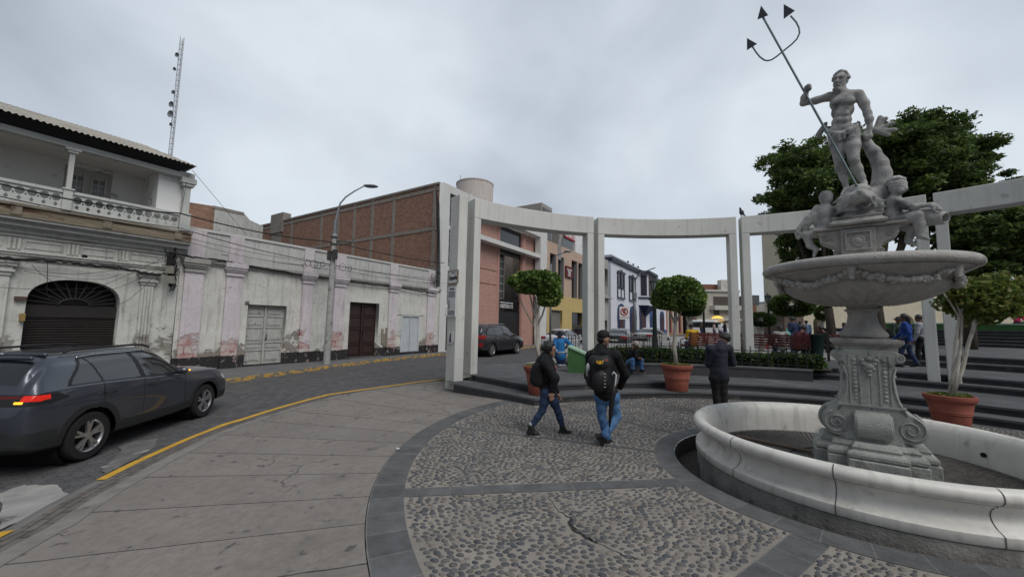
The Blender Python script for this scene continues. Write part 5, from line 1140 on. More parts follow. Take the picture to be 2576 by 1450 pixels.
# church portal with buttress and arches on the far side of the garden
YP = 46.; cx0 = px(1966, YP); ch = empty('church', (cx0, YP, .6), 0, 'tall cream church wall with arches and brown stone base beyond the garden trees', 'church')
ash = brickish('brown_ashlar', (.16, .12, .1), (.12, .09, .075), (.09, .07, .06), 1.1, .5, .03, uv=False)
CST = mat('cream_stone', (.58, .53, .40), (.52, .47, .36), rough=.9, scale=.8, drips=(.35, .31, .24), drips_amt=.35)
zb_ = pz(2000, 787, YP)-.6; zb3 = pz(1990, 680, YP)
mb = MB(); mb.box(0, px(2002, YP)-cx0, -.6, 3, zb_, 14); mb.build('buttress', CST, ch)
mb = MB(); mb.box(-.3, px(2003, YP)-cx0+.2, -.9, 3, -.3, zb_-.01); mb.build('stone_base', planemat(ash, 'ashlar_front', 'xz'), ch)
xx = px(2003, YP)-cx0+.2
arches = []
for u0, u1, vt in ((2045, 2068, 798), (2170, 2215, 790), (2255, 2300, 790)):
  a, b = px(u0, YP)-cx0, px(u1, YP)-cx0; z1_ = pz(u0, vt, YP)-.6; arches.append([(a, -.2), (b, -.2)]+[((a+b)/2+(b-a)/2*math.cos(math.pi*i/12), z1_-(b-a)/2+(b-a)/2*math.sin(math.pi*i/12)) for i in range(13)])
xe = px(2700, YP)-cx0
plate('arcade_wall', rect(xx, xe, -.3, 6.2), arches, 0, .8, CST, ch)
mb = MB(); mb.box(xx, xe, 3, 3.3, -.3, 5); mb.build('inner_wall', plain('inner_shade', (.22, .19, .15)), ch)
mb = MB(); mb.add([(px(2380, YP)-cx0, .1, 6.2), (xe, .1, 6.2), (xe, .1, 7.2), (px(2500, YP)-cx0, .1, 7.6)], [(0, 1, 2, 3)]); mb.add([(px(2380, YP)-cx0, .6, 6.2), (px(2500, YP)-cx0, .6, 7.6), (xe, .6, 7.2), (xe, .6, 6.2)], [(0, 1, 2, 3)]); mb.build('gable', CST, ch)
# ================================================================== FOUNTAIN
FC = np.array([4.34, 4.77]); FE = np.array([.74, -.673]); FA = np.array([.673, .74]); FYAW = math.atan2(-.673, .74)
RHO = float(np.linalg.norm(FC))
def FL(cr, x, y, dy=0.):     # crop point -> fountain local coordinates (x right, y away, z up)
  P = OnPlane(*cr(x, y), FC, FC+FE); P = CAM+(P-CAM)*(1+dy/RHO); q = P[:2]-FC; return np.array([q@FE, q@FA, P[2]])
MARB = mat('white_marble', (.76, .74, .68), (.62, .60, .55), scale=2.2, rough=.42, bump=.12, bscale=20, c3=(.30, .275, .235), scale3=3.4, thr3=.60, soft3=.14, drips=(.26, .24, .2), drips_amt=.45, spec=.5, detail=9)
STO = mat('carved_stone', (.42, .40, .37), (.28, .27, .255), scale=4.5, rough=.8, bump=.5, bscale=55, c3=(.16, .16, .155), scale3=5, thr3=.55, soft3=.12, drips=(.17, .17, .16), drips_amt=.5, detail=9)
STG = mat('greenish_stone', (.37, .375, .345), (.24, .25, .235), scale=3.5, rough=.8, bump=.5, bscale=50, c3=(.15, .16, .15), scale3=5, thr3=.56, soft3=.12, drips=(.40, .40, .38), drips_amt=.35, detail=9)
FLO = mat('wet_cobble', (.11, .10, .092), (.06, .055, .052), scale=9, rough=.5, bump=1., bscale=26, c3=(.16, .145, .13), scale3=6, spec=.5, vecscale=(1, 2.2, 1))
ft = empty('fountain', (*CB, 0), 0, 'grey stone fountain with round white marble basin and carved pedestal carrying a shallow bowl', 'fountain')
mb = MB(); prof = [(1.735, -.35), (1.735, .095), (1.71, .10)]; mb.lathe(prof, 96); mb.build('plinth_ring', mat('stained_plinth', (.29, .275, .25), (.18, .17, .155), scale=5, rough=.9, bump=.5, c3=(.08, .08, .075), scale3=3, thr3=.58, drips=(.07, .07, .065), drips_amt=.5), ft, smooth=True, auto=40)
prof = [(1.735, .102), (1.75, .115), (1.75, .19), (1.735, .20), (1.69, .222), (1.655, .26), (1.64, .30), (1.65, .345), (1.68, .378), (1.705, .392), (1.71, .40), (1.70, .408)]
for i in range(15):
  a = -math.pi*.42+i/14*math.pi*1.25; prof.append((1.705+.07*math.cos(a), .473+.066*math.sin(a)))
prof += [(1.615, .48), (1.595, .42), (1.57, .34), (1.56, .1)]
mb = MB(); mb.lathe(prof, 120); bw = mb.build('basin_wall', MARB, ft, smooth=True, auto=55)
mb = MB()
for ua, va in ((582, 700), (1283, 950), (2395, 1120)):   # joints between the marble blocks
  P = G((2500+ua/1.702)/1.5528, (1400+va/1.702)/1.5528, .25); a = math.atan2(P[1]-CB[1], P[0]-CB[0])
  q = [(r*1.0015+.001, z) for r, z in prof[:26]]
  for (r0, z0), (r1_, z1) in zip(q[:-1], q[1:]):
    w_ = .0035/1.65; pts = []
    mb.add([(r0*math.cos(a-w_), r0*math.sin(a-w_), z0), (r0*math.cos(a+w_), r0*math.sin(a+w_), z0), (r1_*math.cos(a+w_), r1_*math.sin(a+w_), z1), (r1_*math.cos(a-w_), r1_*math.sin(a-w_), z1)], [(0, 1, 2, 3)])
for k in range(9):
  a = 2.2+k*.42
  if -2.6 < math.atan2(math.sin(a), math.cos(a)) < -1.2: continue
mb.build('block_joints', plain('joint_dark', (.07, .062, .055), .9), bw)
mb = MB(); mb.lathe([(1.565, .13), (1.0, .12), (.01, .12)], 64); mb.build('basin_floor', FLO, ft, smooth=True)
mb = MB()
for k in range(150):   # radiating rows of stones
  a = 2*math.pi*k/150; r = 1.5
  mb.bar((r*math.cos(a), r*math.sin(a), .128), (.66*math.cos(a+.25), .66*math.sin(a+.25), .126), .018, .02)
mb.build('floor_rows', mat('row_stone', (.12, .11, .1), (.06, .055, .05), scale=12, rough=.55, bump=.6), ft)
g0 = np.array(G(*((2500+640/1.702)/1.5528, (1400+520/1.702)/1.5528), .13))-np.array([*CB, 0]); g1 = np.array(G(*((2500+1140/1.702)/1.5528, (1400+625/1.702)/1.5528), .13))-np.array([*CB, 0])
mb = MB(); mb.bar((g0[0], g0[1], .15), (g1[0], g1[1], .15), .1, .02); mb.build('drain_channel', plain('rusty_channel', (.12, .085, .06), .9), ft)
mb = MB(); P = G((2500+2310/1.702)/1.5528, (1400+622/1.702)/1.5528, .3)-np.array([*CB, 0]); r_ = math.hypot(P[0], P[1]); P = P/r_*1.562; mb.disc((P[0], P[1], .27), (P[0], P[1], 0), .028, .02, 12); mb.build('outlet_hole', BLACK, ft)
# pedestal (own turned frame)
off = FC-CB
def pedpart(mb, name, m, par, smooth=False, bevel=0., yaw=R_(6), auto=None):
  ca, sa = math.cos(FYAW+yaw), math.sin(FYAW+yaw); mb.v = [(off[0]+x*ca-y*sa, off[1]+x*sa+y*ca, z) for x, y, z in mb.v]; return mb.build(name, m, par, smooth=smooth, bevel=bevel, auto=auto)
def sq(mb, levels, cx=0, cy=0):   # stacked rectangular rings (hx, hy, z)
  vs = []; fs = []
  for hx, hy, z in levels: vs += [(cx-hx, cy-hy, z), (cx+hx, cy-hy, z), (cx+hx, cy+hy, z), (cx-hx, cy+hy, z)]
  n = len(levels)
  for i in range(n-1):
    for k in range(4): fs.append((4*i+k, 4*i+(k+1) % 4, 4*i+4+(k+1) % 4, 4*i+4+k))
  fs += [(3, 2, 1, 0), (4*n-4, 4*n-3, 4*n-2, 4*n-1)]; mb.add(vs, fs)
mb = MB();
def crossbase(mb, W1, W2, levels):
  sq(mb, [(W1+e, W2+e, z) for e, z in levels]); sq(mb, [(W2+e, W1+e, z+.0015) for e, z in levels]); sq(mb, [(W1*.78+e, W1*.78+e, z-.0015) for e, z in levels])
crossbase(mb, .54, .25, [(.0, .1), (.0, .30), (-.015, .31)]); pl = pedpart(mb, 'pedestal_plinth', STG, ft, bevel=.008)
mb = MB(); crossbase(mb, .48, .21, [(.03, .312), (.045, .33), (.045, .36), (.03, .385), (.0, .395), (-.01, .41), (.0, .43), (-.03, .47), (-.05, .475)]); pedpart(mb, 'base_moulding', STG, ft, bevel=.006)
mb = MB()
core = [(.30, .476), (.295, .6), (.285, .75), (.268, .88), (.245, 1.0), (.23, 1.15), (.222, 1.3), (.226, 1.42), (.235, 1.5)]
vs = []; fs = []; n8 = 8
for w_, z in core:
  c_ = w_*.8
  vs += [(-c_, -w_, z), (c_, -w_, z), (w_, -c_, z), (w_, c_, z), (c_, w_, z), (-c_, w_, z), (-w_, c_, z), (-w_, -c_, z)]
for i in range(len(core)-1): fs += [(8*i+k, 8*i+(k+1) % 8, 8*i+8+(k+1) % 8, 8*i+8+k) for k in range(8)]
mb.add(vs, fs); pedpart(mb, 'pedestal_shaft', STG, ft)
# four scrolled consoles
def console_prof():
  P = [(.0, 1.52), (.24, 1.52), (.27, 1.495)]
  P += [(.275+.058*math.cos(a), 1.432+.058*math.sin(a)) for a in np.linspace(1.2, -2.1, 10)]
  P += [(.225, 1.34), (.222, 1.2), (.235, 1.08), (.258, .97), (.292, .88), (.33, .825)]
  P += [(.335+.15*math.cos(a), .655+.15*math.sin(a)) for a in np.linspace(1.1, -1.55, 14)]
  P += [(.0, .5)]; return P
def spiral(cx, cz, r0, turns, y, n=40, flip=1): return [(cx+flip*r0*(1-.85*i/n)*math.cos(1.3-turns*2*math.pi*i/n), y, cz+r0*(1-.85*i/n)*math.sin(1.3-turns*2*math.pi*i/n)) for i in range(n+1)]
for k in range(4):
  fr_ = k % 2 == 1; hw = .15 if fr_ else .292; kk_ = .86 if fr_ else .93
  mb = MB(); mb.prism([(x*kk_, z) for x, z in console_prof()], -hw, hw)
  q = MB()
  for yy in (-hw-.002, hw+.002): q.tube(spiral(.335, .655, .135, 1.9, yy), .012, 6); q.tube(spiral(.275, 1.432, .05, 1.4, yy, 20), .007, 5); q.tube([(.24, yy, 1.33), (.205, yy, 1.2), (.215, yy, 1.05), (.25, yy, .92), (.31, yy, .81)], .011, 6)
  for xx, zz, s_ in ((.232, 1.30, .05), (.228, 1.25, .035), (.225, 1.2, .045), (.230, 1.14, .025), (.24, 1.05, .018), (.29, .885, .02)):
    if fr_: q.ball((xx, 0, zz), s_, 6, (.5, 1.2, .8)); q.ball((xx-.005, s_*1.1, zz+.02), s_*.5, 5, (.5, 1, 1)); q.ball((xx-.005, -s_*1.1, zz+.02), s_*.5, 5, (.5, 1, 1))
    else: q.ball((xx, 0, zz), s_*.7, 5, (.6, 1.1, 1))
  if not fr_: q.tube([(.34+.152*math.cos(a), -.06, .655+.152*math.sin(a)) for a in np.linspace(1.0, -1.4, 10)], .012, 5); q.tube([(.34+.152*math.cos(a), .06, .655+.152*math.sin(a)) for a in np.linspace(1.0, -1.4, 10)], .012, 5); q.tube([(.34+.154*math.cos(a), 0, .655+.154*math.sin(a)) for a in np.linspace(1.0, -1.4, 10)], .02, 5)
  q.v = [(x*kk_+.004, y, z) for x, y, z in q.v]
  for m_ in (mb, q): ca, sa = math.cos(k*math.pi/2), math.sin(k*math.pi/2); m_.v = [(x*ca-y*sa, x*sa+y*ca, z) for x, y, z in m_.v]
  cn = pedpart(mb, 'console', STG, ft, bevel=.01); pedpart(q, 'carving', STG, cn, smooth=True)
  # mask and fruit relief on the faces between the consoles (45 degrees)
  q = MB();
  for (dx, zz, s_) in [(0, 1.33, .05), (-.03, 1.36, .03), (.03, 1.36, .03), (-.045, 1.31, .025), (.045, 1.31, .025), (0, 1.25, .042), (-.03, 1.22, .03), (.03, 1.22, .03), (0, 1.17, .03), (0, 1.12, .02)]: q.ball((dx, -.205, zz), s_, 5, (1.1, .6, .8))
  q.v = [(x, y-.075, z) for x, y, z in q.v]
  aa = math.pi/4+k*math.pi/2; ca, sa = math.cos(aa), math.sin(aa); q.v = [(x*ca-y*sa, x*sa+y*ca, z) for x, y, z in q.v]
  pedpart(q, 'relief_ornament', STG, ft, smooth=True, auto=50)
for k in (0, 2):     # carved panels on the front and back faces of the shaft
  q = MB(); W_ = lambda z: .292
  for s_ in (-1, 1):
    for x_ in (.085, .175): q.tube([(s_*x_, -W_(z)-.004, z) for z in np.linspace(.9, 1.46, 8)], .009, 5)
    for i in range(11): z = .95+i*.045; q.ball((s_*.13, -W_(z), z), random.uniform(.014, .026), 5, (1, .7, 1))
  for x_, z, r_ in ((0, 1.33, .05), (-.045, 1.36, .03), (.045, 1.36, .03), (0, 1.275, .034), (-.035, 1.30, .026), (.035, 1.30, .026), (-.06, 1.40, .028), (.06, 1.40, .028), (0, 1.42, .03), (0, 1.23, .024)): q.ball((x_, -W_(z)-.01, z), r_, 6, (1, .75, .8))
  q.box(-.29, .29, -W_(.89)-.02, -W_(.89)+.05, .868, .89)
  ca, sa = math.cos(k*math.pi/2), math.sin(k*math.pi/2); q.v = [(x*ca-y*sa, x*sa+y*ca, z) for x, y, z in q.v]; pedpart(q, 'relief_ornament', STG, ft, smooth=True, auto=60)
mb = MB(); sq(mb, [(.24, .24, 1.5), (.26, .26, 1.52), (.26, .26, 1.55), (.29, .29, 1.575), (.31, .31, 1.6), (.31, .31, 1.635), (.24, .24, 1.65)]); pedpart(mb, 'pedestal_cap', STO, ft, bevel=.006)
mb = MB(); mb.lathe([(.2, 1.651), (.225, 1.67), (.23, 1.70), (.21, 1.73), (.2, 1.735), (.18, 1.77), (.15, 1.84), (.135, 1.92), (.14, 1.97), (.165, 1.985), (.165, 2.0), (.14, 2.01), (.15, 2.04), (.19, 2.06)], 32); pedpart(mb, 'pedestal_neck', STO, ft, smooth=True, auto=40)
# bowl
def flute(a, z):
  if z > 2.31 or z < 2.055: return 1.
  return 1+.045*abs(math.sin(a*14))*min(1, (z-2.05)/.04)
prof = [(.17, 2.052), (.22, 2.06), (.32, 2.075), (.44, 2.10), (.56, 2.14), (.67, 2.19), (.745, 2.25), (.78, 2.30), (.775, 2.315), (.79, 2.32), (.80, 2.335), (.84, 2.37), (.89, 2.405), (.935, 2.43), (.95, 2.44), (.945, 2.45)]
prof += [(.955+.06*math.cos(a), 2.505+.06*math.sin(a)) for a in np.linspace(-1.3, 2.4, 12)] + [(.86, 2.5), (.6, 2.4), (.01, 2.34)]
mb = MB(); mb.lathe(prof, 336)
mb.v = [(x, y, z-.028*abs(math.sin(14*math.atan2(y, x)))*min(1., max(0., (math.hypot(x, y)-.2)/.12))*(1 if z < 2.312 and .2 < math.hypot(x, y) < .785 else 0)) for x, y, z in mb.v]
bo = pedpart(mb, 'bowl', mat('bowl_stone', (.46, .44, .41), (.31, .30, .28), scale=4, rough=.8, bump=.5, bscale=45, c3=(.2, .19, .18), scale3=4, thr3=.56, soft3=.12, drips=(.5, .48, .46), drips_amt=.35, detail=9), ft, smooth=True, auto=50)
mb = MB()
for k in range(6):
  for i in range(19):
    t = i/18; a = (k+t)*2*math.pi/6+.35; sag = 4*t*(1-t); z = 2.40-.125*sag; r = .885-.10*sag+.02
    for j in range(3): rr = random.uniform(.018, .04)*(.75+.5*sag); mb.ball(((r+random.uniform(-.012, .02))*math.cos(a+random.uniform(-.02, .02)), (r+random.uniform(-.012, .02))*math.sin(a), z+random.uniform(-.028, .028)), rr, 4, (1, 1, .85))
  a = k*2*math.pi/6+.35
  for i in range(4): mb.ball((.9*math.cos(a), .9*math.sin(a), 2.41-.03*i), .045-.006*i, 5)
pedpart(mb, 'garland', MATS['bowl_stone'], bo, smooth=True)
# carved block above the bowl
mb = MB(); sh = [(-.40, 3.0), (-.39, 2.97), (-.36, 2.955), (-.37, 2.91), (-.345, 2.86), (-.29, 2.83), (-.235, 2.80), (-.20, 2.75), (-.225, 2.73), (-.235, 2.70), (-.21, 2.67), (-.16, 2.655), (-.15, 2.35)]
poly = sh+[(-x, z) for x, z in reversed(sh)]
mb.prism(poly, -.15, .15); ub = pedpart(mb, 'upper_block', STO, ft, bevel=.008, yaw=R_(3))
mb = MB(); sq(mb, [(.42, .19, 3.001), (.43, .2, 3.01), (.43, .2, 3.03), (.40, .17, 3.035)]); sq(mb, [(.255, .24, 3.036), (.27, .255, 3.05), (.27, .255, 3.07), (.245, .23, 3.09), (.22, .2, 3.12), (.235, .215, 3.135), (.235, .215, 3.15)]); mb.box(-.16, .16, -.2, .2, 2.35, 2.99); pedpart(mb, 'block_slab', STO, ub, bevel=.006, yaw=R_(3))
mb = MB()
for s in (-1, 1): mb.tube([(s*(.30+.045*(1-.8*i/24)*math.cos(.5+1.5*2*math.pi*i/24)), -.155, 2.91+.045*(1-.8*i/24)*math.sin(.5+1.5*2*math.pi*i/24)) for i in range(25)], .008, 5); mb.tube([(s*(.2+.03*math.cos(i*.5)*(1-i/20)), -.155, 2.70+.03*math.sin(i*.5)*(1-i/20)) for i in range(18)], .008, 5)
for q in ((-.12, .12, 2.72, 2.735), (-.12, .12, 2.935, 2.95), (-.12, -.105, 2.7351, 2.9349), (.105, .12, 2.7351, 2.9349)): mb.box(q[0], q[1], -.225, -.2, q[2], q[3])
for i in range(12): mb.ball((.05*math.cos(i*.524), -.2, 2.835+.06*math.sin(i*.524)), .022, 5, (1, .6, 1))
mb.ball((0, -.2, 2.835), .045, 6, (1, .5, 1.1)); pedpart(mb, 'relief_ornament', STO, ub, smooth=True, auto=50, yaw=R_(3))
# ------------------------------------------------------------------ sea god statue
STA = mat('statue_stone', (.44, .43, .41), (.27, .268, .26), scale=6, rough=.8, bump=.55, bscale=60, c3=(.11, .115, .12), scale3=3.2, thr3=.52, soft3=.12, drips=(.5, .49, .47), drips_amt=.35, detail=9)
SO = np.array([0, 0, 3.15])
st = empty('statue', (*FC, 3.15), FYAW, 'grey stone statue of a bearded man standing on a fish with a tall metal trident', 'statue')
def P6(x, y, dy=0.): return FL(z6, x, y, dy)-SO
def P67(x, y, dy=0.): return FL(z67, x, y, dy)-SO
B = []
B += [ell(P6(568, 548), (.135, .095, .12)), ell(P6(568, 600), (.118, .088, .11)), ell(P6(562, 655), (.105, .08, .09)), ell(P6(574, 700), (.12, .09, .08))]
B += [cap(P6(572, 505), P6(500, 522), .05, .055), cap(P6(572, 505), P6(645, 508), .05, .055), cap(P6(570, 520), P6(560, 470), .055, .05)]
B += [ell(P6(535, 548, -.07), (.058, .03, .045)), ell(P6(605, 545, -.07), (.06, .03, .045)), ell(P6(548, 612, -.075), (.03, .02, .03)), ell(P6(588, 612, -.075), (.03, .02, .03)), ell(P6(545, 645, -.07), (.028, .02, .03)), ell(P6(583, 645, -.07), (.028, .02, .03))]
B += chain([P6(492, 522), P6(425, 542, -.01), P6(357, 556, -.03)], [.056, .047, .038]) + chain([P6(357, 556, -.03), P6(362, 525, -.06), P6(375, 494, -.08)], [.04, .04, .025])
B += chain([P6(655, 512), P6(685, 560), P6(703, 612)], [.057, .05, .038]) + chain([P6(703, 612), P6(712, 645, -.02), P6(714, 685, -.03)], [.042, .04, .025])
B += chain([P6(530, 715), P6(535, 780, -.02), P6(547, 852, -.03)], [.088, .078, .052]) + chain([P6(547, 852, -.03), P6(556, 905, .01), P6(575, 960), P6(588, 1005)], [.052, .056, .04, .028]) + [cap(P6(588, 1020), P6(566, 1052, -.1), .032, .022)]
B += chain([P6(618, 715), P6(622, 790, -.05), P6(628, 862, -.07)], [.092, .08, .054]) + chain([P6(628, 862, -.07), P6(645, 910, -.02), P6(668, 955), P6(684, 985)], [.054, .057, .04, .03]) + [cap(P6(684, 992), P6(688, 1008, -.1), .032, .022)]
# head and neck, turned to the viewer's left
B += [ell(P6(556, 432), (.072, .088, .105)), ell(P6(545, 452, -.04), (.055, .05, .06)), cap(P6(541, 425, -.1), P6(534, 443, -.115), .011, .017), neg(ell(P6(529, 424, -.095), (.02, .018, .013)), .01), neg(ell(P6(556, 422, -.095), (.02, .018, .013)), .01), cap(P6(522, 415, -.085), P6(564, 411, -.085), .012), cap(P6(590, 430, .0), P6(590, 440, .0), .018)]
B += [neg(ell(P6(538, 461, -.105), (.018, .012, .005)), .006)]
# hand on the shaft, five fingers
hc = P6(382, 478, -.09)
B += [ell(hc+[-.012, .01, 0], (.026, .02, .034))]
for i in range(4): z_ = .024-.016*i; B += chain([hc+[-.025, .01, z_], hc+[-.02, -.028, z_], hc+[.012, -.036, z_-.002], hc+[.026, -.012+.002*i, z_-.003]], [.0095, .009, .0085, .0075])
B += chain([hc+[-.01, .0, .03], hc+[.006, -.02, .038], hc+[.02, -.02, .03]], [.01, .009, .008])
# hanging hand
hb = P6(706, 712, -.03); B += [ell(hb, (.028, .016, .04)), cap(P6(714, 690, -.03), hb, .024, .024)]
for i, ln in enumerate((.062, .072, .068, .052)): x_ = -.024+.016*i; B += chain([hb+[x_, -.004, -.03], hb+[x_*1.15, -.014, -.03-ln*.55], hb+[x_*1.1, -.006, -.03-ln]], [.0095, .009, .007])
B += chain([hb+[-.028, -.008, .01], hb+[-.044, -.02, -.018], hb+[-.04, -.026, -.045]], [.011, .01, .008])
fig = sdf('figure', B, .0105, .028, STA, st)
# hair and beard
Hh = []
rr_ = random.Random(5)
for i in range(46):
  a = rr_.uniform(0, 2*math.pi); e_ = rr_.uniform(-.1, 1.4); d = np.array([math.cos(a)*math.cos(e_), math.sin(a)*math.cos(e_), math.sin(e_)])
  if d[1] < -.45 and e_ < .75: continue
  Hh.append(ell(P6(558, 430)+d*np.array([.078, .088, .104]), (.023, .023, .02)))
for i in range(26): t = rr_.random(); Hh.append(ell(P6(541, 468+34*t, -.085+.03*t)+np.array([rr_.uniform(-.045, .045)*(1-.5*t), rr_.uniform(-.02, .02), 0]), (.018, .018, .026)))
Hh += [cap(P6(520, 462, -.075), P6(538, 455, -.108), .012, .014), cap(P6(558, 462, -.08), P6(538, 455, -.108), .012, .014)]
sdf('hair_and_beard', Hh, .009, .014, STA, fig)
Dp = []
for dz, r in ((0, .02), (8, .018), (18, .016)): Dp += chain([P6(478, 695+dz, .02), P6(500, 712+dz, -.06), P6(545, 718+dz, -.105), P6(600, 700+dz, -.11), P6(640, 680+dz, -.06), P6(652, 668+dz, .02)], [r]*6)
Dp += chain([P6(652, 668, .02), P6(600, 680, .09), P6(530, 690, .1), P6(478, 690, .04)], [.025]*4)
for k in range(5): Dp += chain([P6(478-3*k, 665+4*k, .05), P6(458-5*k, 700+6*k, .07), P6(445-4*k, 738-3*k, .08)], [.02, .026, .016])
Dp += chain([P6(545, 725, -.11), P6(552, 755, -.12)], [.035, .02])+chain([P6(570, 722, -.11), P6(575, 745, -.12)], [.03, .02])
sdf('loincloth', Dp, .009, .016, STA, fig)
# fish
Fh = [ell(P67(1040, 515, -.13), (.15, .17, .105)), ell(P67(1010, 430, -.02), (.135, .15, .09)), ell(P67(1040, 628, -.12), (.145, .13, .04)), ell(P67(1065, 700, -.02), (.19, .16, .09)), ell(P67(1000, 620, .06), (.2, .14, .16))]
Fh += [neg(ell(P67(1035, 585, -.26), (.12, .08, .035)), .03), neg(ell(P67(1030, 560, -.29), (.022, .06, .02)), .01)]
Fh += chain([P67(880, 600, -.22), P67(960, 480, -.28), P67(1040, 430, -.27), P67(1130, 490, -.28), P67(1200, 580, -.22)], [.014, .022, .026, .022, .014])
Fh += chain([P67(1150, 520, .06), P67(1260, 440, .1), P6(782, 940, .09), P6(770, 880, .07), P6(735, 820, .05), P6(700, 775, .03), P6(690, 735, .05), P6(725, 700, .07)], [.14, .105, .09, .078, .066, .05, .036, .024])
for a_, b_ in (((740, 700), (770, 632)), ((745, 700), (800, 640)), ((750, 702), (835, 665)), ((750, 706), (848, 700)), ((748, 708), (815, 728))): Fh.append(cap(P6(*a_, .07), P6(*b_, .08), .018, .026))
for s, pts in ((-1, [(900, 470), (820, 520), (740, 560)]), (-1, [(900, 520), (810, 590), (730, 620)]), (-1, [(900, 570), (830, 640), (770, 690)]), (1, [(1170, 510), (1260, 540), (1330, 530)]), (1, [(1180, 560), (1270, 590), (1330, 600)]), (1, [(1180, 600), (1260, 640), (1320, 660)])): Fh += chain([P67(*pts[0], -.12), P67(*pts[1], -.1), P67(*pts[2], -.02)], [.035, .03, .016])
sdf('fish', Fh, .0115, .03, STA, st)
TRI = plain('grey_metal', (.13, .17, .18), .5, .5)
def trident():
  dy = -.14
  mb = MB(); a = P6(645, 1003, -.16); b = P6(138, 92, -.02); mb.tube([a, a*.5+b*.5, b], .0135, 8)
  t = mb.build('trident', TRI, st, smooth=True, auto=50)
  mb = MB(); mb.tube([P6(x, y, -.03) for x, y in [(82, 252), (100, 280), (122, 307), (145, 324), (163, 328), (185, 323), (215, 303), (255, 270), (295, 238), (322, 210), (336, 180), (333, 150), (318, 120), (288, 86)]], .011, 8); mb.build('prong_bar', TRI, t, smooth=True, auto=50)
  for tri in ([(128, 30), (108, 107), (168, 83)], [(250, 22), (250, 104), (312, 58)], [(52, 205), (52, 272), (108, 237)]):
    mb = MB(); f = [P6(x, y, -.04) for x, y in tri]; b_ = [P6(x, y, 0) for x, y in tri]; mb.add(f+b_, [(0, 1, 2), (5, 4, 3), (0, 3, 4, 1), (1, 4, 5, 2), (2, 5, 3, 0)]); mb.build('arrow_head', plain('dark_metal', (.06, .065, .07), .5, .4), t, bevel=.004)
trident()
# ------------------------------------------------------------------ seated children
pt = empty('child_statue', (*FC, 3.15), FYAW, 'stone child seen from behind sitting on the left end of the carved block', 'statue')
C_ = [ell(P67(655, 505), (.072, .08, .09)), cap(P67(655, 560), P67(650, 600), .04, .05), ell(P67(650, 680), (.085, .075, .11)), ell(P67(672, 800), (.085, .08, .11)), cap(P67(560, 618), P67(700, 618), .045)]
C_ += chain([P67(560, 620), P67(450, 730, -.02), P67(350, 850, -.04)], [.042, .036, .03])+[ell(P67(335, 890, -.04), (.03, .03, .04))]
C_ += chain([P67(710, 625), P67(760, 720, .03), P67(770, 790, .03)], [.042, .034, .028])
C_ += chain([P67(650, 860), P67(540, 900, -.03), P67(430, 925, -.05)], [.075, .062, .045])+chain([P67(430, 925, -.05), P67(480, 1040, -.05), P67(545, 1080, -.05)], [.045, .042, .03])+[cap(P67(545, 1090, -.05), P67(520, 1160, -.08), .026, .018)]
C_ += chain([P67(620, 850, .03), P67(540, 750, .02), P67(520, 700, .0)], [.06, .05, .045])+chain([P67(520, 700, .0), P67(450, 790), P67(400, 900)], [.042, .04, .03])+[cap(P67(395, 905), P67(355, 945, -.03), .026, .02)]
for i in range(4): C_.append(cap(P67(335-8*i, 900), P67(350-6*i, 960, -.03), .010, .008))
bd = sdf('figure', C_, .0105, .022, STA, pt)
sdf('hair', [ell(P67(655, 498, .01)+np.array([.05*math.cos(a)*math.cos(e_), .06*math.sin(a)*math.cos(e_)+.01, .075*math.sin(e_)]), (.03, .032, .026)) for a in np.linspace(0, 6, 12) for e_ in (.3, .9)], .009, .014, STA, bd)
pt = empty('child_statue', (*FC, 3.15), FYAW, 'stone child pouring from a jar on the right end of the carved block', 'statue')
C_ = [ell(P67(1468, 365), (.085, .088, .1)), ell(P67(1510, 400, -.04), (.055, .055, .055)), ell(P67(1560, 395, -.06), (.018, .02, .018)), ell(P67(1505, 425, -.08), (.028, .02, .02)), cap(P67(1455, 440), P67(1440, 500), .045, .055), neg(ell(P67(1490, 370, -.1), (.018, .018, .01)), .008), neg(ell(P67(1540, 368, -.1), (.018, .018, .01)), .008)]
C_ += [ell(P67(1425, 580), (.088, .085, .12)), ell(P67(1420, 700), (.095, .09, .12)), ell(P67(1440, 770), (.1, .09, .08))]
C_ += chain([P67(1440, 520, -.05), P67(1560, 590, -.1), P67(1640, 600, -.12), P67(1850, 575, -.1)], [.046, .044, .036, .024])
C_ += chain([P67(1450, 530, .08), P67(1600, 590, .08), P67(1800, 590, .05)], [.042, .035, .024])
C_ += chain([P67(1470, 755, -.05), P67(1600, 720, -.08), P67(1690, 690, -.1)], [.08, .068, .05])+chain([P67(1700, 700, -.1), P67(1715, 800, -.08), P67(1715, 905, -.08)], [.05, .052, .034])+[cap(P67(1715, 935, -.08), P67(1815, 965, -.12), .03, .018)]
C_ += chain([P67(1470, 790, .04), P67(1560, 820, .02), P67(1630, 850)], [.07, .06, .045])+chain([P67(1630, 860), P67(1600, 950), P67(1590, 985)], [.045, .038, .03])+[cap(P67(1585, 1000), P67(1675, 1035, -.06), .03, .018)]
for i in range(4): C_.append(chain([P67(1850, 570+8*i, -.1-.008*i), P67(1910, 590+12*i, -.1), P67(1960, 625+10*i, -.09)], [.011, .010, .008])[0]); C_ += chain([P67(1850, 570+8*i, -.1), P67(1910, 588+12*i, -.1), P67(1955, 620+10*i, -.09)], [.011, .010, .008])
C_ += [cap(P67(1840, 580, -.11), P67(1880, 640, -.13), .013, .009)]
bd = sdf('figure', C_, .0105, .022, STA, pt)
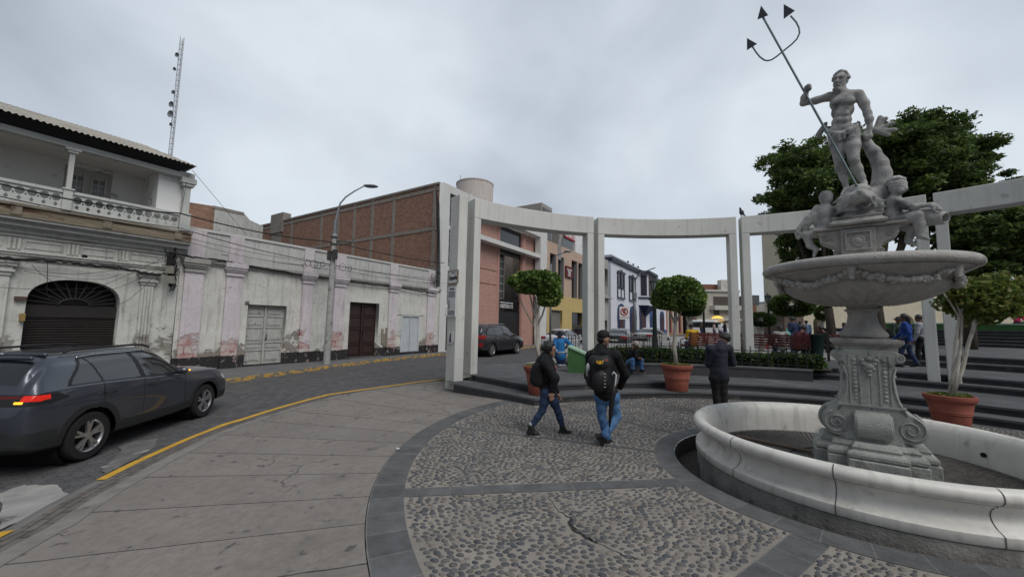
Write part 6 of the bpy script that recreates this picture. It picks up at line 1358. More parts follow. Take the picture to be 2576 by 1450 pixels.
sdf('hair', [ell(P67(1455, 350)+np.array([.07*math.cos(a)*math.cos(e_), .075*math.sin(a)*math.cos(e_)+.01, .088*math.sin(e_)])+np.array([rr_.uniform(-.01, .01) for _ in range(3)]), (.026, .026, .022)) for a in np.linspace(0, 6, 13) for e_ in (.1, .6, 1.1) if not (math.sin(a) < -.3 and math.cos(a) > .1 and e_ < .5)], .009, .012, STA, bd)
J_ = chain([P67(1700, 690, .0), P67(1790, 715, .0), P67(1860, 730, -.01)], [.07, .105, .085])+chain([P67(1870, 735, -.01), P67(1920, 735, -.02)], [.07, .055])+[cap(P67(1935, 735, -.03), P67(1965, 730, -.04), .072, .074), neg(cap(P67(1940, 733, -.03), P67(2050, 725, -.08), .045, .055), .008)]
jr = sdf('stone_jar', J_, .0095, .02, STA, pt)
# ================================================================== TREES, POTS, HEDGES
def leafmesh(name, centers, size, m, parent=None, origin=(0, 0, 0), up=.3, jit=.5, asp=1.7, seed=1):
  """one small bent leaf (two triangles) per centre"""
  r = np.random.default_rng(seed); n = len(centers); c = np.asarray(centers)-np.array(origin)
  d = r.normal(size=(n, 3)); d[:, 2] = d[:, 2]*.6-up*.6; d /= np.linalg.norm(d, axis=1)[:, None]
  e = r.normal(size=(n, 3)); e[:, 2] += .0; e -= (e*d).sum(1)[:, None]*d; e /= np.linalg.norm(e, axis=1)[:, None]
  s = size*(1+jit*(r.random(n)-.5))[:, None]
  V = np.stack([c-d*s*.5*asp, c+e*s*.5+d*s*.05, c+d*s*.5*asp, c-e*s*.5+d*s*.05], 1).reshape(-1, 3)
  return meshobj(name, V, np.arange(4*n).reshape(n, 4), m, parent, smooth=False)
def leafmat(name, cols, trans=.35, rough=.55):
  m = bpy.data.materials.new(name); m.use_nodes = True; nt = m.node_tree; b = nt.nodes['Principled BSDF']; L = nt.links.new
  g = nd(nt, 'ShaderNodeNewGeometry'); ir = nd(nt, 'ShaderNodeValToRGB'); els = ir.color_ramp.elements
  for i, cc in enumerate(cols):
    p = i/(len(cols)-1); el = els[0] if i == 0 else (els[-1] if i == len(cols)-1 else els.new(p)); el.position = p; el.color = (*cc, 1)
  L(g.outputs['Random Per Island'], ir.inputs[0])
  tc = nd(nt, 'ShaderNodeTexCoord'); n = nd(nt, 'ShaderNodeTexNoise'); n.inputs['Scale'].default_value = 1.1; n.inputs['Detail'].default_value = 4; L(tc.outputs['Object'], n.inputs['Vector'])
  mr = nd(nt, 'ShaderNodeMapRange'); mr.inputs['From Min'].default_value = .3; mr.inputs['From Max'].default_value = .7; mr.inputs['To Min'].default_value = .6; mr.inputs['To Max'].default_value = 1.5; L(n.outputs['Fac'], mr.inputs['Value'])
  vs = nd(nt, 'ShaderNodeVectorMath', operation='SCALE'); L(ir.outputs[0], vs.inputs[0]); L(mr.outputs[0], vs.inputs['Scale']); L(vs.outputs[0], b.inputs['Base Color'])
  b.inputs['Roughness'].default_value = rough; b.inputs['Specular IOR Level'].default_value = .3
  tr = nd(nt, 'ShaderNodeBsdfTranslucent'); L(vs.outputs[0], tr.inputs['Color']); ms = nd(nt, 'ShaderNodeMixShader'); ms.inputs[0].default_value = trans
  o = [x for x in nt.nodes if x.type == 'OUTPUT_MATERIAL'][0]; L(b.outputs[0], ms.inputs[1]); L(tr.outputs[0], ms.inputs[2]); L(ms.outputs[0], o.inputs[0]); return m
LF1 = leafmat('ficus_leaf', [(.035, .07, .018), (.075, .135, .03), (.14, .215, .045), (.25, .33, .09)])
LF2 = leafmat('dark_leaf', [(.03, .052, .018), (.055, .095, .026), (.10, .15, .035), (.18, .25, .06)])
LF3 = leafmat('hedge_leaf', [(.016, .032, .010), (.028, .055, .015), (.042, .08, .02), (.075, .12, .03)])
LFY = leafmat('yellowing_leaf', [(.06, .09, .02), (.10, .15, .03), (.15, .2, .04), (.2, .17, .05)])
BARK = mat('pale_bark', (.50, .47, .41), (.34, .31, .26), scale=9, rough=.9, bump=.6, vecscale=(2, 2, .6), c3=(.55, .53, .47), scale3=5, thr3=.56)
BARKD = mat('dark_bark', (.06, .048, .036), (.035, .028, .022), scale=8, rough=.95, bump=.8, vecscale=(2, 2, .4))
TERRA = mat('terracotta', (.30, .085, .055), (.22, .065, .045), scale=6, rough=.75, bump=.25, c3=(.38, .24, .19), scale3=6, thr3=.64, soft3=.05)
def blobpts(n, c, r, rng, shell=.55, flat_bottom=None, lump=.12, top_flat=None):
  d = rng.normal(size=(n, 3)); d /= np.linalg.norm(d, axis=1)[:, None]
  k = rng.normal(size=(9, 3)); k /= np.linalg.norm(k, axis=1)[:, None]
  amp = 1+lump*np.max((d@k.T)**6, axis=1)-lump*.5+lump*.7*np.sin(d@k[0]*7+1)*np.sin(d@k[1]*6)
  rad = (shell+(1-shell)*rng.random(n)**.5)*amp
  p = d*rad[:, None]
  if flat_bottom is not None: p[:, 2] = np.where(p[:, 2] < flat_bottom, flat_bottom+(p[:, 2]-flat_bottom)*.25, p[:, 2])
  if top_flat is not None: p[:, 2] = np.where(p[:, 2] > top_flat, top_flat+(p[:, 2]-top_flat)*.25, p[:, 2])
  return np.array(c)+p*np.array(r)
def pot(loc, label, R=.38, H=.65):
  t = empty('flower_pot', loc, 0, label, 'flower pot', 'large terracotta pots around the plaza')
  mb = MB(); k = R/.38; h = H/.65
  mb.lathe([(.01, 0), (.24*k, 0), (.255*k, .02), (.285*k, .28*h), (.30*k, .285*h), (.305*k, .3*h), (.295*k, .315*h), (.31*k, .33*h), (.30*k, .345*h), (.335*k, .52*h), (.36*k, .53*h), (.375*k, .56*h), (.385*k, .60*h), (.38*k, .64*h), (.36*k, .65*h), (.335*k, .64*h), (.33*k, .58*h)], 36); mb.build('pot_body', TERRA, t, smooth=True, auto=50)
  mb = MB(); mb.lathe([(.335*k, .57*h), (.2*k, .6*h), (.01, .61*h)], 20); mb.build('soil', mat('soil', (.05, .04, .03), rough=1), t, smooth=True)
  r = np.random.default_rng(int(loc[0]*100) % 97); a = r.uniform(0, 6.28, 160); q = np.sqrt(r.random(160))*.33*k
  leafmesh('small_plants', np.stack([q*np.cos(a), q*np.sin(a), .61*h+.05*r.random(160)], 1), .05, LFY, t, seed=3)
  return t
def limb(mb, pts, r0, r1, n=8): m = len(pts); mb.tube(pts, [r0+(r1-r0)*i/(m-1) for i in range(m)], n)
def pottree(name, loc, label, trunk, crown, m, nleaf, size, group='small trees growing in the terracotta pots', flat=None, lump=.12, top=None, asp=1.5):
  t = empty(name, loc, 0, label, 'tree', group); mb = MB()
  for pts, r0, r1 in trunk: limb(mb, pts, r0, r1)
  mb.build('trunk', BARK, t, smooth=True)
  r = np.random.default_rng(5); P = np.concatenate([blobpts(int(nleaf*w_), c, rr, r, flat_bottom=flat, lump=lump, shell=.45, top_flat=top) for c, rr, w_ in crown])
  leafmesh('crown', P, size, m, t, seed=8, asp=asp); return t
# pot 1 (behind the woman), dense flat-topped crown
A = G(1358, 991, .155); y1 = A[1]
def Lc(u, v, base, dy=0.): P = AT(u, v, base[1]+dy); return P-base
pot(A, 'terracotta pot on the lower step partly hidden by the woman')
cc = Lc(1347, 710, A); rx = abs(Lc(1408, 710, A)[0]-Lc(1288, 710, A)[0])/2; rz = abs(Lc(1347, 672, A)[2]-Lc(1347, 745, A)[2])/2
pottree('ficus_tree', A, 'small tree with boxy crown and several thin stems in the pot behind the woman',
    [([(0, 0, .55), Lc(1352, 870, A), Lc(1350, 800, A), Lc(1345, 745, A)], .05, .025), ([(-.03, .02, .55), Lc(1356, 900, A)+[0, .06, 0], Lc(1347, 860, A), Lc(1346, 800, A)], .04, .03), ([Lc(1350, 820, A), Lc(1365, 790, A), Lc(1378, 745, A)], .03, .012), ([Lc(1347, 825, A), Lc(1318, 775, A), Lc(1296, 725, A)], .02, .008), ([Lc(1350, 790, A), Lc(1360, 750, A), Lc(1372, 715, A)], .025, .01), ([Lc(1346, 800, A), Lc(1335, 750, A), Lc(1325, 720, A)], .025, .01)],
    [(cc, (rx*1.02, rx*.95, rz*1.02), .8), (cc+[.32, 0, -.3], (.3, .35, .35), .2)], LF1, 6500, .062, flat=-.62, top=.62, lump=.16)
# pot 2 in the middle, round mop head
A = G(1703, 981, .155)
pot(A, 'terracotta pot on the lower step beside the man in dark jacket')
cc = Lc(1706, 745, A); rx = abs(Lc(1770, 745, A)[0]-Lc(1643, 745, A)[0])/2; rz = abs(Lc(1706, 692, A)[2]-Lc(1706, 790, A)[2])/2
pottree('ficus_tree', A, 'small tree with round mop-head crown on one straight pale trunk, middle pot',
    [([(0, 0, .55), Lc(1696, 870, A), Lc(1699, 810, A), Lc(1700, 775, A)], .055, .038), ([Lc(1698, 815, A), Lc(1715, 780, A), Lc(1730, 745, A)], .03, .012), ([Lc(1698, 815, A), Lc(1684, 780, A), Lc(1670, 740, A)], .03, .012), ([Lc(1699, 800, A), Lc(1702, 770, A), Lc(1706, 730, A)], .03, .012)],
    [(cc, (rx*.98, rx*.95, rz), 1.)], LF1, 10500, .058, flat=-.6, lump=.1)
# pot 3 at the right behind the basin
A = np.array([8.06, 7.2, 0.])
pot(A, 'terracotta pot behind the marble basin at the right', R=.345, H=.60)
cc = Lc(2478, 755, A)
pottree('bougainvillea', A, 'leaning tree with forked pale trunks and loose crown in the right pot',
    [([(-.02, 0, .5), Lc(2398, 940, A), Lc(2404, 860, A), Lc(2412, 800, A), Lc(2425, 765, A)], .032, .018), ([(.03, .02, .5), Lc(2420, 930, A), Lc(2437, 860, A), Lc(2453, 815, A)], .036, .026), ([Lc(2445, 840, A), Lc(2455, 790, A), Lc(2462, 750, A)], .03, .012), ([Lc(2453, 815, A), Lc(2475, 790, A), Lc(2490, 765, A)], .03, .012), ([(0, -.05, .5), Lc(2409, 930, A, -.1), Lc(2417, 860, A), Lc(2420, 795, A), Lc(2400, 750, A)], .03, .012), ([Lc(2415, 800, A), Lc(2390, 760, A), Lc(2372, 735, A)], .02, .008)],
    [(cc, (.56, .56, .40), .5), (cc+[.3, .1, .12], (.5, .5, .40), .3), (cc+[-.36, 0, .1], (.32, .35, .28), .2)], LFY, 8000, .055, lump=.3)
def topiary(u, vt, vb, hw, ydist, label, zb=.6, name='topiary_tree', n=2600, m=LF2, size=.14, r3=None, trunk=True, group='clipped trees in the garden'):
  c = AT(u, (vt+vb)/2, ydist); rz = abs(AT(u, vt, ydist)[2]-AT(u, vb, ydist)[2])/2; rx = abs(AT(u+hw, 800, ydist)[0]-AT(u-hw, 800, ydist)[0])/2
  t = empty(name, (c[0], c[1], zb), 0, label, 'tree', group); cz = c[2]-zb
  mb = MB(); limb(mb, [(0, 0, 0), (.05, .02, cz*.5), (0, 0, cz)], .13, .07); limb(mb, [(0, 0, cz*.5), (rx*.4, 0, cz)], .07, .03); limb(mb, [(0, 0, cz*.5), (-rx*.4, .1, cz)], .07, .03); mb.build('trunk', BARK, t, smooth=True)
  r = np.random.default_rng(int(u)); leafmesh('crown', blobpts(n, (0, 0, cz), (rx, rx*.9, rz), r, shell=.6, flat_bottom=-.7, lump=.08), size, m, t, seed=int(u)); return t
topiary(1734, 730, 800, 34, 19., 'dark clipped tree directly behind the middle potted tree', m=LF3, size=.10, n=4200)
topiary(1992, 735, 800, 50, 26., 'wide dark clipped tree under the left side of the bowl', size=.15, n=4500)
topiary(2069, 768, 808, 17, 28., 'small egg shaped clipped tree left of the pedestal neck', size=.1, n=2200)
topiary(1913, 787, 822, 36, 20., 'low spreading shrub tree behind the second red bench', m=LF3, size=.09, n=2400)
def bigtree(name, u, v, ydist, clumps, label, m, nleaf, size, zb=.6, trunkpts=None, gap=.0):
  base = AT(u, v, ydist); base[2] = zb; t = empty(name, base, 0, label, 'tree', 'large trees behind the pergola'); mb = MB()
  C_ = []
  for (cu, cv, dy, hu, hv) in clumps:
    c = AT(cu, cv, ydist+dy)-base; rx = abs(AT(cu+hu, cv, ydist+dy)[0]-AT(cu-hu, cv, ydist+dy)[0])/2; rz = abs(AT(cu, cv-hv, ydist+dy)[2]-AT(cu, cv+hv, ydist+dy)[2])/2; C_.append((c, rx, rz))
  fork = np.array([0, 0, 2.2]); limb(mb, [(0, 0, 0), (.1, .05, 1.2), tuple(fork)], .22, .17, 10)
  for c, rx, rz in C_: mid = fork*.4+c*.6; mid[2] = fork[2]+(c[2]-fork[2])*.45; limb(mb, [tuple(fork), tuple(mid), tuple(c)], .12, .03)
  mb.build('trunk', BARKD, t, smooth=True)
  r = np.random.default_rng(int(u)+3); P = []; vol = sum(rx*rx*rz for c, rx, rz in C_)
  for c, rx, rz in C_:
    k = max(200, int(nleaf*rx*rx*rz/vol)); nsub = max(12, int(k/150)); sub = blobpts(nsub, c, (rx*.98, rx*.85, rz*.98), r, shell=.35, lump=.5)
    for s_ in sub: P.append(blobpts(int(k/nsub), s_, (rx*.27, rx*.27, rz*.22), r, shell=.12, lump=.5))
  leafmesh('crown', np.concatenate(P), size, m, t, seed=int(u), asp=2.6, up=.1); return t
bigtree('jacaranda', 2090, 870, 19., [(2010, 415, 0, 70, 58), (2090, 400, 1, 60, 50), (1975, 480, 0, 60, 50), (2060, 480, -1, 80, 60), (2150, 470, 0, 70, 70), (1990, 560, 1, 62, 50), (2080, 570, 0, 80, 55), (2150, 600, 0, 60, 60), (2010, 630, 1, 55, 45), (2100, 660, 1, 60, 40), (1955, 395, 1, 30, 22)],
    'large dark feathery tree behind the left side of the statue', LF2, 70000, .085)
bigtree('jacaranda', 2215, 860, 18., [(2240, 370, 0, 80, 60), (2320, 345, 0, 80, 45), (2400, 385, 1, 75, 45), (2290, 440, 0, 90, 60), (2380, 470, 0, 80, 50), (2210, 480, 1, 60, 60), (2290, 540, 0, 70, 50), (2450, 410, 1, 42, 30), (2340, 320, 0, 50, 24), (2230, 330, 0, 30, 25)],
    'largest tree, its crown showing right of the statue shoulder', LF2, 76000, .085)
bigtree('evergreen_tree', 2440, 850, 17., [(2420, 600, 0, 75, 45), (2500, 590, 0, 80, 60), (2550, 640, 1, 60, 60), (2450, 665, 0, 60, 28), (2540, 540, 0, 60, 40), (2545, 470, 1, 50, 30), (2590, 720, 0, 40, 35), (2480, 520, 1, 60, 35)],
    'dark tree at the right edge under the pergola beam', LF2, 42000, .10)
# hedges and small garden
def hedge(name, poly, z0, h, label, m=LF3, dens=300, size=.06, cat='hedge', grp=None):
  """clipped hedge over a closed ground polygon"""
  P = np.array(poly)[:, :2]; c = P.mean(0); t = empty(name, (*c, z0), 0, label, cat, grp); n = len(P)
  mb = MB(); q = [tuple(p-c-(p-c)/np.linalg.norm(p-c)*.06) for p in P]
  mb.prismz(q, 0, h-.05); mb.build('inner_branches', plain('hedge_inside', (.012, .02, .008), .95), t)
  r = np.random.default_rng(int(abs(c[0])*31+n)); pts = []
  for i in range(n):
    a, b = P[i], P[(i+1) % n]; L_ = np.linalg.norm(b-a); k = int(L_*h*dens); tt = r.random(k); e = np.array([(b-a)[1], -(b-a)[0]])/max(L_, 1e-6)
    pts.append(np.column_stack([a+(b-a)*tt[:, None]-c+e*r.normal(0, .025, k)[:, None], r.random(k)*h]))
  lo, hi = P.min(0), P.max(0); k = int((hi-lo).prod()*dens*1.2); X = lo+(hi-lo)*r.random((k, 2)); ins = np.zeros(k, bool)
  for i in range(n):
    a, b = P[i], P[(i+1) % n]; cnd = ((a[1] > X[:, 1]) != (b[1] > X[:, 1])); xi = (b[0]-a[0])*(X[:, 1]-a[1])/(b[1]-a[1]+1e-12)+a[0]; ins ^= cnd & (X[:, 0] < xi)
  X = X[ins]; pts.append(np.column_stack([X-c, h+r.normal(0, .025, len(X))])); leafmesh('foliage', np.concatenate(pts), size, m, t, seed=n, up=-.2); return t
def ringpoly(r0, r1, a0, a1, n=8): return arcpts(r0, a0, a1, n)+arcpts(r1, a1, a0, n)
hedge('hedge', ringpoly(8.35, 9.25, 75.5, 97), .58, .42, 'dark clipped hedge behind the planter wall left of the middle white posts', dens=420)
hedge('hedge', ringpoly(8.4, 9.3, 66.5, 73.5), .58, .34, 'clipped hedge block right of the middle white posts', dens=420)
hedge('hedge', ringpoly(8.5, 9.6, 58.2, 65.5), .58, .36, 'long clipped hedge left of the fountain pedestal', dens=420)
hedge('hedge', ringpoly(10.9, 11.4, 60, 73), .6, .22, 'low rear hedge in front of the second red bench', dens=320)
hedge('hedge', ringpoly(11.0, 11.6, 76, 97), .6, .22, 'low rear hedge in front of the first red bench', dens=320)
gr = arcpts(9.3, 58, 74, 8)+arcpts(10.8, 74, 58, 8); rg = np.random.default_rng(4); k = 2600; aa = np.radians(rg.uniform(57, 97, k)); rr2 = rg.uniform(9.35, 10.85, k)
o = leafmesh('grass', np.stack([C2[0]+rr2*np.cos(aa), C2[1]+rr2*np.sin(aa), .6+rg.random(k)*.1], 1), .09, leafmat('grass_leaf', [(.04, .1, .02), (.07, .16, .025), (.09, .2, .03)]), seed=2, asp=2.5); tag(o, 'green grass and low plants between the hedges', 'grass', kind='stuff')
mb = MB(); mb.add([(*p, .606) for p in arcpts(8.3, 57, 97, 14)+arcpts(11.6, 97, 57, 14)], [tuple(range(30))]); struct(mb.build('garden_soil', MATS['soil']))
# ================================================================== STREET FURNITURE
def fence(name, pts, h, label, z0, step=.14, m=None):
  t = empty(name, (*pts[0][:2], z0), 0, label, 'fence'); mb = MB(); p0 = np.array(pts[0][:2]); m = m or IRON
  for i in range(len(pts)-1):
    a = np.array(pts[i][:2])-p0; b = np.array(pts[i+1][:2])-p0; L_ = np.linalg.norm(b-a); n = max(1, int(L_/step))
    for k in range(n): q = a+(b-a)*k/n; mb.bar((*q, 0), (*q, h+.06), .02)
  r = mb; r.build('pickets', m, t); mb = MB()
  for i in range(len(pts)-1):
    a = np.array(pts[i][:2])-p0; b = np.array(pts[i+1][:2])-p0
    for z in (.1, h-.08): mb.bar((*a, z), (*b, z), .025)
  mb.build('rails', m, t); return t
def arcp(r, a0, a1, n): return [(*p,) for p in arcpts(r, a0, a1, n)]
fence('iron_fence', arcp(8.3, 75, 97.5, 12), .62, 'thin black iron fence between planter wall and hedge left of the middle posts', .6)
fence('iron_fence', arcp(8.32, 61, 73.6, 8), .55, 'thin black iron fence between planter wall and hedge right of the middle posts', .6)
fence('iron_fence', [G(1665, 878, .62), G(1420, 897, .5)], .75, 'black iron fence along the street behind the seated man', .55, .2)
fence('iron_fence', [SN(40, -8.2, 0), SN(18, -8.2, 0)], .95, 'long black iron fence at the kerb in front of the parked cars', .15, .3)
# green ramp wall next to the sweeper
t_ = empty('green_wall', (0, 0, 0), 0, 'green painted ramp wall with pale top beside the street sweeper', 'wall'); mb = MB()
a, b = G(1428, 936, .31), G(1500, 938, .31); ztop = AT(1428, 873, a[1])[2]; zt2 = AT(1480, 905, b[1])[2]
d_ = np.array([.15, .35, 0]); mb.hexa([a, b, b+d_, a+d_, (a[0], a[1], ztop), (b[0], b[1], zt2), (b[0]+d_[0], b[1]+d_[1], zt2), (a[0]+d_[0], a[1]+d_[1], ztop)]); mb.build('wall_face', mat('green_paint', (.05, .14, .045), (.04, .11, .035), rough=.8, bump=.2), t_)
mb = MB(); e_ = np.array([.03, -.03, 0]); mb.hexa([(a[0], a[1]-.03, ztop+.002), (b[0], b[1]-.03, zt2+.002), (b[0]+d_[0], b[1]+d_[1], zt2+.002), (a[0]+d_[0], a[1]+d_[1], ztop+.002), (a[0], a[1]-.03, ztop+.06), (b[0], b[1]-.03, zt2+.06), (b[0]+d_[0], b[1]+d_[1], zt2+.06), (a[0]+d_[0], a[1]+d_[1], ztop+.06)]); mb.build('coping', plain('mint_paint', (.33, .5, .36), .8), t_)
# far green lawn kerb at the top of the steps
mb = MB(); n_ = 20; ap = arcpts(29.5, 50, -20, n_); bp_ = arcpts(29.8, 50, -20, n_)
mb.add([(x, y, z) for x, y in ap for z in (1.8, 2.25)], [(2*i, 2*i+2, 2*i+3, 2*i+1) for i in range(n_)]); t_ = empty('lawn_wall', (0, 0, 0), 0, 'long low green painted wall at the top of the far steps', 'wall'); mb.build('wall_face', MATS['green_paint'], t_)
mb = MB(); mb.add([(x, y, 2.25) for x, y in ap]+[(x, y, 2.25) for x, y in bp_], [(i, i+1, n_+i+2, n_+i+1) for i in range(n_)]); mb.add([(x*.999, y*.999, z) for x, y in ap for z in (2.18, 2.26)], [(2*i, 2*i+2, 2*i+3, 2*i+1) for i in range(n_)]); mb.build('coping', MATS['mint_paint'], t_)
# street light on the old building pavement
LPb = OnPlane(821, 921, SN(0, -14.9), SN(30, -14.9)); lp = empty('street_lamp', (LPb[0], LPb[1], LPb[2]), 0, 'tall concrete street lamp pole with curved steel arm on the yellow kerb', 'street lamp')
def LL(u, v, dn=0.): return OnPlane(u, v, SN(0, -14.9+dn), SN(30, -14.9+dn))-LPb
POLE = mat('pole_concrete', (.42, .42, .40), (.3, .3, .29), scale=6, rough=.9, bump=.4, c3=(.2, .19, .18), scale3=5, thr3=.57, drips=(.2, .19, .18))
mb = MB(); top = LL(843, 588); mb.tube([(0, 0, -.1), (0, 0, top[2]*.5), (0, 0, top[2])], [.14, .115, .09], 16); mb.build('pole', POLE, lp, smooth=True, auto=40)
STL = plain('galvanised', (.23, .25, .27), .5, .6)
mb = MB(); pts = [(0, 0, top[2]-.5), (0, 0, LL(846, 560)[2])]+[tuple(LL(u, v)*[1, 1, 1]+np.array([NV[0], NV[1], 0])*k) for u, v, k in ((849, 535, .0), (854, 512, .05), (864, 497, .15), (880, 484, .3), (893, 476, .4), (902, 471, .45))]; mb.tube(pts, [.05, .05, .04, .035, .035, .033, .03, .03], 10); mb.build('arm', STL, lp, smooth=True, auto=50)
e0 = np.array(pts[-1]); dr = (e0-np.array(pts[-2])); dr /= np.linalg.norm(dr); dh = np.array([dr[0], dr[1], .12]); dh /= np.linalg.norm(dh)
mb = MB(); sd_ = np.cross(dh, [0, 0, 1]); sd_ /= np.linalg.norm(sd_); upv = np.cross(sd_, dh)
secs = [(0, .05, .04), (.08, .12, .06), (.25, .17, .08), (.45, .16, .075), (.62, .08, .04)]; vs = []
for s_, w_, h_ in secs:
  for k in range(8): a = 2*math.pi*k/8; vs.append(e0+dh*(s_-.05)+sd_*w_*math.cos(a)+upv*h_*math.sin(a))
mb.add(vs, [(8*i+k, 8*i+(k+1) % 8, 8*i+8+(k+1) % 8, 8*i+8+k) for i in range(4) for k in range(8)]+[tuple(range(7, -1, -1)), tuple(range(32, 40))]); mb.build('lamp_head', plain('lamp_grey', (.2, .22, .24), .45, .3), lp, smooth=True, auto=50)
mb = MB()
for z in (top[2]-.15, top[2]-.45, top[2]-.8): mb.tube([(0, 0, z-.03), (0, 0, z+.03)], .135, 14)
mb.bar((.1, 0, top[2]-.3), (.1+NV[0]*.1+DV[0]*.7, NV[1]*.1+DV[1]*.7, top[2]-.25), .05); mb.box(-.16, -.02, -.2, -.05, top[2]-1.15, top[2]-.75); mb.box(.06, .22, -.2, -.06, top[2]-1.1, top[2]-.7); mb.ball((.14, -.1, top[2]-1.0), .1, 6); mb.build('brackets', plain('bracket_dark', (.05, .05, .05), .7), lp)
def cable(name, P, r, label, grp='overhead cables', sag=0., n=14, m=None, par=None, wig=0.):
  mb = MB(); pts = []; rr3 = random.Random(len(label)+n)
  for i in range(len(P)-1):
    a, b = np.array(P[i]), np.array(P[i+1])
    for k in range(n): t = k/n; q = a*(1-t)+b*t; q[2] -= sag*4*t*(1-t); q += np.array([rr3.uniform(-wig, wig) for _ in range(3)]); pts.append(tuple(q))
  pts.append(tuple(P[-1])); mb.tube(pts, r, 5); o = mb.build(name, m or plain('cable_black', (.012, .012, .013), .6), par, smooth=True)
  if not par: tag(o, label, 'cable', grp)
  return o
def FP2(u, v, n): return OnPlane(u, v, SN(0, n), SN(10, n))
hub = LPb+np.array([0, 0, top[2]-.35])
cable('power_cable', [FP2(-60, 447, -15.3), FP2(452, 536, -15.3), hub+[0, 0, 0]], .022, 'thick black cable from the balcony railing to the lamp pole top', sag=.15)
cable('power_cable', [hub, FP2(1118, 661, -15.8)], .02, 'thick black cable from the lamp pole to the tall building', sag=.12)
cable('power_cable', [FP2(-60, 480, -15.4), FP2(455, 574, -15.4), FP2(780, 655, -15.5), FP2(1105, 706, -16.0)], .014, 'black cable crossing the parapet of the pink building', sag=.08)
cable('power_cable', [FP2(450, 592, -15.9), FP2(800, 660, -15.9), FP2(1105, 700, -16.0)], .008, 'thin grey cable just under the parapet cable', sag=.1)
cable('power_cable', [FP2(450, 600, -15.9), FP2(820, 668, -15.9), FP2(1130, 712, -16.0)], .007, 'thin lower cable along the parapet of the pink building', sag=.22)
bundle = [FP2(438, 637, -15.9), FP2(560, 655, -16.05), FP2(700, 680, -16.05), FP2(850, 702, -16.05), FP2(1000, 722, -16.05), FP2(1090, 736, -16.05)]
cable('cable_bundle', bundle, .035, 'thick sagging black cable bundle along the cornice of the pink building', sag=.03, wig=.02)
cable('cable_bundle', [FP2(-60, 640, -15.95), FP2(150, 655, -15.95), FP2(300, 672, -15.95), FP2(405, 690, -15.95)], .035, 'thick black cable bundle on the architrave of the balcony house', sag=.03, wig=.02)
for i, (P, lb) in enumerate([([FP2(0, 662, -15.9), FP2(190, 690, -15.8), FP2(420, 655, -15.8)], 'thin wire sagging highest across the arch wall'), ([FP2(0, 722, -15.9), FP2(240, 724, -15.8), FP2(425, 640, -15.8)], 'thin wire rising from left edge over the arch top'), ([FP2(80, 665, -15.9), FP2(140, 712, -15.8), FP2(200, 735, -15.8), FP2(300, 722, -15.8), FP2(435, 655, -15.8)], 'thin wire looping over the crown of the arch'), ([FP2(60, 680, -15.9), FP2(230, 702, -15.8), FP2(300, 690, -15.8), FP2(400, 672, -15.8)], 'thin wire sagging lowest between the pilasters'), ([FP2(300, 765, -16.0), FP2(345, 735, -15.9), FP2(385, 695, -15.8)], 'short wire from the arch edge up over the right pilaster')]):
  cable('thin_wire', P, .006, lb, 'loose wires on the balcony house', sag=.05)
cable('drop_wire', [FP2(120, 655, -16.05), FP2(118, 740, -16.05), FP2(128, 752, -16.05)], .007, 'vertical wire dropping to the rusty junction box', 'loose wires on the balcony house')
cable('guy_wire', [FP2(484, 428, -15.0), SN(17.2, -15.9, FP2(560, 512, -20)[2])*0+FP2(620, 590, -18.)], .007, 'thin wire from the roof tip down towards the brick wall')
cable('guy_wire', [FP2(473, 438, -15.6), FP2(455, 535, -15.6)], .006, 'thin wire hanging from the roof tip to the corner pier')
# tangle and meters between the two buildings
t_ = empty('cable_tangle', FP2(428, 690, -16.2), 0, 'black tangle of cables with two grey boxes between the two old buildings', 'cable tangle'); o0 = np.array(t_.location)
mb = MB(); rt = random.Random(3)
for i in range(34):
  c_ = FP2(432+rt.uniform(-8, 8), rt.uniform(640, 725), -16.2+.12+rt.uniform(0, .15))-o0; r_ = rt.uniform(.05, .2); ph = rt.uniform(0, 6)
  mb.tube([c_+np.array([DV[0]*r_*.6*math.cos(a+ph), DV[1]*r_*.6*math.cos(a+ph), r_*math.sin(a)*1.4])+np.array([rt.uniform(-.02, .02)]*3) for a in np.linspace(0, rt.uniform(3, 6.2), 12)], .012, 4)
mb.tube([FP2(452, 570, -15.9)-o0, FP2(449, 600, -15.95)-o0, FP2(440, 628, -16)-o0, FP2(434, 700, -16)-o0], .03, 6); mb.tube([FP2(425, 640, -15.95)-o0, FP2(430, 720, -16)-o0], .06, 6)
mb.build('cables', MATS['cable_black'], t_)
for u, v in ((427, 678), (428, 703)):
  mb = MB(); c_ = FP2(u, v, -15.85)-o0; mb.box(c_[0]-.09, c_[0]+.09, c_[1]-.06, c_[1]+.06, c_[2]-.12, c_[2]+.12); mb.build('meter_box', plain('box_beige', (.28, .26, .22)), t_)
t_ = empty('cable_tangle', FP2(1090, 700, -16.0), 0, 'cable loops and grey box at the right end of the pink parapet', 'cable tangle'); o0 = np.array(t_.location); mb = MB()
for i in range(16):
  c_ = FP2(1092+rt.uniform(-6, 6), rt.uniform(690, 735), -16.)-o0; r_ = rt.uniform(.06, .18); mb.tube([c_+np.array([DV[0]*r_*math.cos(a), DV[1]*r_*math.cos(a), r_*math.sin(a)*1.3]) for a in np.linspace(rt.uniform(0, 3), 6, 12)], .01, 4)
for k in range(5): mb.tube([FP2(1097+2*k, 470+10*k, -16.1)-o0, FP2(1100+1.5*k, 600, -16.1)-o0, FP2(1098+2*k, 720, -16.05)-o0], .02, 5)
mb.build('cables', MATS['cable_black'], t_)
t_ = empty('cable_coils', FP2(800, 662, -15.6), 0, 'small coils of spare cable hanging beside the lamp pole', 'cable coil'); o0 = np.array(t_.location); mb = MB()
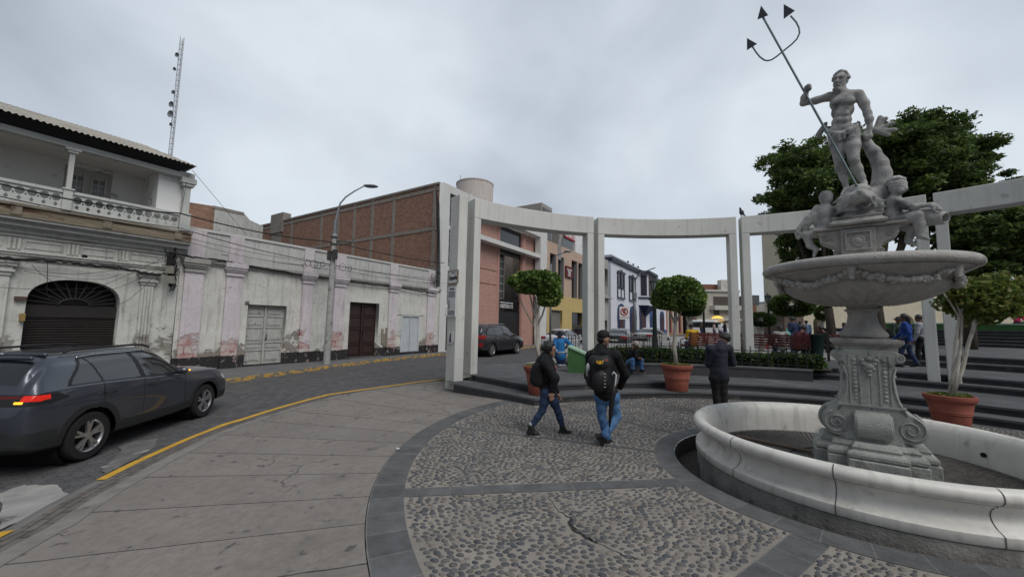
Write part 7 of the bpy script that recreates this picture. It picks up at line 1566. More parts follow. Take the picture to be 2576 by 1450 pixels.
for u, v, r_ in ((775, 662, .12), (790, 664, .16), (800, 668, .14), (812, 664, .1), (765, 668, .08), (835, 668, .12), (862, 672, .16), (880, 675, .1)):
  c_ = FP2(u, v, -15.6)-o0; mb.tube([c_+np.array([DV[0]*r_*math.cos(a), DV[1]*r_*math.cos(a), r_*math.sin(a)]) for a in np.linspace(0, 6.3, 18)], .009, 5)
mb.build('coils', MATS['cable_black'], t_)
# lattice mast far behind
mb_y = 60.; mt = AT(428, 400, mb_y); mtop = AT(463, 95, mb_y); t_ = empty('radio_mast', (mt[0], mb_y, 0), 0, 'tall slender lattice radio mast rising behind the balcony house roof', 'radio mast')
mb = MB(); hgt = mtop[2]; w_ = .28
cs = [(w_*math.cos(a), w_*math.sin(a)) for a in (0, 2.09, 4.19)]
for c_ in cs: mb.bar((*c_, 0), (*c_, hgt), .06)
z = 0.
k = 0
while z < hgt-.8:
  for i in range(3): a, b = cs[i], cs[(i+1) % 3]; mb.bar((*a, z), (*b, z+.02), .05); mb.bar((*a, z), (*b, z+.9), .03)
  z += .9
mb.build('lattice', plain('mast_grey', (.5, .5, .52), .6, .2), t_)
for u, v, r_ in ((438, 268, .5), (436, 292, .6), (452, 145, .4), (443, 238, .35), (446, 180, .3), (437, 318, .3)):
  P = AT(u, v, mb_y); mb = MB(); mb.lathe([(.01, 0), (r_*.7, .1), (r_, .3)], 14); mb.v = [(P[0]-mt[0]+.1+x*.8, -.4-zz, P[2]+y) for x, y, zz in mb.v]; mb.build('dish_antenna', plain('dish_grey', (.2, .22, .24)), t_, smooth=True)
# park lamp posts
def parklamp(u, vb, vt, y, label, zb=.6, w=1.):
  P = AT(u, vb, y); zt_ = AT(u, vt, y)[2]; h = zt_-zb; t = empty('park_lamp', (P[0], y, zb), 0, label, 'lamp post', 'dark green lamp posts in the garden'); g = plain('lamp_green', (.012, .022, .022), .5, .3)
  mb = MB(); mb.lathe([(.16*w, 0), (.17*w, .15), (.12*w, .3), (.09*w, .9), (.075*w, 1.0), (.06*w, h-.9), (.09*w, h-.85), (.05*w, h-.8), (.05*w, h-.62), (.12*w, h-.6)], 12); mb.build('post', g, t, smooth=True, auto=40)
  mb = MB(); mb.lathe([(.10, h-.6), (.2, h-.2)], 6); mb.build('lantern_glass', plain('lantern_glass', (.25, .27, .28), .2), t)
  mb = MB()
  for k in range(6): a = k*math.pi/3; mb.bar((.105*math.cos(a), .105*math.sin(a), h-.6), (.205*math.cos(a), .205*math.sin(a), h-.2), .025)
  mb.lathe([(.25, h-.2), (.24, h-.15), (.12, h-.05), (.03, h), (.03, h+.08)], 6); mb.lathe([(.13, h-.62), (.13, h-.58)], 6); mb.build('lantern_frame', g, t)
parklamp(1648, 880, 700, 20., 'park lamp post with its top hidden by the middle potted tree', zb=.2, w=1.5)
parklamp(1772, 858, 734, 26., 'park lamp post behind the first red bench')
parklamp(1936, 850, 739, 27., 'park lamp post rising behind the second red bench')
# no parking sign
P = AT(1571, 860, 34.); t_ = empty('road_sign', (P[0], 34., 0), 0, 'white and red no parking sign on a thin pole before the white and blue building', 'road sign'); zc2 = AT(1571, 785, 34.)[2]
mb = MB(); mb.bar((0, .06, 0), (0, .06, zc2), .07); mb.build('pole', STL, t_); mb = MB(); mb.box(-.42, .42, -.02, .02, zc2-.62, zc2+.5); pl_ = mb.build('plate', plain('sign_plate', (.72, .72, .72)), t_)
mb = MB(); mb.tube([(.3*math.cos(a), -.04, zc2+.06+.3*math.sin(a)) for a in np.linspace(0, 6.283, 24)], .04, 6); mb.bar((-.21, -.05, zc2+.27), (.21, -.05, zc2-.15), .05); mb.build('red_ring', plain('sign_red2', (.5, .03, .03)), pl_); text('letter', 'E', .42, IRON, pl_, (0, -.03, zc2+.06), ext=.004, bold=.02); text('letter', 'NO ESTACIONAR', .1, IRON, pl_, (0, -.03, zc2-.45), ext=.003)
P = AT(1597, 860, 37.); t_ = empty('utility_pole', (P[0], 37., 0), 0, 'slim grey utility pole in front of the white and blue building', 'pole'); zz = AT(1593, 705, 37.)[2]; mb = MB(); mb.tube([(0, 0, 0), (0, 0, zz)], [.15, .1], 10); mb.build('shaft', STL, t_, smooth=True); mb = MB(); mb.tube([(0, 0, zz-.2), (.3, -.4, zz+.6), (1.6, -1.2, zz+1.1)], .05, 6); mb.build('arm', STL, t_); mb = MB(); mb.box(-.15, .15, -.3, -.1, zz-1.8, zz-1.2); mb.build('switch_box', STL, t_)
P = AT(1397, 700, 25.); t_ = empty('street_lamp', (P[0], 25., 0), 0, 'slanted street lamp arm in front of the peach building', 'street lamp'); z1 = AT(1395, 645, 25.)[2]; mb = MB(); mb.tube([(-.3, 0, 0), (-.3, 0, z1-.5)], .07, 8); mb.build('pole', STL, t_, smooth=True)
q = AT(1428, 632, 24.)-np.array([P[0], 25., 0]); mb = MB(); mb.tube([(-.3, 0, z1-.5), (-.1, -.2, z1+.0), tuple(q)], .035, 8); mb.build('arm', STL, t_, smooth=True); mb = MB(); mb.ball(q, .2, 6, (1.3, .7, .4)); mb.build('lamp_head', MATS['lamp_grey'], t_, smooth=True)
# benches
RW = mat('red_slats', (.13, .025, .022), (.09, .018, .016), scale=8, rough=.5, bump=.2); CI = plain('cast_iron', (.015, .016, .016), .5, .3)
def bench(loc, rz, Ln, label, back_first=True):
  t = empty('park_bench', loc, rz, label, 'bench', 'red slatted benches in the garden')
  mb = MB()
  for i in range(5): mb.box(-Ln/2, Ln/2, .02+i*.1, .09+i*.1, .43, .46)
  mb.build('seat', RW, t); mb = MB()
  for i in range(5): z = .50+i*.09; y = .0-.02*i; mb.box(-Ln/2, Ln/2, y-.03, y, z, z+.07)
  mb.build('backrest', RW, t)
  for x in (-Ln/2+.06, 0, Ln/2-.06):
    mb = MB(); mb.tube([(x, -.16, 0), (x, -.03, .3), (x, .0, .42), (x, -.06, .95)], .028, 6); mb.tube([(x, .58, 0), (x, .5, .25), (x, .52, .42), (x, .0, .42)], .028, 6); mb.tube([(x, -.02, .66), (x, .3, .7), (x, .52, .64), (x, .52, .43)], .02, 6); mb.build('leg', CI, t)
  return t
def Gz(u, v, z=.6): return G(u, v, z)
b1a, b1b = AT(1736, 880, 15.2), AT(1822, 880, 15.6)
bench(((b1a[0]+b1b[0])/2, 15.4, .6), math.atan2(.4, b1b[0]-b1a[0]), 1.75, 'first red slatted bench with the yellow jacket person')
b2a, b2b = AT(1890, 880, 14.6), AT(2008, 885, 13.7)
bench(((b2a[0]+b2b[0])/2, 14.2, .6), math.atan2(b2b[1]-b2a[1], b2b[0]-b2a[0]), 2.2, 'second red slatted bench with the grey hooded person')
b3 = AT(2052, 860, 17.5); bench((b3[0], 17.5, .6), -.5, 1.7, 'third red bench half hidden behind the dark bin')
P = AT(2050, 875, 14.); t_ = empty('litter_bin', (P[0], 14., .6), -.3, 'dark green litter bin between two posts behind the hedge', 'litter bin'); mb = MB(); mb.lathe([(.01, .15), (.22, .15), (.29, .9), (.31, .92), (.31, .96), (.27, .96), (.25, .6)], 16); mb.build('bin_body', plain('bin_green', (.01, .025, .025), .5), t_, smooth=True, auto=50)
for s_ in (-1, 1): mb = MB(); mb.bar((s_*.4, 0, 0), (s_*.4, 0, 1.0), .06); mb.box(min(s_*.3, s_*.4), max(s_*.3, s_*.4), -.02, .02, .8, .84); mb.build('post', CI, t_)
ORG = plain('cone_orange', (.75, .07, .02), .5)
for u, v, lb in ((1930, 870, 'small orange cone left of the pair under the second bench'), (1962, 870, 'small orange cone right of the pair under the second bench'), (1694, 866, 'small orange cone left of the first bench')):
  P = G(u, v+6, .6); t_ = empty('traffic_cone', P, 0, lb, 'cone', 'small orange cones'); mb = MB(); mb.lathe([(.01, .3), (.035, .3), (.11, .03)], 12); mb.build('cone', ORG, t_, smooth=True, auto=40); mb = MB(); mb.box(-.14, .14, -.14, .14, 0, .03); mb.build('base', ORG, t_)
# signs on the lone post
th = R_(130.2); nrm = -np.array([math.cos(th), math.sin(th)]);
def onpost(u, v):   # inner face of the end post
  c_ = C2+np.array([math.cos(th), math.sin(th)])*PR; d_ = np.array([-nrm[1], nrm[0]]); return OnPlane(u, v, c_, c_+d_)
def onpostL(u, v):  # end face of the lone post (towards the street side)
  a_ = R_(131.1); c_ = C2+np.array([math.cos(a_), math.sin(a_)])*PR; return OnPlane(u, v, c_, c_+np.array([math.cos(a_), math.sin(a_)]))
a_ = R_(131.1); rad_ = np.array([math.cos(a_), math.sin(a_)])
def postsign(name, u0, v0, u1, v1, label, m, out=.03):
  A_ = onpostL(u0, v0); B_ = onpostL(u1, v1); w_ = abs((B_-A_)[:2]@rad_); c_ = (A_+B_)/2; n2 = np.array([-rad_[1], rad_[0]]); n2 = n2 if n2@(-c_[:2]) > 0 else -n2
  yaw = math.atan2(-rad_[1], -rad_[0]); t = empty(name, (c_[0]+n2[0]*out, c_[1]+n2[1]*out, c_[2]), yaw, label, 'sign'); h_ = abs(A_[2]-B_[2]); return t, w_, h_
t_, w_, h_ = postsign('street_sign', 1131, 682, 1154, 712, 'white and gold street name sign on the lone white post', None)
yo = 1
mb = MB(); mb.box(-w_/2, w_/2, -.012, .012, -h_/2, h_/2); pl_ = mb.build('plate', plain('sign_plate', (.72, .72, .72)), t_)
mb = MB()
for q in ((-w_/2, w_/2, h_/2-.02, h_/2), (-w_/2, w_/2, -h_/2, -h_/2+.02), (-w_/2, -w_/2+.02, -h_/2+.0205, h_/2-.0205), (w_/2-.02, w_/2, -h_/2+.0205, h_/2-.0205)): mb.box(q[0], q[1], -.02, .02, q[2], q[3])
mb.build('border', plain('gold_border', (.25, .17, .08)), pl_)
text('sign_lettering', 'España', h_*.42, MATS['ink'], pl_, (.02, -.014, -h_*.06), ext=.002, bold=.006, xs=.72*w_/(h_*.42*2.9)*1.25)
text('sign_lettering', 'PLAZA', h_*.16, MATS['ink'], pl_, (.02, -.014, h_*.3), ext=.002)
t_, w_, h_ = postsign('plaque', 1130, 722, 1148, 796, 'tall white information plaque with black text under the street name sign', None)
mb = MB(); mb.box(-w_/2, w_/2, -.012, .012, -h_/2, h_/2); pl_ = mb.build('plate', MATS['sign_plate'], t_); text('sign_lettering', 'PLAZA ESPAÑA', h_*.045, MATS['ink'], pl_, (0, -.014, h_*.42), ext=.002, bold=.004, xs=.9)
mb = MB(); rt = random.Random(9)
for i in range(26):
  z_ = h_*.34-i*h_*.031;
  if i in (7, 8, 20): continue
  l_ = w_*(.8 if i < 7 or i > 20 else rt.uniform(.12, .3)); x0_ = -w_*.4; x_ = x0_
  while x_ < x0_+l_: e_ = min(x_+rt.uniform(.02, .05), x0_+l_); mb.box(x_, e_, -.0145, -.0121, z_-.006, z_+.006); x_ = e_+.008
mb.build('small_text', MATS['ink'], pl_)
t_, w_, h_ = postsign('poster', 1131, 832, 1142, 864, 'torn paper poster with a dark figure low on the lone white post', None)
mb = MB(); mb.prism([(-w_/2, -h_/2), (w_*.3, -h_/2), (w_/2, -h_*.3), (w_/2, h_/2), (-w_/2, h_*.42)], -.008, .004); pl_ = mb.build('paper', MATS['sign_plate'], t_); mb = MB(); mb.prism([(-w_*.3, -h_*.4), (w_*.1, -h_*.4), (w_*.05, h_*.1), (w_*.12, h_*.3), (-w_*.1, h_*.35), (-w_*.2, h_*.05)], -.011, -.0085); mb.build('printed_figure', MATS['ink'], pl_)
# pigeon on the beam
P = AT(1867, 543, 12.4); a2 = math.atan2(P[1]-C2[1], P[0]-C2[0]); pg = (C2[0]+(PR+.1)*math.cos(a2), C2[1]+(PR+.1)*math.sin(a2), PH)
t_ = empty('pigeon', pg, R_(200), 'dark pigeon perched on the pergola beam left of the tree crown', 'bird'); PGM = plain('pigeon_grey', (.03, .032, .04), .6)
sdf('body', [ell((0, 0, .15), (.085, .06, .085), (0, .5, 0)), cap((.04, 0, .2), (.055, 0, .27), .04, .028), ell((.062, 0, .285), (.032, .026, .028)), cap((.085, 0, .283), (.11, 0, .275), .008, .003), cap((-.05, 0, .11), (-.16, 0, .05), .035, .018), cap((.01, .02, .08), (.015, .02, .01), .01, .007), cap((.01, -.02, .08), (.015, -.02, .01), .01, .007)], .008, .02, PGM, t_)
# ================================================================== PEOPLE
SKIN = mat('skin', (.36, .21, .15), (.30, .17, .12), scale=12, rough=.55, spec=.35); SKIND = plain('skin_tan', (.2, .11, .075), .6)
HAIR = mat('black_hair', (.012, .010, .009), (.006, .005, .005), scale=40, rough=.45, spec=.5, vecscale=(3, 3, .5), bump=.5)
JKB = mat('black_puffer', (.013, .013, .015), (.008, .008, .009), scale=5, rough=.78, spec=.25, bump=1., bscale=16, vecscale=(1, 1, 2.4))
NAVJ = mat('navy_jacket', (.028, .031, .045), (.02, .022, .033), scale=5, rough=.8, spec=.25, bump=.9, bscale=12)
DEN = mat('blue_denim', (.085, .19, .36), (.055, .13, .27), scale=6, rough=.85, bump=.9, bscale=14, c3=(.13, .25, .42), scale3=4, thr3=.56, soft3=.15)
DEND = mat('dark_denim', (.022, .042, .095), (.016, .03, .07), scale=7, rough=.85, bump=.8, bscale=16)
BLK = plain('black_cloth', (.01, .01, .011), .85); SHO = plain('shoe_black', (.012, .012, .013), .6); SOLE = plain('white_sole', (.55, .55, .55), .6); SOCK = plain('sock_white', (.5, .5, .5), .9)
def finger(hb, dirs, k=.0088): return []
def handprims(w, d, side, pal, s=1.):
  """w wrist, d pointing direction, pal palm normal, side thumb direction: palm, four fingers with bends and a thumb"""
  w = np.array(w, float); d = np.array(d, float); d /= np.linalg.norm(d); pal = np.array(pal, float); pal -= d*(pal@d); pal /= np.linalg.norm(pal); sd = np.cross(d, pal)*side
  c = w+d*.045*s; P = [cap(w, c, .024*s, .03*s), cap(c-sd*.018*s, c+sd*.018*s+d*.02*s, .02*s, .02*s)]
  for i, L_ in enumerate((.068, .078, .072, .056)):
    b = w+d*.085*s+sd*(.027-.018*i)*s; m_ = b+d*L_*.5*s+pal*.012*s; e = m_+d*L_*.38*s+pal*.03*s; P += chain([b, m_, e], [.0095*s, .009*s, .0075*s])
  tb = w+d*.03*s+sd*.024*s; P += chain([tb, tb+sd*.022*s+d*.025*s+pal*.01*s, tb+sd*.026*s+d*.055*s+pal*.018*s], [.012*s, .0105*s, .008*s]); return P
def headprims(h, f, up, s=1.):
  """h centre of the skull, f facing direction, up"""
  f = np.array(f, float); f /= np.linalg.norm(f); up = np.array(up, float); up -= f*(up@f); up /= np.linalg.norm(up); r = np.cross(f, up); h = np.array(h, float)
  q = lambda a, b, c: h+(r*a+f*b+up*c)*s
  P = [ell(h, (.075*s, .075*s, .1*s)), cap(q(0, -.015, .02), q(0, .02, .02), .078*s), cap(q(0, .03, -.045), q(0, .06, -.085), .055*s, .033*s), cap(q(0, .085, .005), q(0, .108, -.028), .009*s, .015*s), cap(q(-.03, .078, .028), q(.03, .078, .028), .013*s),
    cap(q(-.022, .083, -.062), q(.022, .083, -.062), .009*s), cap(q(-.018, .082, -.072), q(.018, .082, -.072), .009*s), neg(cap(q(-.022, .1, -.0665), q(.022, .1, -.0665), .004*s), .004), neg(ell(q(-.031, .09, .012), (.014*s,)*3), .01), neg(ell(q(.031, .09, .012), (.014*s,)*3), .01), ell(q(-.031, .072, .012), (.013*s,)*3), ell(q(.031, .072, .012), (.013*s,)*3)]
  for sg in (-1, 1): P += [cap(q(sg*.078, -.005, .012), q(sg*.082, -.012, -.028), .014*s, .010*s)]
  return P, q
def person(name, label, base, J, rad, mats, face, h=.0125, hair='short', group=None, extra=None, sc=1., fingers=True):
  """J: joints in world coordinates; body is one mesh, the clothes are its children"""
  t = empty(name, base, 0, label, 'person', group); o = np.array(base, float); g = {k: np.array(v, float) for k, v in J.items()}
  R = dict(chest=.145, waist=.125, hip=.14, sh=.062, el=.05, wr=.036, th=.085, kn=.062, an=.042, neck=.05); R.update(rad or {}); R = {k: v*sc for k, v in R.items()}
  up = g['head']-g['neck']; hp, q = headprims(g['head'], face, up if np.linalg.norm(up) > .01 else (0, 0, 1), sc)
  body = hp+[cap(g['neck'], g['head']-up*.3, R['neck'], R['neck']*.95), cap(g['chest'], g['neck'], R['chest']*.6, R['neck'])]
  body += [cap(g['pelvis'], g['chest'], R['hip']*.7, R['chest']*.75)]
  for s in 'LR':
    body += chain([g['chest']*.3+g['sh'+s]*.7, g['el'+s], g['wr'+s]], [R['sh']*.6, R['el']*.7, R['wr']*.78]); body += chain([g['hip'+s], g['kn'+s], g['an'+s]], [R['th']*.8, R['kn']*.8, R['an']*.8]); body += [cap(g['an'+s], g['an'+s]*.7+g['toe'+s]*.3, R['an']*.7, .022*sc)]
    d = g.get('hd'+s); d = (g['wr'+s]-g['el'+s]) if d is None else d; d = d/np.linalg.norm(d); pal = g.get('pal'+s, np.array([1. if s == 'L' else -1., 0, 0]))
    if fingers: body += handprims(g['wr'+s]+d*.01, d, 1 if s == 'L' else -1, pal, sc)
    else: body += [cap(g['wr'+s], g['wr'+s]+d*.13*sc, .03*sc, .025*sc)]
  b = sdf('body', body, h, .018*sc, mats['skin'], t, o)
  ck = .035*sc
  top = [cap(g['pelvis'], g['chest'], R['waist'], R['chest']), cap(g['shL'], g['shR'], R['sh']*1.15), cap(g['chest'], g['neck']*.75+g['chest']*.25, R['chest']*.9, R['neck']*1.5)]
  hem = g['pelvis']+(g['pelvis']-g['chest'])/np.linalg.norm(g['pelvis']-g['chest'])*mats.get('hem', .06)*sc; top += [cap(g['pelvis'], hem, R['waist']*1.02, R['hip']*1.02)]
  hv = (g['hipR']-g['hipL'])*.35; top += [cap(g['pelvis']-hv, hem-hv, R['waist']*.8, R['hip']*.85), cap(g['pelvis']+hv, hem+hv, R['waist']*.8, R['hip']*.85)]
  for s in 'LR': top += chain([g['sh'+s], g['el'+s], g['wr'+s]], [R['sh']*1.12, R['el']*1.12, R['wr']*1.12])
  if mats.get('hood'): f = np.array(face, float)*[1, 1, 0]; f /= np.linalg.norm(f); top += [cap(g['neck']-f*.05*sc+[-.07*f[1]*sc, .07*f[0]*sc, -.01], g['neck']-f*.05*sc+[.07*f[1]*sc, -.07*f[0]*sc, -.01], .065*sc), ell(g['neck']-f*.075*sc+[0, 0, -.05*sc], (.1*sc, .1*sc, .08*sc)), cap(g['chest'], g['neck']*.72+g['head']*.28, .1*sc, .082*sc), cap(g['neck']-f*.04*sc, g['neck']*.68+g['head']*.32-f*.03*sc, .09*sc, .075*sc)]
  sdf('jacket', top, h, ck, mats['top'], b, o)
  leg = [cap(g['hipL'], g['hipR'], R['hip']*.86)]
  for s in 'LR':
    kk = g['kn'+s]; aa = g['an'+s]; leg += chain([g['hip'+s], g['hip'+s]*.5+kk*.5, kk, kk*.6+aa*.4, aa+(kk-aa)*mats.get('cuff', .03)], [R['th']*1.12, R['th']*1.0, R['kn']*1.04, R['kn']*1.02, R['an']*mats.get('leg', 1.3)])
  sdf('trousers', leg, h, .03*sc, mats['leg_m'], b, o)
  for s in 'LR':
    a, e = g['an'+s], g['toe'+s]; heel = g.get('heel'+s, a+(a-e)*[.35, .35, 0]+[0, 0, -.05*sc] if abs(a[2]-e[2]) < .15 else a);
    sdf('shoe', [cap(heel, e, .036*sc, .034*sc), cap(a-[0, 0, .0], heel*.4+e*.6, .042*sc, .036*sc), cap(a, heel, .04*sc, .036*sc)], h, .02*sc, mats['shoe'], b, o)
    if mats.get('sole'):
      dz = np.array(g.get('sd'+s, [0, 0, -1.]), float); sdf('sole', [cap(heel+dz*.026*sc, e+dz*.024*sc, .022*sc, .024*sc), cap(heel*.5+e*.5+dz*.025*sc, e+dz*.024*sc, .026*sc, .028*sc)], h, .01*sc, mats['sole'], b, o)
  if hair:
    H = []
    if hair in ('short', 'long', 'bun'):
      for a in np.linspace(0, 2*math.pi, 14):
        for e_ in (-.1, .35, .8, 1.3):
          x, y, z = math.cos(a)*math.cos(e_), math.sin(a)*math.cos(e_), math.sin(e_)
          if y > .35 and z < .62: continue
          H.append(ell(q(x*.068, y*.08-.008, .025+z*.08), (.036*sc, .036*sc, .036*sc)))
    if hair == 'long': H += chain([q(0, -.06, .03), q(0, -.085, -.05), q(0, -.07, -.2)], [.07*sc, .06*sc, .05*sc])
    if hair == 'bun': H += [ell(q(0, -.1, .02), (.05*sc,)*3), cap(q(-.06, -.03, -.03), q(.06, -.03, -.03), .035*sc)]
    if hair == 'cap':
      H += [cap(q(0, -.02, .055), q(0, .01, .055), .085*sc), cap(q(-.045, .07, .045), q(.045, .07, .045), .02*sc), cap(q(-.035, .13, .03), q(.035, .13, .03), .014*sc), cap(q(0, .06, .045), q(0, .13, .032), .045*sc, .02*sc)]
    if hair == 'hat':
      H += [cap(q(0, -.01, .05), q(0, 0, .07), .082*sc)]+[cap(q(.14*math.cos(a), .14*math.sin(a), .03), q(.14*math.cos(a+.35), .14*math.sin(a+.35), .03), .014*sc) for a in np.arange(0, 6.3, .35)]+[cap(q(.09*math.cos(a), .09*math.sin(a), .045), q(.14*math.cos(a), .14*math.sin(a), .03), .016*sc) for a in np.arange(0, 6.3, .3)]
    nm = {'cap': 'cap', 'hat': 'hat'}.get(hair, 'hair')
    if H: sdf(nm, H, h*.9, .012*sc, mats.get('hat', HAIR), b, o)
    if hair in ('cap', 'hat') and mats.get('under'): sdf('hair', [ell(q(0, -.03, -.0), (.078*sc, .07*sc, .07*sc))], h, .01, mats['under'], b, o)
  return t, b, g, q
def AD(y0): return lambda u, v, dy=0.: AT(u, v, y0+dy)
# ---- woman walking to the right with a black backpack
yb = 6.3; W = AD(yb); base = G(1385, 1093)
base[2] = 0
J = dict(head=W(1382, 878), neck=W(1374, 902), chest=W(1377, 930), pelvis=W(1378, 978), shL=W(1382, 912, .16), shR=W(1372, 914, -.16), elR=W(1396, 950, -.24), wrR=W(1390, 982, -.2), elL=W(1388, 955, .24), wrL=W(1400, 985, .2),
    hipL=W(1384, 988, .09), hipR=W(1375, 988, -.09), knL=W(1404, 1035, .1), anL=W(1415, 1073, .1), toeL=W(1432, 1086, .12), knR=W(1364, 1032, -.1), anR=W(1336, 1072, -.1), toeR=W(1352, 1091, -.12), heelR=W(1331, 1087, -.1), heelL=W(1411, 1087, .1))
J['hdR'] = np.array([-.1, -.15, -1.]); J['palR'] = np.array([0, 1., 0])
wmn, b_, g_, q = person('person', 'smiling person in glasses, black puffer jacket and dark blue jeans walking right with backpack', base, J, dict(chest=.135, waist=.122, hip=.12, th=.074, kn=.052, an=.036, sh=.068, el=.06, wr=.044), dict(skin=SKIN, top=JKB, leg_m=DEND, shoe=SHO, sole=SOLE, hood=True, hem=.05, leg=1.25, cuff=.18), (.93, .2, -.05), h=.011, hair='bun')
mb = MB()
for sg in (-1, 1): mb.tube([q(sg*.033+.026*math.cos(a), .1, .012+.022*math.sin(a))-base for a in np.linspace(0, 6.3, 14)], .0025, 5)
mb.bar(q(-.008, .108, .012)-base, q(.008, .108, .012)-base, .004)
for sg in (-1, 1): mb.bar(q(sg*.06, .098, .014)-base, q(sg*.08, 0, .014)-base, .004)
mb.build('glasses', plain('brown_frame', (.12, .06, .03), .4), b_)
sdf('sock', [cap(W(1337, 1066, -.1), W(1334, 1078, -.1), .037, .035)], .011, .01, SOCK, b_, base)
sdf('sock', [cap(W(1413, 1068, .1), W(1415, 1074, .1), .034, .035)], .011, .01, plain('grey_sock', (.15, .17, .2)), b_, base)
def backpack(label, base, P, m, back, w=.15, d=.1, hgt=.24, tilt=None):
  t = empty('backpack', base, 0, label, 'backpack'); o = np.array(base, float); P = np.array(P, float); bk = np.array(back, float); bk /= np.linalg.norm(bk); sd_ = np.cross(bk, [0, 0, 1.])
  pr_ = []
  for z in (-.5, 0, .5):
    for s_ in (-.6, .6): pr_.append(ell(P+sd_*w*s_*.8+np.array([0, 0, hgt*z*.85]), (w*.6, w*.6, hgt*.42)))
  pr_ += [ell(P+bk*d*.5+np.array([0, 0, -hgt*.35]), (w*.75, w*.75, hgt*.45)), ell(P+bk*d*.2, (w*.9, w*.9, hgt*.8))]
  bdy = sdf('bag_body', pr_, .011, .03, m, t, o); return t, bdy, sd_, bk, P, o
bp1 = backpack('plain black backpack worn by the person in glasses', base, W(1357, 940)+[-.01, 0, .0], BLK, (-1, -.12, -.05), w=.135, d=.09, hgt=.245)
mb = MB();
for dy in (-.13, .13): mb.tube([W(1362, 912, dy)-base, W(1372, 905, dy)-base, W(1386, 915, dy)-base, W(1388, 935, dy*1.1)-base, W(1372, 962, dy*1.2)-base], .018, 6)
mb.build('strap', BLK, bp1[0], smooth=True)
# ---- man with backpack walking away, umbrella hanging from the pack
yb = 5.85; W = AD(yb); base = G(1527, 1120); base[2] = 0
J = dict(head=W(1518, 852), neck=W(1513, 884), chest=W(1518, 915), pelvis=W(1524, 985), shL=W(1487, 895, .05), shR=W(1548, 893, -.02), elR=W(1572, 940, .12), wrR=W(1560, 972, .26), elL=W(1481, 945, .18), wrL=W(1505, 968, .32),
    hipL=W(1512, 998, .03), hipR=W(1541, 998, -.03), knR=W(1552, 1046, .02), anR=W(1522, 1092, -.1), toeR=W(1517, 1136, -.02), heelR=W(1503, 1097, -.08), knL=W(1514, 1050, .05), anL=W(1528, 1098, .1), toeL=W(1544, 1112, .3), heelL=W(1527, 1113, .08))
J['hdR'] = np.array([-.6, .7, .1]); J['hdL'] = np.array([.7, .6, .1])
J['sdR'] = np.array([-.75, -.55, -.1])
man, b_, g_, q = person('person', 'tall person seen from behind in black cap and black hooded jacket with light blue jeans', base, J, dict(chest=.16, waist=.145, hip=.128, th=.076, kn=.06, an=.046, sh=.072, el=.06, wr=.045), dict(skin=SKIN, top=JKB, leg_m=DEN, shoe=SHO, sole=plain('grey_sole', (.1, .1, .105)), hood=True, hem=.02, leg=1.35, cuff=.02, hat=plain('cap_black', (.008, .008, .009), .8), under=HAIR), (.85, .5, .0), h=.012, hair='cap')
bp2 = backpack('large black hiking backpack with a yellow logo patch and orange tab', base, W(1508, 936, -.2), mat('pack_nylon', (.012, .012, .013), (.008, .008, .009), scale=9, rough=.6, bump=.3), (-.12, -1, 0), w=.155, d=.13, hgt=.3)
t_, bdy, sd_, bk, P, o_ = bp2
sdf('front_pocket', [ell(P+bk*.15+np.array([0, 0, -.1]), (.12, .075, .15)), ell(P+bk*.13+np.array([0, 0, .13]), (.12, .07, .09))], .011, .02, MATS['pack_nylon'], bdy, o_)
sdf('side_pocket', [cap(P-np.array([.16, .02, .12]), P-np.array([.16, .02, -.02]), .045)], .011, .02, MATS['pack_nylon'], bdy, o_)
mb = MB();
for i in range(5): z = -.17+.045*i; c_ = P+np.array([.02, -.235, z])-o_; mb.bar(c_-[.012, 0, 0], c_+[.014, 0, 0], .008)
mb.build('reflective_tabs', plain('tab_grey', (.4, .4, .4)), bdy)
c_ = W(1502, 905, -.4)-o_; c_ = P+np.array([-.045, -.24, .17])-o_
mb = MB(); mb.prism([(c_[0]-.04, c_[2]-.03), (c_[0]+.035, c_[2]-.03), (c_[0]+.035, c_[2]+.035), (c_[0]-.04, c_[2]+.035)], c_[1]+.0, c_[1]+.03); lg = mb.build('logo_patch', plain('patch_black', (.01, .01, .01)), bdy)
text('logo_lettering', 'CAT', .05, plain('logo_yellow', (.75, .42, .03), .6), lg, (c_[0]-.003, c_[1]-.003, c_[2]), ext=.002, bold=.003); mb = MB(); mb.prism([(c_[0]-.03, c_[2]-.025), (c_[0]+.022, c_[2]-.025), (c_[0]-.004, c_[2]+.002)], c_[1]-.008, c_[1]-.0055); mb.build('logo_triangle', MATS['logo_yellow'], lg)
c2 = P+np.array([.035, -.23, .2])-o_; mb = MB(); mb.box(c2[0], c2[0]+.035, c2[1], c2[1]+.02, c2[2]-.008, c2[2]+.004); mb.build('orange_tab', plain('tab_orange', (.6, .08, .03)), bdy)
mb = MB();
for dx in (-.09, .09): mb.tube([P+np.array([dx, .02, .26])-o_, W(1513, 884, -.02)+np.array([dx*1.2, .02, .03])-o_, W(1513, 893, .18)+np.array([dx*1.5, 0, 0])-o_, W(1515, 950, .16)+np.array([dx*1.7, 0, 0])-o_, P+np.array([dx*1.6, .1, -.2])-o_], .02, 6)
mb.build('strap', BLK, t_, smooth=True)
# bottle in the side pocket
t_ = empty('bottle', P+np.array([-.175, -.03, -.05]), 0, 'clear drink bottle in the side pocket of the hiking backpack', 'bottle'); mb = MB(); mb.lathe([(.005, 0), (.03, 0), (.031, .12), (.026, .15), (.014, .165), (.014, .18), (.005, .181)], 12); mb.build('bottle_body', plain('bottle_clear', (.35, .38, .38), .2, spec=.8), t_, smooth=True)
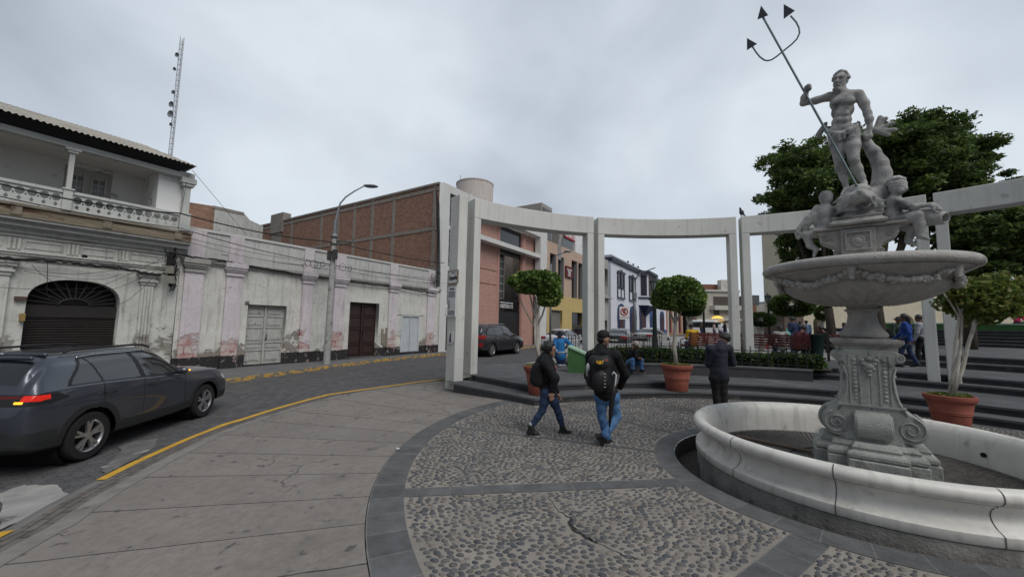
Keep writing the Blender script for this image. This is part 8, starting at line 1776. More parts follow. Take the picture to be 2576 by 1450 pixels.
# umbrella
hu = [W(1539, 942, -.3), W(1544, 935, -.3), W(1550, 942, -.3), W(1548, 962, -.3), W(1545, 975, -.3)]; t_ = empty('umbrella', hu[-1], 0, 'folded black umbrella with white curved handle hanging from the hiking backpack', 'umbrella'); o_ = np.array(hu[-1])
mb = MB(); mb.tube([p-o_ for p in hu], [.011, .011, .011, .011, .011], 8); mb.build('handle', plain('umbrella_handle', (.6, .62, .64), .3), t_, smooth=True)
mb = MB(); pts = [W(1545, 972, -.3), W(1543, 984, -.3), W(1540, 1000, -.3), W(1536, 1040, -.29), W(1533, 1072, -.28)]; mb.tube([p-o_ for p in pts], [.018, .046, .04, .028, .012], 9); mb.tube([pts[-1]-o_, W(1532, 1087, -.28)-o_], .005, 6); mb.build('canopy', plain('umbrella_black', (.009, .009, .01), .7), t_, smooth=True)
# ---- person in dark jacket from behind, by the white posts
yb = 7.7; W = AD(yb); base = G(1815, 1045); base[2] = 0
J = dict(head=W(1822, 853, .05), neck=W(1812, 872), chest=W(1808, 890), pelvis=W(1809, 934), shL=W(1786, 877), shR=W(1833, 876), elR=W(1843, 912, .08), wrR=W(1833, 915, .28), elL=W(1783, 914, .08), wrL=W(1800, 914, .28),
    hipL=W(1799, 950), hipR=W(1818, 950), knL=W(1801, 985, .02), knR=W(1820, 985, -.02), anL=W(1805, 1026), anR=W(1821, 1030), toeL=W(1806, 1036, .16), toeR=W(1824, 1038, .16))
J['hdR'] = np.array([-.7, .5, .2]); J['hdL'] = np.array([.7, .5, .2])
person('person', 'person seen from behind in navy jacket and black trousers looking down beside the white posts', base, J, dict(chest=.155, waist=.145, hip=.14, th=.084, kn=.066, an=.05, sh=.068, el=.064, wr=.052), dict(skin=SKIN, top=NAVJ, leg_m=BLK, shoe=SHO, hood=True, hem=.08, leg=1.5), (.35, .85, -.35), h=.0135, hair='short')
# ---- seated person with pale cap on the planter wall
W = AD(11.75); base = G(1600, 934, .31)
J = dict(head=W(1599, 868, -.1), neck=W(1592, 880, -.02), chest=W(1589, 892, .05), pelvis=W(1588, 910, .12), shL=W(1582, 884, .12), shR=W(1600, 884, -.12), elL=W(1592, 900, -.02), wrL=W(1605, 901, -.3), elR=W(1600, 900, -.2), wrR=W(1608, 902, -.34),
    hipL=W(1584, 911, .1), hipR=W(1597, 911, .05), knL=W(1591, 905, -.32), knR=W(1613, 905, -.25), anL=W(1592, 928, -.32), anR=W(1614, 928, -.25), toeL=W(1598, 934, -.45), toeR=W(1622, 934, -.4))
person('person', 'person in pale cap and blue jeans sitting on the planter wall looking at hands', base, J, dict(chest=.15, waist=.14, th=.08), dict(skin=SKIND, top=JKB, leg_m=DEN, shoe=SHO, sole=SOLE, leg=1.35, hat=plain('cap_pale', (.42, .36, .32), .8), under=HAIR), (.75, -.45, -.55), h=.017, hair='cap')
# ---- street sweeper in blue with a broad hat
W = AD(13.3); base = G(1412, 936, .31)
base = W(1414, 934); base[2] = .31
J = dict(head=W(1408, 842), neck=W(1408, 851), chest=W(1409, 862), pelvis=W(1410, 893), shL=W(1398, 855), shR=W(1424, 855), elL=W(1394, 874, -.1), wrL=W(1402, 886, -.25), elR=W(1437, 868, -.1), wrR=W(1448, 879, -.2), hipL=W(1404, 897), hipR=W(1414, 897), knL=W(1408, 915), knR=W(1417, 915), anL=W(1413, 930), anR=W(1418, 930), toeL=W(1412, 934, -.12), toeR=W(1420, 934, -.12))
BLT = plain('work_blue', (.02, .17, .42), .8); NVY = plain('work_navy', (.015, .022, .07), .85)
sw, b_, g_, q = person('person', 'street sweeper in bright blue top, navy trousers with reflective bands and broad dark hat', base, J, dict(chest=.16, waist=.16, sh=.07, th=.09), dict(skin=SKIND, top=BLT, leg_m=NVY, shoe=SHO, hat=plain('hat_navy', (.012, .016, .03), .9), leg=1.6), (-.2, -.9, -.35), h=.017, hair='hat')
RFL = plain('reflective_band', (.5, .52, .52), .5)
sdf('reflective_band', [cap(g_['pelvis']+[-.1, 0, .04], g_['pelvis']+[.1, 0, .04], .1)], .02, .01, NVY, b_, base)
mb = MB()
for kk, aa in (('knL', 'anL'), ('knR', 'anR')):
  for f_ in (.15, .6): c_ = g_[kk]*(1-f_)+g_[aa]*f_-base; mb.tube([c_-[0, 0, .025], c_+[0, 0, .025]], .085, 12)
for s_ in 'LR': c_ = g_['el'+s_]*.3+g_['wr'+s_]*.7-base; dd = (g_['wr'+s_]-g_['el'+s_]); dd /= np.linalg.norm(dd); mb.tube([c_-dd*.02, c_+dd*.02], .06, 10)
mb.tube([g_['pelvis']+[0, 0, .1]-base, g_['pelvis']+[0, 0, .14]-base], .18, 16); mb.build('reflective_bands', RFL, b_)
t_ = empty('dustpan', W(1449, 937, -.2), 0, 'black long handled dustpan with a green rag held by the sweeper', 'dustpan'); o_ = np.array(t_.location)
mb = MB(); mb.tube([W(1446, 872, -.22)-o_, W(1443, 900, -.2)-o_, W(1440, 925, -.2)-o_], .018, 6); mb.build('handle', plain('stick_grey', (.3, .3, .27)), t_)
mb = MB(); mb.add([(-.16, -.12, 0), (.22, -.12, 0), (.22, .14, 0), (-.16, .14, 0), (-.14, -.1, .12), (.2, -.14, .03), (.24, .14, .12), (-.12, .14, .2)], [(0, 1, 2, 3), (0, 3, 7, 4), (2, 3, 7, 6), (1, 2, 6, 5)]); mb.build('pan', plain('pan_black', (.012, .012, .012)), t_)
sdf('rag', [ell(W(1440, 908, -.23), (.05, .04, .07)), ell(W(1446, 916, -.23), (.07, .04, .04)), ell(W(1436, 918, -.23), (.04, .04, .06))], .012, .02, plain('lime_rag', (.25, .6, .06)), t_, o_)
# ---- background people from one skeleton
def fig(label, P, yaw, pose, top, leg, hgt=1.65, group=None, hair='short', hat=None, h=.024, skin=None, lean=0., armswing=.0, step=.0):
  s = hgt/1.7; c, sn = math.cos(yaw), math.sin(yaw)          # yaw: facing direction, 0 = +x
  def T_(f, l, z): return np.array([P[0]+(f*c-l*sn)*s, P[1]+(f*sn+l*c)*s, P[2]+z*s])
  if pose == 'stand':
    J = dict(head=T_(.03+lean, 0, 1.58), neck=T_(lean*.9, 0, 1.44), chest=T_(lean*.7, 0, 1.25), pelvis=T_(0, 0, .95), shL=T_(lean*.8, .18, 1.38), shR=T_(lean*.8, -.18, 1.38), elL=T_(.02-armswing, .22, 1.1), elR=T_(.02+armswing, -.22, 1.1), wrL=T_(.1-armswing*1.6, .22, .86), wrR=T_(.1+armswing*2, -.22, .88),
        hipL=T_(0, .09, .9), hipR=T_(0, -.09, .9), knL=T_(.04+step*.5, .1, .5), knR=T_(.02-step*.3, -.1, .5), anL=T_(step, .1, .09), anR=T_(-step, -.1, .09+step*.3), toeL=T_(step+.17, .12, .04), toeR=T_(-step+.15, -.12, .04))
  else:
    J = dict(head=T_(.1+lean, 0, 1.2), neck=T_(.02+lean*.8, 0, 1.06), chest=T_(-.03+lean*.5, 0, .86), pelvis=T_(-.08, 0, .54), shL=T_(lean*.7, .18, 1.0), shR=T_(lean*.7, -.18, 1.0), elL=T_(.08, .24, .74), elR=T_(.08, -.24, .74), wrL=T_(.3, .14, .66), wrR=T_(.3, -.14, .66),
        hipL=T_(-.05, .09, .5), hipR=T_(-.05, -.09, .5), knL=T_(.4, .13, .52), knR=T_(.4, -.13, .52), anL=T_(.42, .13, .09), anR=T_(.42, -.13, .09), toeL=T_(.58, .14, .04), toeR=T_(.58, -.14, .04))
  return person('person', label, P, J, None, dict(skin=skin or SKIND, top=top, leg_m=leg, shoe=SHO, hat=hat or HAIR, leg=1.4, under=HAIR), (c, sn, -.15), h=h, hair=hair, sc=s, group=group, fingers=False)
CLR = lambda n, c: plain(n, c, .85)
YJ = CLR('yellow_jacket', (.62, .38, .02)); GH = CLR('grey_hoodie', (.33, .33, .32)); MR = CLR('maroon_top', (.09, .015, .025)); RB = CLR('royal_blue', (.015, .05, .25)); PKM = CLR('hot_pink', (.6, .03, .12)); WTS = CLR('white_shirt', (.55, .55, .58)); LGR = CLR('light_grey_top', (.3, .31, .33))
def BP(u, v, y, z): P = AT(u, v, y); P[2] = z; return P
fig('person in yellow jacket with arm along the back of the first red bench', BP(1743, 850, 15.75, .6), 1.5, 'sit', YJ, DEND, lean=.05)
fig('person in grey hoodie sitting on the second red bench with back to the fountain', BP(1965, 850, 14.2, .6), 1.2, 'sit', GH, DEN, hair='long')
fig('dark clothed person in maroon bent forward right of the grey hooded person', BP(2008, 850, 14.0, .6), .2, 'sit', MR, BLK, lean=.18)
fig('standing person in dark blue holding a turquoise item behind the second bench', BP(1997, 850, 16.5, .6), 1.8, 'stand', CLR('dark_blue_top', (.015, .03, .08)), DEND)
P = BP(1981, 850, 16.2, .6); t_ = empty('balloon_bag', (P[0], P[1], 1.5), 0, 'small turquoise bag held up behind the second bench', 'bag'); sdf('bag_body', [ell((0, 0, 0), (.13, .1, .14)), cap((0, 0, .1), (0, 0, .22), .03)], .02, .02, CLR('turquoise', (.08, .42, .36)), t_)
fig('person in black sitting just right of the dark green bin', BP(2083, 850, 14.6, .6), 2.6, 'sit', CLR('black_top', (.012, .012, .014)), BLK, lean=.12)
fig('child in royal blue standing left of the pedestal neck', BP(2127, 850, 17., .6), 2.9, 'stand', RB, RB, hgt=1.45, armswing=.1)
fig('small distant person in white shirt on a bench left of the blue child', BP(2103, 850, 20., .6), 1.5, 'sit', WTS, DEND)
fig('person in long dark hair and royal blue stepping up beside the pedestal', BP(2285, 905, 12.1, .62), 2.2, 'stand', RB, DEND, hair='long', step=.18, armswing=.12, h=.02)
fig('person in light grey top and dark trousers walking behind the right post', BP(2322, 900, 12.6, .62), 2.0, 'stand', LGR, BLK, step=.08, h=.02)
fig('person in orange marked top and broad hat behind the pedestal cap', BP(2262, 870, 15., .62), -1.6, 'stand', CLR('dark_green_top', (.03, .05, .04)), BLK, hair='hat', hat=CLR('dark_hat', (.02, .02, .02)))
fig('person in hot pink top sitting far up the steps at the right edge', BP(2562, 815, 24., 1.84), -1.8, 'sit', PKM, BLK)
for i, (u, y, c_, lb) in enumerate([(1812, 40., WTS, 'distant person in white shirt walking near the lit shop'), (1797, 38., CLR('pinkish_top', (.35, .25, .25)), 'distant person in pinkish top near the lit shop'), (1824, 33., CLR('black_top2', (.02, .02, .025)), 'distant person in black standing right of the lit shop'), (1765, 44., CLR('brown_top', (.1, .07, .05)), 'distant person in brown beside the white van')]):
  fig(lb, BP(u, 850, y, .62), -1.2+.5*i, 'stand', c_, DEND, h=.035, step=.1)
for i, (u, y, c_, lb) in enumerate([(2030, 24., CLR('pale_blue_top', (.25, .4, .6)), 'distant person in pale blue left of the dark bin'), (2015, 27., CLR('navy_top', (.02, .03, .09)), 'distant person in navy under the wide clipped tree'), (2324, 19., CLR('sky_top', (.3, .45, .7)), 'distant person in sky blue top seen beside the right post')]):
  fig(lb, BP(u, 850, y, .62), 1.+.7*i, 'stand', c_, DEND, h=.035, step=.08)
# ================================================================== VEHICLES
def catmull(K, t):
  K = np.asarray(K, float); n = len(K)-1; x = t*n; i = min(int(x), n-1); f = x-i
  p0, p1, p2, p3 = K[max(i-1, 0)], K[i], K[i+1], K[min(i+2, n)]
  return .5*((2*p1)+(-p0+p2)*f+(2*p0-5*p1+4*p2-p3)*f*f+(-p0+3*p1-3*p2+p3)*f**3)
def inpoly(px, pz, poly):
  r = np.zeros(px.shape, bool); n = len(poly)
  for i in range(n):
    (x0, z0), (x1, z1) = poly[i], poly[(i+1) % n]
    c = (z0 > pz) != (z1 > pz); xi = (x1-x0)*(pz-z0)/(z1-z0+1e-12)+x0; r ^= c & (px < xi)
  return r
TYRE = plain('tyre', (.014, .014, .015), .85); ALLOY = plain('alloy', (.42, .42, .43), .3, .8); TRIM = plain('black_trim', (.013, .013, .014), .55); CGL = plain('car_glass', (.012, .015, .017), .06, spec=1.); CHR = plain('chrome', (.6, .6, .6), .15, 1.)
def car(label, loc, yaw, paint, K, wins, glassrear, wbx, Rw, arch, W_, lights, doors, res=(170, 44), cladding=None, claddir=0, group=None, name='parked_car', rails=None, wind=None, spokes=5, trimline=None, chrome=None, plate_=True, hub=ALLOY):
  t = empty(name, loc, yaw, label, 'car', group)
  NS, NR_ = res
  # resample stations by arc of the control list
  KK = np.array([catmull(K, i/(NS-1)) for i in range(NS)])   # x zb zbelt ztop w wb wt
  half = []
  for x, zb, zbelt, zt, w, wb, wt in KK:
    gh = max(zt-zbelt, .0); C_ = [(0, zb), (w*.6, zb), (w*.93, zb+.02), (w*.99, zb+.12), (w, zb+(zbelt-zb)*.42), (w*.995, zb+(zbelt-zb)*.72), (wb+(w-wb)*.35, zbelt-.035), (wb, zbelt+min(.01, gh*.1)), ((wb*.45+wt*.55), zbelt+gh*.55), (wt, zt-min(.11, gh*.35)-.012), (wt*.86, zt-min(.03, gh*.15)-.004), (wt*.5, zt-.002), (0, zt)]
    half.append([catmull(C_, j/(NR_-1)) for j in range(NR_)])
  half = np.array(half)                                   # NS, NR, (y,z)
  V = np.zeros((NS, NR_, 3)); V[..., 0] = KK[:, None, 0]; V[..., 1] = half[..., 0]; V[..., 2] = half[..., 1]
  # tuck the sides in plan view is carried by w; character crease
  F = [];
  fx = .25*(V[:-1, :-1]+V[1:, :-1]+V[1:, 1:]+V[:-1, 1:])
  X, Y, Z = fx[..., 0], fx[..., 1], fx[..., 2]
  cls = np.zeros(X.shape, int)     # 0 paint 1 seam 2 cladding 3 glass 4 removed 5 tail 6 head 7 amber 8 pillar
  side = Y > .42
  belt = KK[:-1, 2][:, None]
  if cladding:
    cls[(Z < KK[:-1, 1][:, None]+cladding) & (Y > .2)] = 2
    if claddir: cls[(X < -1.85) & (Z < claddir)] = 2
    for wx in wbx: cls[(np.hypot(X-wx, Z-Rw) < arch+.095) & side & (Z < Rw+arch+.06)] = 2
  else:
    cls[(Z < KK[:-1, 1][:, None]+.05)] = 2
  for (x, z0, z1) in doors: cls[(abs(X-x) < .011) & side & (Z > z0) & (Z < z1) & (cls == 0)] = 1
  if trimline: cls[(abs(Z-trimline) < .006) & side & (cls == 0) & (X > doors[0][0]) & (X < doors[-1][0])] = 1
  up = Z > belt+.012
  reg = inpoly(X, Z, wins['all']) & side & up; cls[reg] = 8
  for i_, p in enumerate(wins['panes']): cls[inpoly(X, Z, p) & side & up] = 30+i_
  if glassrear is not None:
    x0, x1, z0, z1, yy = glassrear; cls[(X > x0) & (X < x1) & (Z > z0) & (Z < z1) & (Y < yy)] = 40
  if wind is not None:
    x0, x1, z0, z1, yy = wind; cls[(X > x0) & (X < x1) & (Z > z0) & (Z < z1) & (Y < yy)] = 41
  for (poly, yy0, yy1, c_) in lights: cls[inpoly(X, Z, poly) & (Y > yy0) & (Y < yy1)] = c_
  for wx in wbx: cls[(np.hypot(X-wx, Z-Rw) < arch) & (Y > .35) & (Z < Rw+arch)] = 4
  # build meshes per class, mirrored
  idx = np.arange(NS*NR_).reshape(NS, NR_)
  q = np.stack([idx[:-1, :-1], idx[1:, :-1], idx[1:, 1:], idx[:-1, 1:]], -1)
  VV = V.reshape(-1, 3); VM = VV*[1, -1, 1]
  def sub(name, sel, m, par, multi=None, sd=0):
    f = q[sel]
    if not len(f): return None
    c_ = cls[sel]; use = np.unique(f); mp_ = -np.ones(NS*NR_, int); mp_[use] = np.arange(len(use)); n = len(use); cen = np.mean(use*0) if False else 0
    A_ = VV[use].copy(); B_ = VM[use].copy()
    Vx = np.concatenate([A_, B_]); Fx = np.concatenate([mp_[f], mp_[f][:, ::-1]+n])
    if sd: Vx, Fx = (A_, mp_[f]) if sd > 0 else (B_, mp_[f][:, ::-1])
    # weld on the centre line is not needed for shading at this size
    o = meshobj(name, Vx, Fx, m, par)
    if multi: o.data.polygons.foreach_set('material_index', np.array([multi[x] for x in np.concatenate([c_, c_])], dtype=np.int32))
    return o
  body = sub('body', np.isin(cls, [0, 1, 2]), [paint, TRIM, plain('cladding', (.02, .021, .022), .7)], t, {0: 0, 1: 1, 2: 2})
  sub('rear_window', cls == 40, CGL, t); sub('windscreen', cls == 41, CGL, t)
  for sd in (1, -1):
   for i_ in range(len(wins['panes'])): sub('side_window', cls == 30+i_, CGL, t, sd=sd)
   sub('window_trim', cls == 8, TRIM, t, sd=sd)
   sub('tail_light', cls == 5, plain('tail_red', (.35, .012, .01), .2, emit=(1, .03, .01), estr=lights_on[0]) if lights_on[0] else plain('tail_red_off', (.25, .012, .012), .2), t, sd=sd)
   sub('head_light', cls == 6, plain('head_clear', (.5, .52, .55), .1, spec=.9), t, sd=sd); sub('turn_signal', cls == 7, plain('amber_lit', (.8, .3, .02), .3, emit=(1, .4, .02), estr=1.6), t, sd=sd)
  sub('light_bar', cls == 9, plain('dark_red_lens', (.12, .008, .008), .2), t)
  # end caps, floor
  mb = MB(); n0 = NR_
  for i in (0, NS-1): pts = [tuple(V[i, j]) for j in range(NR_)]+[tuple(V[i, j]*[1, -1, 1]) for j in range(NR_-2, 0, -1)]; mb.add(pts, [tuple(range(len(pts)))])
  mb.build('end_panel', TRIM, body)
  for wx in wbx:
    mb = MB(); mb.tube([(wx, -W_*.46, Rw), (wx, W_*.46, Rw)], arch-.002, 24, caps=False); mb.box(wx-.3, wx+.3, -W_*.3, W_*.3, Rw-.1, Rw+.1); mb.build('wheel_well', plain('well_black', (.006, .006, .006), .95), body)
    for s in (-1, 1):
      y1 = s*(W_/2-.015); y0 = s*(W_/2-.24); prof = [(Rw*.66, 0), (Rw*.93, 0), (Rw*.985, .02), (Rw, .05), (Rw, .17), (Rw*.985, .2), (Rw*.93, .22), (Rw*.66, .22)]
      mb = MB(); mb.lathe(prof, 36); mb.v = [(wx+x, y1-s*z, Rw+y) for x, y, z in mb.v]; wh = mb.build('wheel', TYRE, t, smooth=True, auto=40)
      mb = MB(); rr0 = Rw*.66; mb.lathe([(rr0, .0), (rr0, .01), (rr0*.93, .03), (rr0*.9, .12)], 36)
      for k in range(spokes):
        a = 2*math.pi*k/spokes+.3
        for da in (-.17, .17):
          p0 = np.array([.05*math.cos(a), .05*math.sin(a)]); p1 = np.array([rr0*.96*math.cos(a+da), rr0*.96*math.sin(a+da)]); d = (p1-p0)/np.linalg.norm(p1-p0); nn = np.array([-d[1], d[0]])
          mb.hexa([(*(p0-nn*.022), .045), (*(p1-nn*.026), .055), (*(p1+nn*.026), .055), (*(p0+nn*.022), .045), (*(p0-nn*.02), .018), (*(p1-nn*.018), .012), (*(p1+nn*.018), .012), (*(p0+nn*.02), .018)])
      mb.tube([(0, 0, .015), (0, 0, .05)], .06, 14); mb.v = [(wx+x, y1-s*z, Rw+y) for x, y, z in mb.v]; mb.build('rim', hub, wh, smooth=True, auto=35)
      mb = MB(); mb.tube([(wx, y1-s*.1, Rw), (wx, y1-s*.12, Rw)], rr0*.9, 24); mb.build('brake_disc', plain('disc_dark', (.02, .02, .02), .6, .4), wh)
  mb = MB(); mb.box(wbx[0]-.4, wbx[1]+.4, -W_*.4, W_*.4, KK[NS//2, 1]-.02, KK[NS//2, 1]+.05); mb.build('underbody', TRIM, body)
  return t, body, V
lights_on = [0.]
def handle(t, x, z, y, m=TRIM):
  for s in (-1, 1): mb = MB(); mb.tube([(x-.1, s*y, z), (x-.07, s*(y+.03), z+.005), (x+.07, s*(y+.03), z+.01), (x+.1, s*y, z+.01)], .015, 6); mb.build('door_handle', m, t, smooth=True)
def mirror(t, x, z, y, m, amber=False):
  for s in (-1, 1):
    o = sdf('mirror', [ell((x, s*(y+.13), z), (.07, .11, .075)), cap((x+.01, s*y*.98, z-.04), (x, s*(y+.07), z-.02), .025)], .012, .02, m, t)
    if amber: mb = MB(); mb.box(x+.04, x+.075, s*(y+.1), s*(y+.235), z-.012, z+.012); mb.build('turn_signal', MATS['amber_lit'] if 'amber_lit' in MATS else plain('amber_lit', (.8, .3, .02), .3, emit=(1, .4, .02), estr=1.6), o)
GRY = mat('dark_grey_paint', (.075, .083, .105), (.07, .078, .098), scale=.8, rough=.36, metal=.75, spec=.5, coat=.8)
# SUV in the foreground:  x, bottom, belt, top, half width, half width at belt, half width at roof
KSUV = [(-2.27, .48, .66, .70, .60, .58, .5), (-2.26, .42, .80, .90, .74, .70, .62), (-2.22, .38, .95, 1.05, .83, .80, .68), (-2.15, .34, 1.06, 1.16, .88, .85, .70), (-2.05, .32, 1.10, 1.36, .905, .87, .68), (-1.9, .31, 1.11, 1.55, .92, .875, .65), (-1.7, .30, 1.115, 1.645, .925, .88, .65),
    (-1.35, .29, 1.11, 1.675, .928, .885, .65), (-.8, .27, 1.09, 1.69, .925, .885, .65), (-.2, .26, 1.065, 1.69, .92, .885, .65), (.35, .26, 1.045, 1.66, .92, .885, .64), (.7, .26, 1.035, 1.54, .92, .885, .66), (1.0, .27, 1.025, 1.33, .922, .88, .70), (1.22, .28, 1.02, 1.14, .924, .87, .74),
    (1.45, .29, 1.005, 1.075, .925, .85, .7), (1.75, .29, .97, 1.045, .92, .83, .66), (2.0, .30, .92, .99, .90, .80, .62), (2.16, .31, .86, .91, .86, .76, .58), (2.26, .34, .76, .80, .79, .70, .5), (2.31, .40, .64, .67, .70, .6, .45), (2.33, .48, .58, .60, .60, .5, .4)]
lights_on[0] = .3
KS1 = np.array(KSUV, float); KS1[:, 2] += np.interp(KS1[:, 0], [-2.3, -2.1, .9, 1.4, 2.3], [.02, .055, .045, .0, 0]); KS1[3:7, 3] += [.04, .05, .05, .02]; KS1[5:13, 3] -= .015
KS1[9:15, 0] -= [.15, .35, .4, .42, .42, .25]; KS1[13:17, 2:4] += np.array([[.03], [.045], [.045], [.02]])
loc = (-6.22, 5.97); hd = math.atan2(8.58-5.97, -6.62+6.22); hd = R_(97.5)
dirx = np.array([math.cos(hd), math.sin(hd)]); lft = np.array([-dirx[1], dirx[0]])
cen = np.array(loc)+dirx*1.345+lft*.915+np.array([-.06, -.02])
winsS = dict(all=[(-1.98, 1.115), (-1.86, 1.35), (-1.62, 1.56), (-1.2, 1.60), (.3, 1.60), (.62, 1.48), (1.12, 1.05), (1.12, 1.0), (-.2, 1.04)],
      panes=[[(-1.84, 1.165), (-1.72, 1.34), (-1.5, 1.50), (-1.22, 1.55), (-1.1, 1.56), (-1.02, 1.14)], [(-.97, 1.14), (-1.04, 1.565), (-.2, 1.58), (-.1, 1.10)], [(0.0, 1.10), (-.1, 1.58), (.28, 1.565), (.56, 1.45), (.98, 1.085), (.9, 1.07)]])
winsF = dict(all=[(-1.76, 1.165), (-1.70, 1.26), (-1.38, 1.575), (-1.1, 1.6), (-.1, 1.6), (.2, 1.48), (.70, 1.13), (.68, 1.06), (-.3, 1.08)], panes=[[(-1.68, 1.2), (-1.62, 1.28), (-1.35, 1.545), (-1.3, 1.55), (-1.2, 1.185)], [(-1.16, 1.185), (-1.26, 1.56), (-.5, 1.575), (-.44, 1.155)], [(-.33, 1.15), (-.40, 1.575), (-.12, 1.56), (.14, 1.45), (.56, 1.155), (.48, 1.13)]])
ltS = [([(-2.3, .985), (-2.3, 1.145), (-1.88, 1.125), (-1.72, 1.04), (-1.95, .99)], .35, 2, 8), ([(-2.3, 1.06), (-2.3, 1.13), (-1.98, 1.115), (-1.98, 1.06), (-2.1, 1.04)], .74, 2, 5), ([(-2.3, 1.02), (-2.3, 1.052), (-2.14, 1.045), (-2.14, 1.02)], .68, .78, 7), ([(-2.3, 1.09), (-2.3, 1.12), (-2.12, 1.12), (-2.12, 1.09)], -1, .75, 9), ([(1.95, .80), (1.9, .90), (2.2, .84), (2.28, .72), (2.15, .74)], .45, 2, 6)]
suv, sb, V = car('dark grey sport utility car driving past with tail light and mirror signal lit', (cen[0], cen[1], zr(2)-.0-.02), hd, GRY, KS1, winsF, (-2.12, -1.78, 1.18, 1.56, .60), (-1.345, 1.345), .363, .43, 1.85, ltS,
  [(-1.18, .5, 1.15), (-.38, .44, 1.13), (.66, .44, 1.08)], res=(600, 270), cladding=.21, name='sport_utility_car', wind=(-.02, .74, 1.17, 1.62, .6), claddir=.62)
suv.scale = (.98, .98, .955)
handle(suv, -1.08, .99, .935); handle(suv, -.15, .965, .93); mirror(suv, .38, 1.16, .88, GRY, amber=True)
for s in (-1, 1):
  mb = MB(); mb.tube([(-1.55, s*.60, 1.665), (-1.45, s*.60, 1.695), (-.3, s*.60, 1.715), (-.1, s*.60, 1.70), (.05, s*.60, 1.65)], .018, 8); mb.build('roof_rail', TRIM, suv, smooth=True)
  pts = []
  for x in np.linspace(-1.38, .58, 26):
    i = int(np.argmin(abs(V[:, 0, 0]-x))); zc_ = np.interp(x, [-1.38, -1.1, -.1, .2, .58], [1.575, 1.602, 1.602, 1.49, 1.21]); j = int(np.argmin(abs(V[i, V.shape[1]//2:, 2]-zc_)))+V.shape[1]//2; pts.append((x, s*(V[i, j, 1]+.004), zc_))
  mb = MB(); mb.tube(pts, .012, 6); mb.build('chrome_strip', CHR, suv, smooth=True)
mb = MB(); mb.box(-2.31, -2.262, -.26, .26, .72, .84); o = mb.build('number_plate', plain('plate_pale', (.5, .5, .48)), suv)
mb = MB(); mb.box(-2.32, -2.25, -.85*.5, .85*.5, .86, .90); mb.build('rear_chrome_bar', CHR, suv)
sdf('roof_spoiler', [cap((-1.93, -.55, 1.61), (-1.93, .55, 1.61), .03), cap((-1.75, -.55, 1.645), (-1.75, .55, 1.645), .03), cap((-1.93, 0, 1.625), (-1.75, 0, 1.655), .03)], .012, .07, GRY, suv)
mb = MB(); mb.tube([(-2.2, -.35, .3), (-2.28, -.35, .3)], .035, 10); mb.build('exhaust', plain('exhaust_tip', (.3, .28, .25), .3, .8), suv)
mb = MB(); mb.box(-1.6, 1.6, .905, .935, .235, .30); mb.box(-1.6, 1.6, -.935, -.905, .235, .30);
# second SUV parked beyond the first pergola frame
lights_on[0] = 0.
def scaleK(K, L, H, W0_):
  K = np.array(K, float); K[:, 0] *= L/4.6; K[:, 1:4] *= H/1.69; K[:, 4:] *= W0_/1.855; return K
a = np.array([-.96, 20.89]); b = np.array([.35, 23.14]); d = (b-a)/np.linalg.norm(b-a); lf = np.array([-d[1], d[0]])
P = (a+b)/2+lf*.93
GR2 = mat('graphite_paint', (.038, .038, .042), (.034, .034, .038), scale=.8, rough=.3, metal=.35, coat=.6)
s2, sb, V = car('dark grey sport utility car parked in the street behind the pergola nearest the street', (P[0], P[1], -.03), math.atan2(d[1], d[0]), GR2, scaleK(KSUV, 4.68, 1.72, 1.885), winsS, (-2.15, -1.8, 1.2, 1.58, .60), (-1.35, 1.35), .37, .43, 1.885,
  [([(-2.35, .95), (-2.35, 1.14), (-1.98, 1.16), (-1.9, 1.02), (-2.1, .93)], .5, 2, 5), ([(-2.35, .55), (-2.35, .75), (-2.2, .75), (-2.2, .55)], .6, 2, 5), ([(1.95, .80), (1.9, .92), (2.2, .86), (2.28, .72)], .45, 2, 6)], [(-1.03, .42, 1.1), (-.06, .36, 1.08), (1.0, .40, 1.02)], res=(220, 70), cladding=.1, name='parked_car', group=None, wind=(.45, 1.18, 1.12, 1.62, .6), spokes=8)
handle(s2, -.86, .95, .945, CHR); handle(s2, .16, .92, .94, CHR); mirror(s2, .82, 1.12, .9, GR2)
for s in (-1, 1): mb = MB(); mb.tube([(-1.55, s*.60, 1.69), (-1.45, s*.60, 1.745), (-.3, s*.60, 1.77), (.25, s*.60, 1.745), (.38, s*.60, 1.70)], .022, 8); mb.build('roof_rail', ALLOY, s2, smooth=True)
mb = MB(); mb.box(-2.36, -2.3, -.26, .26, .80, .92); mb.build('number_plate', MATS['plate_pale'], s2)
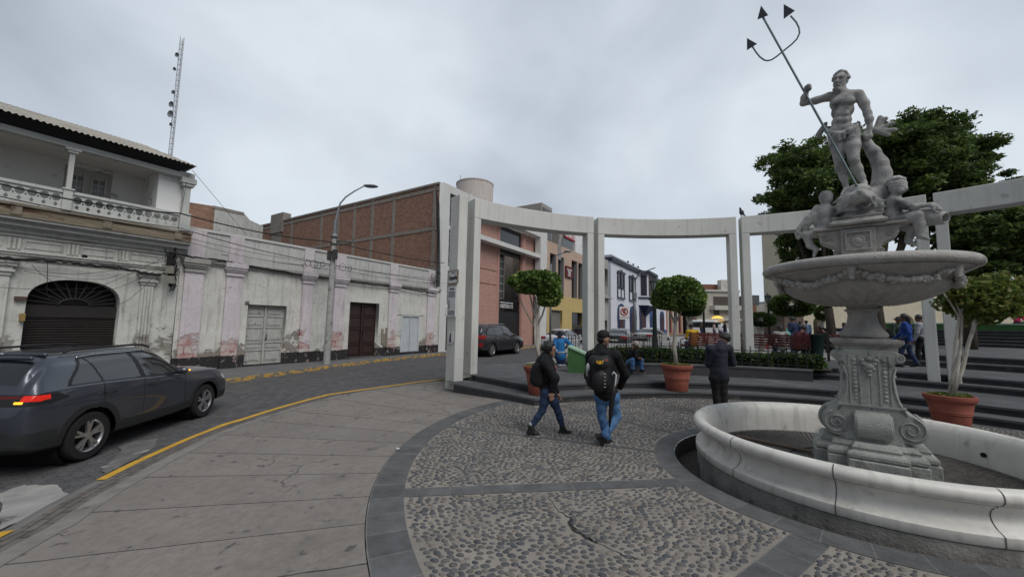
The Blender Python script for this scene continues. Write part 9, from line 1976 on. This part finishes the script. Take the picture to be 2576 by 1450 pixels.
# sedans
KSED = [(-2.27, .38, .60, .66, .55, .52, .4), (-2.25, .33, .78, .88, .72, .68, .5), (-2.18, .28, .90, .98, .80, .76, .56), (-2.0, .25, .95, 1.02, .84, .79, .6), (-1.75, .24, .955, 1.06, .86, .80, .6), (-1.5, .23, .955, 1.17, .865, .805, .56), (-1.15, .22, .95, 1.34, .868, .81, .54), (-.75, .21, .945, 1.43, .87, .815, .54),
    (-.3, .2, .94, 1.455, .87, .815, .54), (.15, .2, .93, 1.43, .87, .815, .54), (.6, .2, .92, 1.28, .87, .81, .58), (.95, .21, .91, 1.09, .868, .80, .64), (1.2, .22, .90, .99, .865, .78, .62), (1.6, .23, .86, .93, .85, .74, .58), (1.95, .25, .79, .85, .81, .69, .52), (2.15, .28, .68, .73, .74, .6, .45), (2.23, .34, .55, .58, .62, .5, .4)]
winsD = dict(all=[(-1.75, .97), (-1.35, 1.22), (-.8, 1.37), (.1, 1.38), (.5, 1.24), (1.0, .93), (.9, .9), (-.5, .93)], panes=[[(-1.5, 1.0), (-1.2, 1.2), (-.98, 1.27), (-.9, .985)], [(-.84, .985), (-.9, 1.29), (-.7, 1.345), (-.12, 1.36), (-.02, .975)], [(.06, .97), (-.02, 1.36), (.12, 1.34), (.44, 1.2), (.86, .96)]])
ltD = [([(-2.3, .78), (-2.3, .95), (-1.98, .96), (-1.95, .84), (-2.1, .78)], .4, 2, 5), ([(1.75, .70), (1.7, .80), (2.0, .78), (2.15, .62), (2.0, .62)], .4, 2, 6)]
def sedan(label, p, yaw, paint, name='parked_car', group='cars parked beyond the garden'):
  t, b_, V = car(label, p, yaw, paint, KSED, winsD, (-1.72, -1.05, 1.05, 1.36, .52), (-1.35, 1.28), .315, .37, 1.74, ltD, [(-.93, .3, .95), (.02, .3, .94), (.98, .32, .9)], res=(150, 48), name=name, group=group, wind=(.3, 1.05, .98, 1.38, .55), spokes=6)
  handle(t, -.75, .83, .87, CHR); mirror(t, .72, .98, .81, paint); mb = MB(); mb.box(-2.3, -2.262, -.26, .26, .62, .74); mb.build('number_plate', MATS['plate_pale'], t); return t
WHT = mat('white_paint', (.6, .61, .62), (.56, .57, .58), scale=.8, rough=.25, coat=.5); BKP = mat('black_paint', (.012, .013, .015), (.01, .011, .013), scale=.8, rough=.2, coat=.7); SIL = mat('silver_paint', (.42, .42, .41), (.38, .38, .37), scale=.8, rough=.3, metal=.5, coat=.5)
sy = math.atan2(DV[1], DV[0])
def atn(u, v, n): s, z = FS(u, v, n); p = SN(s, n); return p[0], p[1], s
x_, y_, s_ = atn(1418, 860, -11.6); sedan('white saloon car parked behind the street sweeper', (x_, y_, 0), sy+.05, WHT)
x_, y_, s_ = atn(1452, 845, -13.2); t3, b3_, V3 = car('dark sport utility car half hidden behind the white saloon', (x_+2.5*DV[0], y_+2.5*DV[1], 0), sy, BKP, KSUV, winsS, (-2.12, -1.78, 1.18, 1.56, .60), (-1.345, 1.345), .363, .43, 1.85, ltS, [(-1.03, .42, 1.1), (-.06, .36, 1.08)], res=(130, 48), cladding=.15, name='parked_car', group='cars parked beyond the garden', wind=(.45, 1.18, 1.12, 1.62, .6))
P = AT(1562, 850, 27.5); sedan('black saloon car parked in front of the white and blue building', (P[0], P[1], .12), sy+.1, BKP)
P = AT(1640, 840, 31.5); sedan('silver saloon car parked right of the black saloon', (P[0], P[1], .18), sy-.15, SIL)
KV = [(-2.3, .4, .8, .9, .7, .7, .6), (-2.28, .32, 1.1, 1.6, .8, .8, .68), (-2.2, .3, 1.15, 2.0, .84, .83, .7), (-1.8, .28, 1.15, 2.1, .86, .84, .7), (-.5, .28, 1.15, 2.12, .86, .84, .7), (.8, .28, 1.12, 2.08, .86, .84, .7), (1.4, .28, 1.1, 1.8, .86, .83, .7), (1.9, .3, 1.05, 1.25, .85, .8, .68), (2.2, .34, .9, 1.0, .8, .72, .6), (2.28, .42, .7, .75, .68, .6, .5)]
P = AT(1781, 840, 48.); car('small white van parked beyond the first red bench', (P[0], P[1], .5), sy-1.3, WHT, KV, dict(all=[(-2, 1.25), (-1.9, 1.9), (1.1, 1.9), (1.7, 1.2)], panes=[[(-1.9, 1.3), (-1.8, 1.85), (-.7, 1.85), (-.7, 1.3)], [(-.6, 1.3), (-.6, 1.85), (1.0, 1.8), (1.5, 1.3)]]), (-2.29, -2.1, 1.3, 1.9, .6), (-1.4, 1.4), .33, .38, 1.72, ltD, [(.1, .4, 1.1)], res=(90, 40), name='parked_van', wind=(1.1, 1.95, 1.25, 1.9, .65))
# ================================================================== SMALL LITTER
for u, v, z, lb in [(1000, 1131, 0, 'small white paper scrap beside the dark stone band'), (1645, 1002, 0, 'white paper scrap at the foot of the steps behind the tall person'), (1660, 957, .31, 'tiny white scrap on the terrace left of the middle pot'), (1292, 973, 0, 'tiny white scrap on the concrete near the first step')]:
  P = T(u, v) if z == 0 else G(u, v, z); r = random.Random(u); pts = [(r.uniform(.6, 1)*.035*math.cos(a), r.uniform(.5, 1)*.03*math.sin(a), r.uniform(.004, .02)) for a in np.linspace(0, 5.6, 7)]
  mb = MB(); mb.add(pts+[(x*.9, y*.9, .001) for x, y, z_ in pts], [tuple(range(7))]+[(i, (i+1) % 7, 7+(i+1) % 7, 7+i) for i in range(7)]); o = mb.build('paper_scrap', plain('paper_white', (.6, .6, .6))); o.location = P+np.array([0, 0, .012]); tag(o, lb, 'litter', 'paper scraps on the ground')
